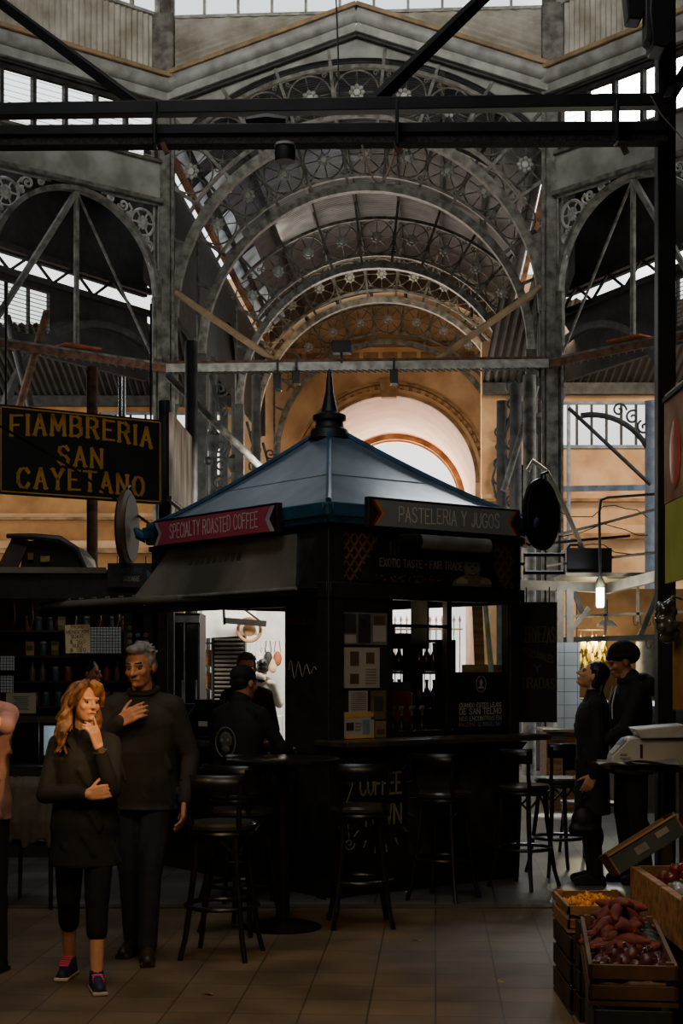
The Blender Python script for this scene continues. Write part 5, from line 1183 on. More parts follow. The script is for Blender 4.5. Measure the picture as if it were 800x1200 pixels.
# plank sheet seen edge-on beside the sign
t = thing('plank_sheet', 'weathered plank sheet with white peeling and sunlit patches, standing edge-on beside the gold-lettered sign', 'board')
peel = mat('peel_and_sun_planks', '#d9cdb9', .8, col2='#7d6048', scale=1.6, stretch=(3, 3, .7), detail=8)  # white peeling and sunlit patches are both put in the colour
MB().prism([P(198, 584, 15.7), P(222, 603, 17.3), P(222, 512, 17.3), P(198, 483, 15.7)], (.03, 0, 0)).build('panel', peel, t); 
m = MB(); m.bar(P(198, 584, 15.68), P(222, 604, 17.3), .05, .05); m.bar(P(222, 604, 17.3), P(222, 511, 17.3), .05, .05); m.build('frame', iron_dark, t)

DY = 12.75
t = thing('deli_stall', 'dark delicatessen stall with a flat roof, glass counter and wooden frame', 'stall', (0, 0, 0))
MB().b2((-4.2, DY, 2.37), (-1.7, 15.2, 2.47)).build('roof', black_wood, t)
m = MB(); m.bar((-4.2, DY - .02, 2.47), (-2.0, DY - .02, 2.46), .06, .05); m.build('roof_trim', hood_m, t)
MB().b2((-4.2, DY - .03, 2.22), (-1.7, DY + .02, 2.37)).build('fascia', black_wood, t)
for x, y in ((-1.74, DY + .05), (-1.74, 15.1), (-3.4, DY + .05)): MB().b2((x - .05, y - .05, 0), (x + .05, y + .05, 2.37)).build('post', black_wood, t)
MB().b2((-4.2, 15.1, 0), (-1.7, 15.18, 2.37)).build('back_wall', wood_dk, t)
MB().b2((-3.9, DY + .1, 0), (-1.75, DY + .7, .78)).build('counter', black_wood, t)
MB().b2((-3.9, DY + .1, 1.16), (-1.75, DY + .7, 1.2)).build('counter_top', counter_m, t)
MB().b2((-3.9, DY + .1, .8), (-1.75, DY + .11, 1.16)).build('counter_glass', glass_mat('case_glass', '#cfd3d2', .75), t, smooth=False)
lit = MB().b2((-2.62, DY + .4, .86), (-2.42, DY + .42, 1.12)).build('lit_case_back', glow('case_light', '#cfe0ea', .55), t, smooth=False)
for x in (-3.3, -2.62, -2.05): MB().b2((x - .015, DY + .1, .8), (x + .015, DY + .13, 1.16)).build('mullion', black_wood, t)
for k, z in enumerate((1.25, 1.5, 1.75, 2.0)): MB().b2((-3.9, 14.72, z - .02), (-1.8, 15.1, z)).build('shelf_board', wood_dk, t)
# wire racks glimmering at the back
def rack(label, px0, px1, py0, py1, Y):
    a, b = P(px0, py1, Y), P(px1, py0, Y); m = MB()
    t = thing('wire_rack', label, 'rack')
    for k in range(int((b.x - a.x) / .03) + 1): m.b2((a.x + k * .03, Y, a.z), (a.x + k * .03 + .006, Y + .004, b.z))
    for k in range(int((b.z - a.z) / .03) + 1): m.b2((a.x, Y, a.z + k * .03), (b.x, Y + .004, a.z + k * .03 + .006))
    m.build('wire_grid', iron_dark, t, smooth=False)
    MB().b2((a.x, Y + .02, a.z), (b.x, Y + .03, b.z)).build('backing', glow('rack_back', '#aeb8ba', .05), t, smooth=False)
rack('white wire rack behind the handwritten price card in the deli', 88, 141, 735, 766, 14.6)
rack('white wire rack at the left end of the deli, upper one', 0, 16, 769, 786, 14.6)
rack('white wire rack at the left end of the deli, lower one', 0, 15, 792, 812, 14.6)
# groceries on the deli shelves
random.seed(21)
jarm = [mat('jar_%d' % k, c, .35, var=.3, scale=12) for k, c in enumerate(('#7a4a22', '#5d5a33', '#8a3b25', '#3d5560', '#a08a55', '#5a5048'))]
def jar_proto(k):
    t = thing('jar', 'x', 'jar')
    if k % 3 == 0: MB().lathe([(.034, 0), (.038, .01), (.038, .1), (.03, .12)], 12).build('glass_body', jarm[k % 6], t); MB().lathe([(.032, .12), (.032, .14)], 12).build('lid', iron_pale if k % 2 else jarm[4], t)
    elif k % 3 == 1: MB().b2((-.04, -.03, 0), (.04, .03, .14)).build('carton_body', jarm[k % 6], t, bevel=.004); MB().b2((-.03, -.033, .05), (.03, -.03, .1)).build('printed_label', jarm[(k + 3) % 6], t)
    else: MB().lathe([(.03, 0), (.032, .01), (.032, .11), (.012, .15), (.012, .19)], 12).build('glass_body', jarm[k % 6], t); MB().lathe([(.014, .19), (.014, .205)], 10).build('cap', jarm[2], t)
    t['category'] = ('jar', 'carton', 'bottle')[k % 3]; t.name = t['category']; return t
protos = {}
shelf_words = ('lowest', 'second', 'third', 'topmost')
kinds = ('lidded jar', 'upright carton', 'capped bottle')
for si, z in enumerate((1.25, 1.5, 1.75, 2.0)):
    x = -3.05 - si * .02; k = 0
    while x < -1.86:
        if not (si in (2,) and -2.7 < x < -2.1):
            kk = random.randrange(6); lab = '%s standing in the row on the %s deli shelf' % (kinds[kk % 3], shelf_words[si]); g = '%ss on the %s deli shelf' % (kinds[kk % 3], shelf_words[si])
            if kk not in protos: protos[kk] = o = jar_proto(kk); o.location = (x, 14.84, z)
            else: o = dup(protos[kk], loc=(x, 14.84, z))
            o['label'] = lab; o['group'] = g
        x += random.uniform(.1, .14)
sau = None
for k in range(9):
    lab = 'dark cured sausage hanging in the row under the deli roof'
    p = (-3.3 + k * .2 + (k % 2) * .03, 13.9, 2.33)
    if sau is None: sau = thing('sausage', lab, 'sausage', p, 0, 'sausages hanging under the deli roof'); m = MB(); m.tube([(0, 0, -.32), (.01, 0, -.25), (0, 0, -.1), (0, 0, -.06)], [.012, .03, .03, .01], 10); m.build('casing', jarm[2], sau); MB().tube([(0, 0, -.06), (0, 0, .06)], .003, 4).build('string', tan_band, sau)
    else: dup(sau, loc=p)
def card(name, label, cat, px0, px1, py0, py1, Y, m0, rows, ink, h, tilt=0):
    a, b = P(px0, py1, Y), P(px1, py0, Y); c = (a + b) / 2; t = thing(name, label, cat, c, 0); w, hh = (b.x - a.x), (b.z - a.z)
    o = MB().b2((-w / 2, 0, -hh / 2), (w / 2, .006, hh / 2)).build('sheet', m0, t, smooth=False)
    m = MB(); random.seed(6)
    for (s, zz, sc) in rows: text(m, s, (-w * sc / 2, -.003, hh * (zz - .5)), (1, 0, 0), (0, 0, 1), h * hh, w * sc, .13, jit=.3)
    if rows and rows != 'lines': m.build('handwriting', ink, t, smooth=False)
    t.rotation_euler = (0, R(tilt), 0)
    return t
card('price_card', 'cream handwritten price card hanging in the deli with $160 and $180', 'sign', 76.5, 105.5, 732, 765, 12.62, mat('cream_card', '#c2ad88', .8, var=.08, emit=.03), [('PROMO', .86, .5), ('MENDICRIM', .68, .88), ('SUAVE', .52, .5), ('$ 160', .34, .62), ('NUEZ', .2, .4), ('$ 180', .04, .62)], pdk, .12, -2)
o = MB().tube([P(92, 732, 12.63), P(92, 705, 12.63)], .003, 4).build('card_string', iron_black); tag(o, 'string holding the handwritten price card', 'string')
card('notice_sheet', 'pale printed notice fixed to the deli counter glass near the left edge', 'paper', 7, 42, 812, 836, 12.843, mat('paper_dull', '#8d8672', .8, var=.1), [], mat('ink_grey', '#4f5a66', .8), .08)
o = [q for q in SC.objects if q.name.startswith('notice_sheet') and q.get('label', '').startswith('pale printed notice')][0]; m = MB()
for k in range(7): m.b2((-.07 + .01 * (k % 3), -.004, .055 - k * .018), (.07 - .012 * (k % 2), -.001, .061 - k * .018))
m.build('print', MATS['ink_grey'], o, smooth=False)
t = card('drinks_poster', 'dark poster with pictured drinks hanging at the right end of the deli', 'poster', 145, 178, 716, 762, 12.75, mat('poster_dark', '#20211f', .6), [], chalk_dim, .09)
for k in range(7): MB().ell((-.07 + (k % 3) * .07, -.004, -.1 + (k // 3) * .06), (.024, .003, .02)).build('printed_fruit', (jarm[1], jarm[3], jarm[0])[k % 3], t)
t = card('arrow_sign', 'small dark sign reading SQUARE with an arrow, hanging left of the kiosk', 'sign', 126, 182, 660, 688, 12.55, mat('sign_navy', '#1d2126', .5, var=.2), [('SQUARE', .25, .34)], chalk_dim, .2)
m = MB(); text(m, 'SPECIALTY COFFEE', (-.15, -.004, .02), (1, 0, 0), (0, 0, 1), .035, .24, .12); m.add([(.13, -.004, -.03), (.13, -.004, .05), (.165, -.004, .01)], [(0, 1, 2)]); m.build('blue_lettering', mat('sign_blue', '#35607d', .6), t, smooth=False)
m = MB(); m.tube([(-.12, 0, .09), (-.12, 0, .16)], .004, 4); m.tube([(.12, 0, .09), (.12, 0, .16)], .004, 4); m.build('hanger', iron_black, t)
# bundle under a tarpaulin on the stall roof
a = P(0, 672, 13.4); t = thing('covered_machine', 'bulky black machine half covered by a tarpaulin on the deli roof', 'machine')
pl = [P(22, 671, 13.2), P(30, 634, 13.2), P(60, 631, 13.2), P(84, 637, 13.2), (P(96, 650, 13.2)), P(100, 668, 13.2), P(98, 671, 13.2)]
MB().prism(pl, (0, .7, 0)).build('body', iron_black, t, bevel=.03)
m = MB(); m.tube([P(8, 628, 13.15), P(40, 629, 13.13), P(70, 632, 13.13), P(90, 644, 13.15), P(101, 668, 13.18)], [.02, .03, .035, .03, .02], 8); m.build('tarpaulin_edge', mat('tarp', '#38342e', .5, var=.3), t)
MB().box(P(36, 652, 13.18), (.05, .02, .06)).build('label_plate', mat('dull_orange', '#6e5030', .6), t); MB().box(P(53, 655, 13.18), (.08, .02, .05)).build('dial', jarm[4], t)
o = MB().bar(P(6, 671, 13.1), P(26, 631, 13.22), .16, .03, (0, 1, 0)).build('leaning_board', wood_dk); tag(o, 'brown board leaning against the covered machine on the deli roof', 'board')
# chair with a jacket at the far left
def wood_chair(label, x, y, rz):
    t = thing('wooden_chair', label, 'chair', (x, y, 0), rz)
    MB().b2((-.21, -.21, .43), (.21, .21, .46)).build('seat', bent, t, bevel=.008)
    for sx in (-1, 1):
        MB().tube([(sx * .18, -.18, .43), (sx * .2, -.21, 0)], [.018, .014], 8).build('leg', bent, t); MB().tube([(sx * .18, .19, .88), (sx * .18, .18, .43), (sx * .2, .23, 0)], [.016, .018, .014], 8).build('leg', bent, t)
    m = MB(); m.grid(lambda i, j: (-.18 + .36 * i, .19 + .03 * sin(pi * i), .72 + .16 * j), 8, 2); o = m.build('backrest', bent, t, fix=False); o.modifiers.new('t', 'SOLIDIFY').thickness = .016
    return t
wood_chair('dark chair behind the woman at the left, with a jacket over its back', -2.12, 10.35, R(170))
m = MB()
for k in range(7): m.tube([(-2.28 + k * .05, 10.11, .9), (-2.3 + k * .055, 10.08, .84), (-2.31 + k * .058, 10.06, .6), (-2.3 + k * .056, 10.07, .42 + .03 * (k % 3))], [.02, .035, .04, .03], 8)
o = skin_obj('jacket', m, cloth('drab_jacket', '#4c473e'), None, .012); tag(o, 'drab grey jacket hung over the back of the dark chair at the left', 'jacket')
wood_chair('dark chair standing behind the couple near the sunlit patch of floor', 2.2, 13.1, R(20))

# ------------------------------------------------------------------ sunlit shops seen past the left side of the kiosk
t = thing('fridge_cabinet', 'tall dark double-door fridge seen between the deli and the kiosk', 'fridge', (0, 0, 0))
a, b = P(202, 780, 15.6), P(234, 780, 15.6)
MB().b2((a.x, 15.6, 0), (b.x, 16.3, 2.2)).build('body', iron_black, t)
for k in range(2):
    x0, x1 = a.x + .01 + k * (b.x - a.x) / 2, a.x + (k + 1) * (b.x - a.x) / 2 - .01; d = MB().b2((x0, 15.57, .15), (x1, 15.6, 2.08)).build('door', mat('fridge_glass', '#23241f', .15), t, bevel=.004); MB().b2((x1 - .03, 15.54, 1.0), (x1 - .015, 15.57, 1.5)).build('handle', iron_pale, d)
MB().b2((a.x - .02, 15.55, 2.1), (b.x, 15.6, 2.17)).build('top_trim', iron_pale, t)
for x in (a.x - .03, a.x + .13): MB().b2((x - .008, 15.54, 0), (x + .008, 15.57, 2.1)).build('edge_trim', iron_pale, t)
SY = 23.0
S = lambda px, py, Y=SY: P(px, py, Y)
t = thing('sunlit_stall', 'white stall in bright sun beyond the kiosk, with signboard and canopy frame', 'stall', (0, 0, 0))
white_lit = mat('sunlit_white', '#e6e2d8', .7, var=.08); a, b = S(236, 720, 24), S(345, 720, 24)
MB().b2((a.x - .3, 24.2, 0), (b.x + .3, 24.3, 3.0)).build('back_wall', white_lit, t, smooth=False)
sg = MB().prism([S(237, 748, 22.4), S(301, 744, 22.4), S(300, 713, 22.4), S(237, 714, 22.4)], (0, .06, 0)).build('signboard', white_lit, t)
c = S(292, 738, 22.3); m = MB(); m.tube([(c.x + .17 * cos(2 * pi * k / 28), c.y, c.z + .17 * sin(2 * pi * k / 28)) for k in range(28)], .025, 6, True); m.ell((c.x, c.y, c.z), (.1, .01, .1)); m.build('round_emblem', mat('emblem_tan', '#b98a58', .7), sg)
m = MB(); m.bar(S(262, 727, 22.2), S(312, 731, 22.2), .04, .09); m.bar(S(262, 714, 22.2), S(263, 732, 22.2), .04, .04); m.bar(S(286, 714, 22.2), S(310, 732, 22.2), .03, .03); m.build('canopy_frame', iron_black, t)
m = MB(); m.b2((S(318, 0).x, 22.3, 0), (S(332, 0).x, 22.9, S(0, 838).z)); m.build('counter', white_lit, t)
t = thing('shutter_cabinet', 'black slatted cabinet in the sunlit stall, left of the passers-by', 'cabinet', (0, 0, 0))
a, b = S(250, 832, 22.8), S(287, 742, 22.8); MB().b2((a.x, 22.8, 0), (b.x, 23.2, b.z)).build('body', iron_black, t)
for k in range(18): MB().box(((a.x + b.x) / 2, 22.76, a.z + (b.z - a.z) * (k + .5) / 18), (b.x - a.x - .04, .05, .02), M=Matrix.Rotation(R(30), 3, 'X')).build('slat', hood_m, t, smooth=False)
t = thing('product_rack', 'narrow rack of orange packets at the left end of the sunlit stall', 'rack', (0, 0, 0))
a, b = S(236, 0, 22.6), S(248, 0, 22.6)
for x in (a.x, b.x): MB().b2((x - .01, 22.6, 0), (x + .01, 22.9, 2.2)).build('upright', iron_dark, t)
for z in (.4, .9, 1.3, 1.65, 2.0): MB().b2((a.x, 22.6, z - .02), (b.x, 22.9, z)).build('shelf', iron_dark, t)
pk = None
for z in (.9, 1.3, 1.65):
    for k in range(2):
        p = (a.x + .045 + k * .075, 22.72, z)
        if pk is None: pk = thing('snack_packet', 'orange packet standing on the narrow rack in the sunlit stall', 'packet', p, 0, 'packets on the narrow rack'); MB().prism([(-.03, 0, 0), (.03, 0, 0), (.032, 0, .24), (-.032, 0, .24)], (0, .03, 0)).build('bag', mat('packet_orange', '#c77a35', .5, var=.4, scale=20), pk)
        else: dup(pk, loc=p)
hang = [('white', '#dcd8ce'), ('brown', '#6a4a35'), ('dark', '#2f2a27'), ('cream', '#cbb48e'), ('rust', '#a5582f')]
for k, (cn, cc) in enumerate(hang):
    px = 303 + k * 5.5; c = S(px, 772 + (k % 2) * 8, 23.6)
    t = thing('hanging_bag', '%s shoulder bag hanging on the wall of the sunlit stall' % cn, 'bag', c)
    MB().ell((0, 0, 0), (.07, .04, .12)).build('bag_body', mat('bag_' + cn, cc, .6), t); MB().tube([(-.05, 0, .1), (-.03, 0, .28), (.03, 0, .28), (.05, 0, .1)], .008, 6).build('strap', mat('bag_' + cn, cc, .6), t)
# behind the right window: plank, crate
t = thing('leaning_plank', 'pale plank leaning upright behind the kiosk, seen through the right window', 'plank'); a = P(560, 700, 14.6); MB().bar((a.x + .1, 14.8, 0), (a.x - .02, 14.6, 2.5), .1, .03, (0, 1, 0)).build('board', wood_m, t)
t = thing('yellow_pole', 'yellow-green striped pole leaning beside the plank behind the kiosk', 'pole'); MB().tube([P(592, 780, 14.2) - V((0, 0, 1.6)), P(568, 700, 14.2)], .025, 8).build('pole', mat('lime_pole', '#a8b04a', .5, col2='#d8d8c0', scale=6), t)
t = thing('wooden_crate', 'orange wooden crate on a stack behind the kiosk, below the leaning plank', 'crate', (1.42, 14.7, 0))
for k in range(4):
    z = .1 + k * .42
    MB().b2((-.22, -.2, z - .1), (.22, .2, z - .08)).build('base_board', wood_m, t)
    for q in range(3):
        for s in (-1, 1): MB().b2((-.22, s * .2 - .008, z - .06 + q * .13), (.22, s * .2 + .008, z + .04 + q * .13)).build('slat', wood_m, t)
o = thing('number_sign', 'white sign with red figures 53 partly hidden behind the round sign at the right', 'sign', P(612, 632, 16)); MB().b2((-.14, 0, -.09), (.14, .02, .08)).build('plate', pw, o); m = MB(); text(m, '53', (-.04, -.004, -.06), (1, 0, 0), (0, 0, 1), .12, .14, .2); m.build('figures', mat('figure_red', '#7a1f1c', .6), o, smooth=False)
MB().tube([(0, .02, .08), (0, .02, .8)], .01, 5).build('hanger', iron_black, o)
t = thing('frame_bracket', 'black rectangular tube frame sticking out beyond the right kiosk corner', 'bracket'); a, b = P(614, 671, 12.2), P(661, 650, 12.2)
m = MB(); m.tube([(a.x, 12.2, a.z), (b.x, 12.2, a.z), (b.x, 12.2, b.z), (a.x, 12.2, b.z)], .018, 6, True); m.build('tube_frame', iron_black, t); MB().tube([(a.x, 12.2, (a.z + b.z) / 2), (a.x - .12, 12.15, (a.z + b.z) / 2)], .015, 6).build('arm', iron_black, t)

# ------------------------------------------------------------------ butcher's stall on the right
BY = 17.5
B = lambda px, py, Y=BY: P(px, py, Y)
pipe_w = mat('cream_pipe', '#8f8674', .5, col2='#6a6252', scale=5)
t = thing('pipe_canopy', 'cream-painted pipe frame of the meat stall with two hook rails', 'frame')
for lab, p, q, w, h in (('top_rail', B(604, 685), B(712, 689), .08, .11), ('top_rail', B(710, 690), B(800, 668, 16.1), .08, .12), ('hook_rail', B(652, 723), B(800, 717), .03, .03), ('hook_rail', B(652, 750), B(790, 746), .05, .06), ('drop_bar', B(709, 690), B(709, 744), .03, .03), ('drop_bar', B(747, 686), B(747, 728), .03, .03)):
    MB().bar(p, q, w, h).build(lab, pipe_w if lab != 'hook_rail' or h < .05 else iron_dark, t)
for px in (656, 668): a = B(px, 690); MB().b2((a.x - .05, BY - .05, 0), (a.x + .03, BY + .05, a.z)).build('upright', pipe_w, t)
MB().bar(B(664, 745), B(690, 712), .06, .05).build('knee_brace', pipe_w, t); MB().bar(B(750, 745), B(770, 695), .06, .06).build('knee_brace', iron_dark, t); MB().bar(B(671, 692), B(684, 722), .05, .05).build('knee_brace', iron_dark, t)
hk = None
hpos = [B(px, 727) for px in (742, 750, 757, 765, 773)] + [B(px, 754) for px in (665, 672, 757, 765, 772, 780)]
for k, p in enumerate(hpos):
    up = k < 5; lab = 'small iron hook hanging on the %s hook rail of the meat stall' % ('upper' if up else 'lower'); g = 'hooks on the %s rail' % ('upper' if up else 'lower')
    if hk is None: hk = thing('meat_hook', lab, 'hook', p, 0, g); MB().tube([(0, 0, .05), (0, 0, -.02), (.012, 0, -.055), (.035, 0, -.06), (.05, 0, -.04), (.05, 0, -.015)], .006, 6).build('hook_wire', iron_dark, hk)
    else: dup(hk, loc=p, label=lab, group=g)
t = thing('hanging_bulb', 'bright white tube bulb hanging from a black curved arm over the meat stall', 'lamp', (0, 0, 0))
c = B(703, 0, 16.9); zt, zb = B(0, 689, 16.9).z, B(0, 713, 16.9).z
m = MB(); m.lathe([(.036, zb + .01), (.046, zb + .03), (.046, zt)], 14, (c.x, c.y, 0)); m.build('bulb', glow('bulb_white', '#f4fbff', 9), t)
MB().lathe([(.05, zt), (.058, zt + .04), (.04, zt + .1), (.012, zt + .14)], 12, (c.x, c.y, 0)).build('socket', mat('olive_plastic', '#4d4b36', .5), t)
MB().tube([(c.x, c.y, zt + .1), (c.x - .01, c.y, B(0, 600, 16.9).z), P(704, 586, 16.9), P(712, 583, 16.9), P(795, 577, 16.7)], .016, 8).build('arm', iron_black, t)
o = MB().tube([B(618, 552), B(624, 540), B(640, 552), B(660, 592), B(684, 646), B(697, 668), B(712, 675), B(732, 675)], .028, 8).build('bent_conduit', pipe_w); tag(o, 'grey bent conduit sweeping down past the round sign to the meat stall roof', 'conduit')
for lab, pts in (('thin pale tube running across above the black box of the meat stall', [B(640, 663), B(700, 655), B(790, 645)]), ('thin grey tube slanting up to the right above the meat stall', [B(640, 630), B(700, 615), B(775, 595)]), ('dark flat arm pointing right from the round sign', [B(640, 637), B(690, 632), B(738, 628)])):
    o = MB().tube(pts, .016, 6).build('thin_tube', iron_black if 'dark' in lab else pipe_w); tag(o, lab, 'tube')
random.seed(9)
for k, lab in enumerate(('tangled dark wire drooping highest over the ochre wall at the right', 'tangled dark wire drooping in the middle of the ochre wall at the right', 'tangled dark wire drooping lowest, just above the black box')):
    pts = [B(655 + q * 13, 600 + k * 22 + 8 * sin(q * .9 + k) + random.uniform(-3, 3), 17.9) for q in range(9)]
    o = MB().tube(pts, .006, 5).build('drooping_wire', iron_black); tag(o, lab, 'wire')
a, b = B(664, 671, 17.4), B(717, 642, 17.4); t = thing('black_box', 'black box unit with a handle standing on the meat stall roof', 'box'); MB().b2((a.x, 17.4, a.z), (b.x, 17.9, b.z)).build('case', iron_black, t, bevel=.01); MB().tube([(a.x + .03, 17.6, b.z - .01), (a.x + .07, 17.6, b.z + .05), (a.x + .16, 17.6, b.z + .05), (a.x + .2, 17.6, b.z - .01)], .014, 6).build('handle', iron_black, t)
o = MB().b2((B(660, 0).x, 17.3, a.z - .05), (B(790, 0).x, 18.3, a.z - .005)).build('roof_board', pipe_w); tag(o, 'dusty cream roof board of the meat stall carrying the black box', 'board')
t = thing('enamel_shade', 'white enamel lamp shade hanging under the meat stall rails', 'lamp', B(711, 732, 18.)); MB().lathe([(.03, .06), (.06, .05), (.115, 0), (.12, -.02), (.112, -.02), (.06, .03)], 20).build('shade', mat('enamel', '#c9cbc8', .3), t); MB().tube([(0, 0, .05), (0, 0, .3)], .008, 6).build('stem', iron_dark, t)
tile_w = tile_mat('white_tiles', '#aeb4b8', '#a3a9ad', '#6d7072', .15, .25, 0, .03, 0, .3, .15, (R(90), 0, 0))
a, b = B(653, 856, 17.1), B(679, 753, 17.1)
t = thing('tiled_pillar', 'white tiled pillar on a wooden cabinet, right of the chalkboard', 'pillar'); MB().b2((a.x, 17.1, a.z), (b.x, 17.4, b.z)).build('tiled_face', tile_w, t, smooth=False)
a, b = B(640, 950, 17.05), B(676, 857, 17.05); t = thing('wooden_cabinet', 'plain tan wooden cabinet under the white tiled pillar', 'cabinet'); MB().b2((a.x, 17.05, 0), (b.x + .1, 17.6, b.z)).build('carcass', wood_m, t); MB().b2((a.x + .02, 17.03, .12), (b.x + .08, 17.05, b.z - .06)).build('door', wood_m, t, bevel=.004); MB().b2((a.x - .06, 16.9, b.z), (b.x + .12, 17.6, b.z + .03)).build('top', pipe_w, t); MB().b2((a.x + .05, 17., b.z - .1), (a.x + .2, 17.03, b.z - .03)).build('grey_plate', hood_m, t)
# yellow and green bunches, lit from behind
bun = mat('banana_yellow', '#d9b53a', .5, col2='#7d7a22', scale=14); k0 = None
for k in range(14):
    p = P(680 + (k % 7) * 4.6, 752 + (k // 7) * 17 + (k % 3) * 4, 19.1 + .06 * (k % 2))
    if k0 is None:
        k0 = thing('pepper_bunch', 'yellow-green bunch of dried peppers hanging in the lit stall behind the couple', 'pepper bunch', p, 0, 'bunches hanging behind the couple'); m = MB()
        for q in range(7): m.tube([(0, 0, .08), (.02 * cos(q), .02 * sin(q), 0), (.035 * cos(q * 1.7), .03 * sin(q), -.09 - .02 * (q % 3))], [.006, .016, .004], 6)
        m.build('pods', bun, k0); MB().tube([(0, 0, .07), (0, 0, .14)], .004, 4).build('stalk', wood_dk, k0)
    else: dup(k0, loc=p)
o = MB().tube([P(676, 738, 19.15), P(712, 738, 19.15)], .012, 6).build('hanging_pole', wood_dk); tag(o, 'dark pole carrying the yellow pepper bunches', 'pole')
a, b = P(676, 860, 19.7), P(800, 690, 19.7); o = struct(MB().b2((a.x, 19.7, 0), (b.x + .5, 19.8, b.z)).build('wall_stall_back', mat('stall_back', '#9a7550', .8, col2='#6f5238', scale=2), smooth=False))
t = thing('round_duct', 'fat grey duct standing behind the man in the beanie', 'duct', (P(756, 0, 18.9).x, 18.9, 0)); MB().tube([(0, 0, 0), (0, 0, P(0, 752, 18.9).z)], .12, 16).build('pipe', mat('duct_grey', '#a59f92', .5), t); MB().tube([(.12 * cos(q * pi / 8), .12 * sin(q * pi / 8), 1.0) for q in range(16)], .012, 6, True).build('joint_ring', iron_pale, t)
a, b = P(745, 880, 16.7), P(800, 822, 16.7); t = thing('display_fridge', 'glass display fridge with a bright white light bar behind the scale', 'fridge'); MB().b2((a.x - .6, 16.7, 0), (b.x + .3, 17.4, a.z)).build('body', hood_m, t); MB().b2((a.x - .6, 16.7, b.z - .05), (b.x + .3, 16.76, b.z)).build('light_bar', glow('bar_white', '#eef3f4', 1.1), t); MB().b2((a.x - .6, 16.72, a.z), (b.x + .3, 16.73, b.z - .05)).build('front_glass', MATS['case_glass'], t, smooth=False); MB().b2((a.x - .6, 17.35, a.z), (b.x + .3, 17.4, b.z)).build('back', steel, t)
t = thing('steel_counter', 'bright steel counter end behind the woman in the long coat', 'counter'); MB().b2((P(679, 0, 18.1).x, 18.1, 0), (P(700, 0, 18.1).x, 18.6, 1.25)).build('body', steel, t)
# handbag
t = thing('handbag', 'black handbag with a thin strap held low by the woman in the long coat', 'bag', P(684, 962, 11.15)); m = MB(); m.ell((0, 0, 0), (.1, .06, .11)); m.cap((-.06, 0, -.06), (.06, 0, -.06), .06, .06); skin_obj('bag_body', m, iron_black, t, .01); MB().tube([(-.07, 0, .07), (-.02, 0, .16), (.05, 0, .19), (.09, 0, .08)], .008, 6).build('strap', iron_black, t)

# ------------------------------------------------------------------ weighing table and produce on the right
TZ = 1.09
t = thing('weighing_table', 'dark worn table carrying the scale at the right edge', 'table', (1.95, 8.6, 0))
MB().b2((-.43, -.28, TZ - .035), (.7, .32, TZ)).build('tabletop', wood_dk, t, bevel=.005)
for x, y in ((-.02, -.22), (.62, -.22), (-.02, .26), (.62, .26)): MB().b2((x - .03, y - .03, 0), (x + .03, y + .03, TZ - .035)).build('leg', wood_dk, t)
MB().b2((-.02, -.23, .3), (.62, -.21, .36)).build('stretcher', wood_dk, t)
t = thing('shop_scale', 'grey electronic shop scale with a shallow pan on the dark table', 'scale', (1.72, 8.5, TZ), R(-4))
sc_m = mat('scale_grey', '#a5a399', .45, var=.08); sx = lambda px: (px - 745) / FPX * 8.5; sz = lambda py: (888 - py) * 8.5 / FPX
MB().prism([(sx(704), -.1, sz(889)), (sx(790), -.1, sz(889)), (sx(788), -.1, sz(858)), (sx(734), -.1, sz(856)), (sx(726), -.1, sz(857)), (sx(706), -.1, sz(878))], (0, .24, 0)).build('body', sc_m, t, bevel=.008)
MB().prism([(sx(731), -.14, sz(846)), (sx(790), -.14, sz(841)), (sx(788), -.14, sz(856)), (sx(738), -.14, sz(857))], (0, .32, 0)).build('pan', mat('pan_grey', '#b5b3aa', .35, .2), t, bevel=.006)
dd = (V((sx(726), 0, sz(857))) - V((sx(706), 0, sz(878)))).normalized(); nn = V((-dd.z, 0, dd.x))
pd_ = MB().prism([V((sx(708), -.09, sz(877))) + nn * .006, V((sx(724), -.09, sz(859))) + nn * .006, V((sx(724), .09, sz(859))) + nn * .006, V((sx(708), .09, sz(877))) + nn * .006], nn * .006).build('keypad', mat('keypad_pale', '#c2c0b6', .4), t)
MB().prism([V((sx(717), -.085, sz(867))) + nn * .013, V((sx(723), -.085, sz(860))) + nn * .013, V((sx(723), .085, sz(860))) + nn * .013, V((sx(717), .085, sz(867))) + nn * .013], nn * .003).build('display', mat('lcd_blue', '#3f6a94', .3, emit=.05), pd_)
m = MB()
for k in range(5): m.ell((sx(717 + (k % 3) * 4), -.101, sz(880 - (k // 3) * 4)), (.012, .002, .008))
m.build('worn_sticker', hood_m, t); MB().b2((sx(738), -.103, sz(880)), (sx(741), -.1, sz(864))).build('vent', iron_black, t)
for k, (dx, dy, r, w, lab, mm) in enumerate(((-.2, -.16, 8, .22, 'white folded sheet of paper under the front edge of the scale', pw), (.0, -.19, -6, .3, 'creased grey newspaper lying in front of the scale', pgrey))):
    o = MB().grid(lambda i, j: ((i - .5) * w, (j - .5) * .16, .012 * sin(i * 5 + j * 3) + .014 + k * .012), 8, 6).build('paper_sheet', mm, None, loc=(1.72 + dx, 8.5 + dy, TZ)); o.rotation_euler = (0, 0, R(r)); tag(o, lab, 'paper')
cup = mat('paper_cup', '#c4c0b4', .6, var=.05)
t = thing('cup_stack', 'tall stack of white paper cups beside the scale at the right edge', 'cup stack', (1.99, 8.45, TZ)); m = MB()
MB().lathe([(.042, 0)] + [q for k in range(9) for q in ((.05, .02 + k * .018), (.052, .033 + k * .018), (.049, .036 + k * .018))] + [(.052, .2)], 20).build('stacked_cups', cup, t)
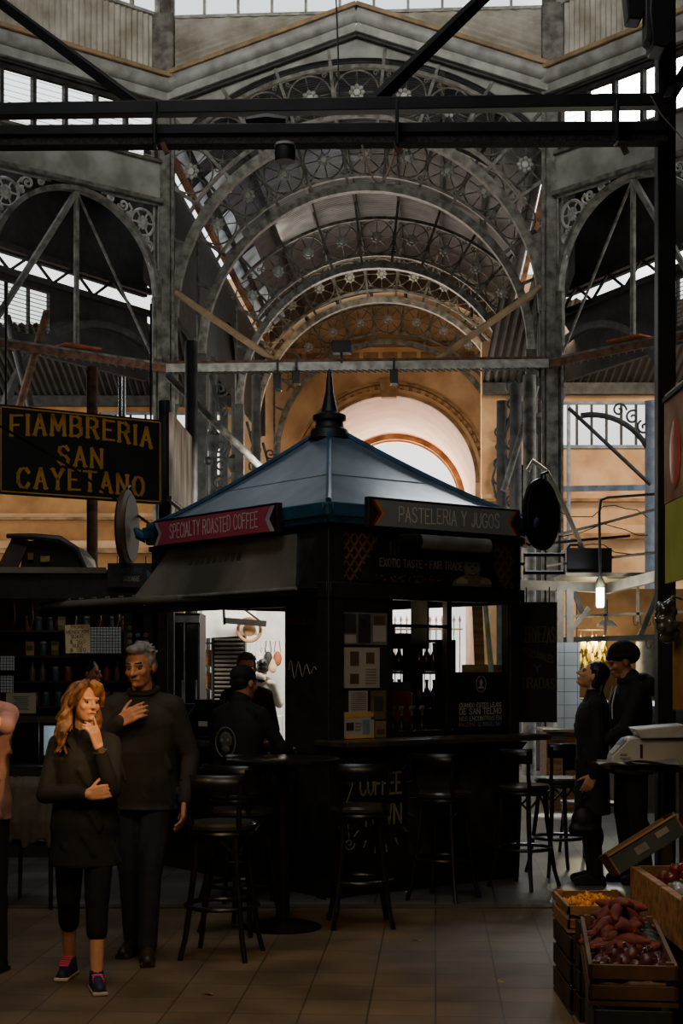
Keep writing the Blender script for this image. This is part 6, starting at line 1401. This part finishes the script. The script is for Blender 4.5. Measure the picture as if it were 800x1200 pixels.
t = thing('cup_stack', 'shorter stack of white paper cups behind the tall one', 'cup stack', (2.07, 8.56, TZ)); MB().lathe([(.042, 0)] + [q for k in range(6) for q in ((.05, .02 + k * .018), (.052, .033 + k * .018), (.049, .036 + k * .018))] + [(.052, .15)], 20).build('stacked_cups', cup, t)
o = MB().ell((2.0, 8.45, TZ + .215), (.045, .045, .025)).build('lid_stack', glass_mat('clear_lid', '#e6e8e8', .3)); tag(o, 'clear domed lids resting on the tall stack of cups', 'lids')
# post with wooden board, hanging bag, banners
t = thing('stall_post', 'slim dark post carrying a yellowish wooden board at the right edge', 'post', (1.80, 7.75, 0)); MB().tube([(0, 0, 0), (0, 0, 3.0)], .025, 8).build('shaft', iron_black, t); MB().b2((-.09, -.06, 1.42), (.12, -.03, 1.88)).build('board', mat('yellow_wood', '#a8803a', .6, col2='#7d5a28', scale=3, stretch=(8, 8, 1)), t, bevel=.004); MB().tube([(0, 0, 2.99), (-.165, -.25, 3.0), (-.17, -2.6, 3.0)], .015, 6).build('banner_arm', iron_black, t); MB().bar((-.02, -.08, 1.8), (.15, -.08, 1.95), .05, .03, (0, 1, 0)).build('cross_slat', MATS['yellow_wood'], t)
t = thing('plastic_bag', 'crumpled clear plastic bag hanging from the post beside the wooden board', 'bag', P(781, 731, 7.6)); m = MB(); random.seed(5)
for k in range(14): m.ell((random.uniform(-.03, .03), random.uniform(-.03, .03), -.07 + k * .013), (random.uniform(.02, .05), random.uniform(.02, .04), .03))
skin_obj('bag_film', m, mat('film_dark', '#454644', .12, var=.6, scale=14, spec=.8), t, .008, 1); MB().tube([(0, 0, .1), (.03, 0, .14), (.1, .1, .13)], .006, 6).build('tie', mat('lime_tie', '#9aa53a', .5), t)
t = thing('picture_banner', 'upper banner at the right edge printed with a red fruit on brown', 'banner', (1.62, 7.5, 0))
MB().b2((0, -2.4, 2.46), (.012, 0, 2.98)).build('printed_panel', mat('banner_brown', '#a88a6c', .6, col2='#6e5038', scale=3), t, smooth=False)
m = MB(); m.ell((-.004, -.26, 2.68), (.006, .12, .17)); m.ell((-.004, -.7, 2.72), (.006, .16, .2)); m.build('printed_fruit', mat('print_red', '#c2503f', .5, col2='#8a3430', scale=6), t)
m = MB(); m.b2((-.01, -2.4, 2.97), (.02, .0, 2.99)); m.build('top_rail', iron_dark, t)
t = thing('green_banner', 'plain lime green banner hanging below the picture banner', 'banner', (1.62, 7.5, 0)); MB().b2((0, -2.4, 2.06), (.012, -.02, 2.455)).build('panel', mat('lime_banner', '#95a03c', .6, var=.12), t, smooth=False)

kraft = mat('kraft_board', '#6e5638', .8, var=.15, scale=3); fruit_box = mat('printed_carton', '#3a4038', .6, col2='#23262a', scale=3)
def crate(name, label, x0, x1, y0, y1, z0, z1, mm, th=.015, slats=2):
    t = thing(name, label, 'crate', ((x0 + x1) / 2, (y0 + y1) / 2, z0)); w, d, h = (x1 - x0) / 2, (y1 - y0) / 2, z1 - z0
    MB().b2((-w, -d, 0), (w, d, th)).build('base_board', mm, t)
    g = h / slats
    for k in range(slats):
        za, zb = th + k * g + .006, (k + 1) * g
        for nm, lo, hi in (('front_slat', (-w, -d, za), (w, -d + th, zb)), ('back_slat', (-w, d - th, za), (w, d, zb)), ('side_slat', (-w, -d, za), (-w + th, d, zb)), ('side_slat', (w - th, -d, za), (w, d, zb))):
            MB().b2(lo, hi).build(nm, mm, t, bevel=.002)
    for sx in (-1, 1):
        for sy in (-1, 1): MB().b2((sx * (w - .03) - .015, sy * (d - .03) - .015, th), (sx * (w - .03) + .015, sy * (d - .03) + .015, h + .01)).build('corner_block', mm, t)
    return t
fruit_c = {}
def heap(proto_fn, label, group, cat, n, x0, x1, y0, y1, z, r, dome, seed):
    random.seed(seed); first = None; pts = []
    tries = 0
    while len(pts) < n and tries < 20000:
        tries += 1; x, y = random.uniform(x0, x1), random.uniform(y0, y1); u, v = (x - x0) / (x1 - x0) * 2 - 1, (y - y0) / (y1 - y0) * 2 - 1
        zz = z + dome * (1 - u * u) * (1 - v * v) * random.uniform(.55, 1)
        if all((x - a) ** 2 + (y - b) ** 2 + (zz - c) ** 2 > (1.75 * r) ** 2 for a, b, c in pts): pts.append((x, y, zz))
    for p in pts:
        e = Euler((random.uniform(-.5, .5), random.uniform(-.5, .5), random.uniform(0, 6.3)))
        if first is None: first = o = proto_fn(); o.location = p; tag(o, label, cat, group)
        else: o = dup(first, loc=p)
        o.rotation_euler = e; s = random.uniform(.88, 1.12); o.scale = (s, s, s)
def kumquat():
    t = thing('kumquat', '', ''); MB().ell((0, 0, 0), (.019, .019, .023), None, 12, 8).build('fruit', mat('kumquat_orange', '#e08a1c', .4, var=.15), t); MB().lathe([(.004, .021), (.004, .026)], 6).build('stem_end', mat('stem_green', '#5d6a2c', .7), t); return t
def tomato():
    t = thing('tomato', '', ''); MB().lathe([(.002, -.03), (.02, -.031), (.036, -.016), (.041, .002), (.034, .02), (.018, .028), (.004, .024)], 14).build('fruit', mat('tomato_red', '#7d2a20', .25, col2='#4f1c18', scale=6), t); m = MB()
    for k in range(5): m.ell((.009 * cos(k * 1.26), .009 * sin(k * 1.26), .027), (.009, .004, .002), Matrix.Rotation(k * 1.26, 3, 'Z'), 6, 4)
    m.build('calyx', mat('stem_green', '#5d6a2c'), t); return t
def sweetp():
    t = thing('sweet_potato', '', ''); m = MB(); m.tube([(-.07, 0, 0), (-.05, .006, .0), (-.02, .01, .008), (.02, .002, .006), (.055, -.01, 0), (.085, -.016, -.006)], [.009, .02, .028, .027, .019, .008], 10); m.build('root', mat('sweet_potato_skin', '#7d3a2b', .75, col2='#4c221c', scale=16, bump=.2), t); return t
def onion():
    t = thing('red_onion', '', ''); MB().lathe([(.004, -.034), (.022, -.03), (.038, -.008), (.038, .008), (.022, .028), (.008, .036), (.005, .055)], 14).build('bulb', mat('onion_skin', '#5a2a30', .35, col2='#37201f', scale=10), t); return t
def avocado():
    t = thing('avocado', '', ''); MB().tube([(-.045, 0, 0), (-.03, 0, 0), (0, 0, 0), (.03, 0, 0), (.055, 0, 0)], [.006, .032, .037, .024, .006], 12).build('fruit', mat('avocado_skin', '#2c3322', .5, col2='#1c2017', scale=18, bump=.3), t); return t
# stacked base crates
crate('wooden_crate', 'dark wooden crate on the floor under the kumquats', 1.08, 1.42, 7.05, 7.62, 0, .36, wood_dk, .016, 3)
crate('kumquat_crate', 'shallow wooden crate of orange kumquats at the far end of the produce', 1.08, 1.42, 7.14, 7.64, .372, .50, wood_m)
heap(kumquat, 'orange kumquat in the shallow crate', 'kumquats in the shallow crate', 'kumquat', 110, 1.12, 1.385, 7.19, 7.6, .45, .02, .06, 3)
o = MB().b2((1.095, 7.155, .389), (1.405, 7.625, .43)).build('paper_lining', pgrey); tag(o, 'grey paper lining under the kumquats', 'paper')
crate('leaf_crate', 'low dark crate of dark green leaves in front of the kumquats', 1.1, 1.42, 6.9, 7.03, .0, .46, wood_dk, .012, 4)
m = MB(); random.seed(4)
for k in range(60):
    x, y = random.uniform(1.12, 1.4), random.uniform(6.92, 7.02); M = Euler((random.uniform(-.6, .6), random.uniform(-.6, .6), random.uniform(0, 6))).to_matrix(); m.ell((x, y, .455 + random.random() * .02), (.045, .018, .004), M, 8, 5)
tag(m.build('chard_leaves', mat('dark_leaf', '#26331f', .45, var=.4, scale=14)), 'dark green leaves filling the low crate in front of the kumquats', 'leaves', kind='stuff')
crate('produce_box', 'printed carton box on the floor in the near corner, under the crate of sweet potatoes', 1.04, 1.34, 5.7, 6.8, 0, .33, fruit_box, .012, 1)
crate('sweet_potato_crate', 'large wooden crate heaped with sweet potatoes, red onions and avocados', 1.02, 1.36, 5.72, 6.84, .342, .5, mat('mid_wood', '#6e4d30', .7, col2='#453020', scale=4), .018, 2)
o = MB().b2((1.045, 5.745, .361), (1.335, 6.815, .42)).build('paper_lining', kraft); tag(o, 'brown paper lining under the sweet potatoes', 'paper')
heap(sweetp, 'reddish sweet potato in the big near crate', 'sweet potatoes in the near crate', 'sweet potato', 95, 1.09, 1.26, 6.1, 6.72, .465, .029, .17, 5)
heap(onion, 'dark red onion in the right front part of the near crate', 'onions in the near crate', 'onion', 26, 1.07, 1.31, 5.8, 6.06, .455, .034, .06, 6)
heap(avocado, 'dark green avocado tucked along the right side of the near crate', 'avocados in the near crate', 'avocado', 12, 1.27, 1.31, 6.1, 6.76, .465, .032, .03, 7)
for o in list(SC.objects):
    if not o.parent and (o.get('group', '') in ('sweet potatoes in the near crate', 'onions in the near crate', 'avocados in the near crate') or o.get('label', '').startswith(('printed carton box', 'large wooden crate heaped', 'brown paper lining'))):
        M_ = Matrix.Translation((1.19, 6.27, 0)) @ Matrix.Rotation(R(-7.5), 4, 'Z') @ Matrix.Translation((-1.19, -6.27, 0)); e_ = o.rotation_euler.to_matrix(); sc_ = o.scale.copy()
        o.location = M_ @ o.location; o.rotation_euler = (M_.to_3x3() @ e_).to_euler()
# sloping main display
t = thing('display_bench', 'long wooden produce bench with plank rims running along the right edge', 'bench', (0, 0, 0))
MB().b2((1.46, 5.3, .0), (2.35, 7.36, .55)).build('bench_body', wood_dk, t)
for k, (ya, yb) in enumerate(((5.3, 6.0), (6.02, 6.7), (6.72, 7.4))): MB().b2((1.43, ya, .45), (1.47, yb, .66)).build('rim_plank', wood_m, t, bevel=.004)
MB().b2((1.43, 7.36, .45), (2.35, 7.4, .66)).build('end_plank', wood_m, t); MB().b2((1.43, 6.25, .5), (2.35, 6.29, .68)).build('divider', wood_m, t)
heap(tomato, 'dark ripe tomato in the heap at the far end of the produce bench', 'tomatoes on the produce bench', 'tomato', 60, 1.5, 2.0, 6.95, 7.32, .59, .036, .17, 8)
film = mat('clear_film', '#8b9096', .1, var=.7, scale=18, spec=.9); green = mat('bag_greens', '#7d8a3c', .6, col2='#4d5a28', scale=20)
for k, (x, y, lab) in enumerate(((1.6, 6.72, 'clear plastic bag of greens nearest the tomatoes'), (1.66, 6.5, 'clear plastic bag of pale greens in the middle of the bench'), (1.6, 6.38, 'clear plastic bag of greens nearest the bench divider'))):
    t = thing('bag_of_greens', lab, 'bag of greens', (x, y, .56)); m = MB(); random.seed(30 + k)
    for q in range(16): m.ell((random.uniform(-.1, .12), random.uniform(-.07, .07), random.uniform(.03, .1)), (random.uniform(.03, .06), .04, .03), Euler((random.random(), random.random(), random.random())).to_matrix())
    skin_obj('film', m, film, t, .008, 1); m = MB()
    for q in range(14): m.ell((random.uniform(-.09, .1), random.uniform(-.06, .06), random.uniform(.09, .13)), (.035, .015, .01), Euler((random.random(), random.random(), random.random() * 6)).to_matrix(), 7, 5)
    m.build('leaves', green, t)
# tilted empty carton
c = P(752, 990, 7.55); t = thing('tilted_carton', 'empty printed fruit carton tilted up at the far end of the produce bench', 'carton', c); t.rotation_euler = (R(-12), R(-31), R(4))
MB().b2((-.19, -.13, -.06), (.19, .13, -.05)).build('base_board', kraft, t)
for nm, lo, hi, mm in (('front_wall', (-.19, -.14, -.06), (.19, -.13, .04), fruit_box), ('back_wall', (-.19, .13, -.06), (.19, .14, .06), kraft), ('end_wall', (-.2, -.14, -.06), (-.19, .14, .06), kraft), ('end_wall', (.19, -.14, -.06), (.2, .14, .06), kraft)): MB().b2(lo, hi).build(nm, mm, t, smooth=False)
m = MB(); m.b2((-.07, -.143, -.03), (.0, -.14, .01)); m.build('pale_label', pgrey, t); m = MB(); m.b2((.06, -.143, -.01), (.13, -.14, .02)); m.build('grey_label', hood_m, t)
m = MB(); m.bar((-.2, -.14, .045), (.2, -.14, .045), .016, .01); m.build('worn_rim', wood_m, t)
MB().ell((-.08, .0, -.02), (.06, .03, .03)).build('packing_paper', pw, t)
# scraps on the floor
for lab, px, py, mm in (('small yellow leaf lying on the floor in front of the stools', 586, 1151, mat('leaf_yellow', '#a8983c', .7)), ('white paper scrap on the floor right of the stool before the lettering', 487, 1103, pw), ('white paper scrap on the floor at the kiosk foot', 476, 1046, pw), ('orange peel scrap on the floor in front of the nearest stool', 242, 1166, mat('peel', '#c08440', .6)), ('dark green leaf on the floor beside the produce box', 667, 1140, mat('dark_leaf', '#26331f'))):
    Y = FPX * CAMZ / (py - HORY); p = P(px, py, Y); m = MB(); m.grid(lambda i, j: ((i - .5) * .06, (j - .5) * .035 * (1.2 - i), .004 + .008 * sin(i * 3) * j), 5, 4); o = m.build('floor_scrap', mm, None, loc=(p.x, p.y, .001)); o.rotation_euler = (0, 0, px); tag(o, lab, 'scrap')
# ------------------------------------------------------------------ camera, sky and lamps
cam = bpy.data.cameras.new('camera'); co = bpy.data.objects.new('camera', cam); COL.objects.link(co)
co.location = (0, 0, CAMZ); co.rotation_euler = (R(90), 0, 0)
cam.sensor_width = 36; cam.sensor_fit = 'AUTO'; cam.lens = FPX * 36 / 1200; cam.shift_y = (HORY - 600) / 1200; cam.clip_end = 300
SC.camera = co
w = bpy.data.worlds.new('sky'); SC.world = w; w.use_nodes = True
N = w.node_tree.nodes; L = w.node_tree.links; bg = N['Background']
tc = N.new('ShaderNodeTexCoord'); sp = N.new('ShaderNodeSeparateXYZ'); cr = N.new('ShaderNodeValToRGB')
L.new(tc.outputs['Generated'], sp.inputs[0]); L.new(sp.outputs[2], cr.inputs[0])
cr.color_ramp.elements[0].color = (1, .96, .9, 1); cr.color_ramp.elements[1].color = (.86, .93, 1, 1); cr.color_ramp.elements[1].position = .5
L.new(cr.outputs[0], bg.inputs[0]); bg.inputs[1].default_value = 2.4
# brighter sky around the low sun
dt = N.new('ShaderNodeVectorMath'); dt.operation = 'DOT_PRODUCT'; nv = N.new('ShaderNodeVectorMath'); nv.operation = 'NORMALIZE'
L.new(tc.outputs['Generated'], nv.inputs[0]); L.new(nv.outputs[0], dt.inputs[0]); dt.inputs[1].default_value = V((.222, 1, .375)).normalized()
mr = N.new('ShaderNodeMapRange'); mr.inputs[1].default_value = .992; mr.inputs[2].default_value = 1; mr.inputs[3].default_value = 0; mr.inputs[4].default_value = 1
pw_ = N.new('ShaderNodeMath'); pw_.operation = 'POWER'; pw_.inputs[1].default_value = 3; ml = N.new('ShaderNodeMath'); ml.operation = 'MULTIPLY_ADD'; ml.inputs[1].default_value = 30; ml.inputs[2].default_value = 2.4
L.new(dt.outputs['Value'], mr.inputs[0]); L.new(mr.outputs[0], pw_.inputs[0]); L.new(pw_.outputs[0], ml.inputs[0]); L.new(ml.outputs[0], bg.inputs[1])
def aim(o, tgt): o.rotation_euler = (V(tgt) - o.location).to_track_quat('-Z', 'Y').to_euler()
def area(name, loc, tgt, e, col, sx, sy=None, spread=180):
    d = bpy.data.lights.new(name, 'AREA'); d.energy = e; d.color = col; d.shape = 'RECTANGLE'; d.size = sx; d.size_y = sy or sx; d.spread = R(spread)
    o = bpy.data.objects.new(name, d); COL.objects.link(o); o.location = loc; aim(o, tgt); return o
def spot(name, loc, tgt, e, col, ang, blend=.5, rad=.1):
    d = bpy.data.lights.new(name, 'SPOT'); d.energy = e; d.color = col; d.spot_size = R(ang); d.spot_blend = blend; d.shadow_soft_size = rad
    o = bpy.data.objects.new(name, d); COL.objects.link(o); o.location = loc; aim(o, tgt); return o
def point(name, loc, e, col, rad=.1):
    d = bpy.data.lights.new(name, 'POINT'); d.energy = e; d.color = col; d.shadow_soft_size = rad
    o = bpy.data.objects.new(name, d); COL.objects.link(o); o.location = loc; return o
WARM, COOL, GOLD = (1, .72, .42), (.86, .93, 1), (1, .55, .2)
area('drum_fill', (0, 14.5, 12.9), (0, 24, 12.3), 170, (1, .95, .88), 9, 1, 90)  # unseen area lamp added under the ceiling to light drum and gable
area('vault_cool', Hw(-1.6, 6, 9.2), Hw(-3.4, 7, 10.2), 22, COOL, 1.2, 8)
area('vault_warm', Hw(-.5, 9, 8.2), Hw(3.2, 9, 10.3), 260, (1, .84, .66), 1.2, 9)
area('facade_glow', Hw(0, 10.5, 8.6), Hw(0, 16.7, 8.4), 50, (1, .64, .32), 5, 1.5)
area('passage_sun', Hw(-.8, 24, 8), Hw(.9, 18, 6.2), 900, (1, .86, .7), 2.5)
area('left_aisle_sun', (-5.5, 30, 7.2), (-5.2, 36, 4.0), 22, (1, .7, .4), 5, 1)
area('right_aisle_sun', (5.4, 27.5, 8.0), (5.8, 32, 4.2), 260, (1, .74, .5), 3, 1)
area('kiosk_top_fill', (-1.2, 7.5, 8.5), (0, 12, 2.8), 130, (.95, .97, 1), 3, 3)  # unseen area lamp added to brighten the kiosk from above
area('front_fill', (-1, 1.5, 3.8), (0, 10, 1.4), 7, (1, .9, .78), 3, 2)
area('floor_warm', (-.6, 4.2, 4.2), (-.8, 7.5, 0), 32, (1, .72, .42), 2.2, 1.4, 120)
spot('shop_spot', (1.1, 4.6, 2.5), (-1.27, 7.65, 1.42), 420, (1, .58, .24), 13, .7, .05)
spot('hair_spot', (-2.6, 6.0, 3.4), (-1.4, 7.75, 1.5), 85, (1, .62, .28), 22, .7, .05)
area('stall_sun', (-.4, 20.8, 4.2), (-1.2, 23.6, 1.4), 330, (1, .95, .86), 1.6)
area('gate_sun', Hw(0, 24, 3), Hw(0, 20, 1), 120, (1, .96, .9), 3)
spot('floor_sun', (2.2, 18.5, 7.0), (2.42, 16.4, 0), 11000, (1, .95, .88), 5, .06, .05)
area('far_floor_sky', (2.0, 16.5, 5.6), (2.0, 13, 0), 60, (.9, .95, 1), 1.5, 1.5, 110)
point('tube_bulb', (P(703, 0, 16.7).x, 16.7, P(0, 700, 16.7).z), 26, (.95, 1, 1), .05)
point('pepper_lamp', (P(690, 0, 19.4).x, 19.0, 2.0), 40, (1, .86, .5), .06)
point('fridge_glow', (P(752, 0, 16.6).x, 17.0, 1.2), 8, (.95, 1, 1), .05)
area('produce_light', (1.1, 5.0, 3.2), (1.3, 6.9, .5), 4, (1, .85, .62), .6, .6, 120)
point('deli_case', (-2.5, 13.0, 1.05), 1.2, (.8, .92, 1), .05)
area('deli_light', (-2.5, 14.0, 2.2), (-2.5, 14.8, 1.5), 1.2, (1, .9, .75), 1.6, .2)

spot('sheet_sun', (-.9, 13.6, 4.6), P(210, 543, 16.5), 120, (1, .9, .75), 14, .5, .1)
spot('elbow_spot', (-1.0, 5.0, 2.6), (-1.8, 8.0, 1.3), 36, (1, .6, .3), 14, .7, .05)
point('kiosk_inner_fill', kl(.9, .5, 2.0), 3.5, (1, .78, .5), .05)  # unseen point lamp added to bring out the orange machine
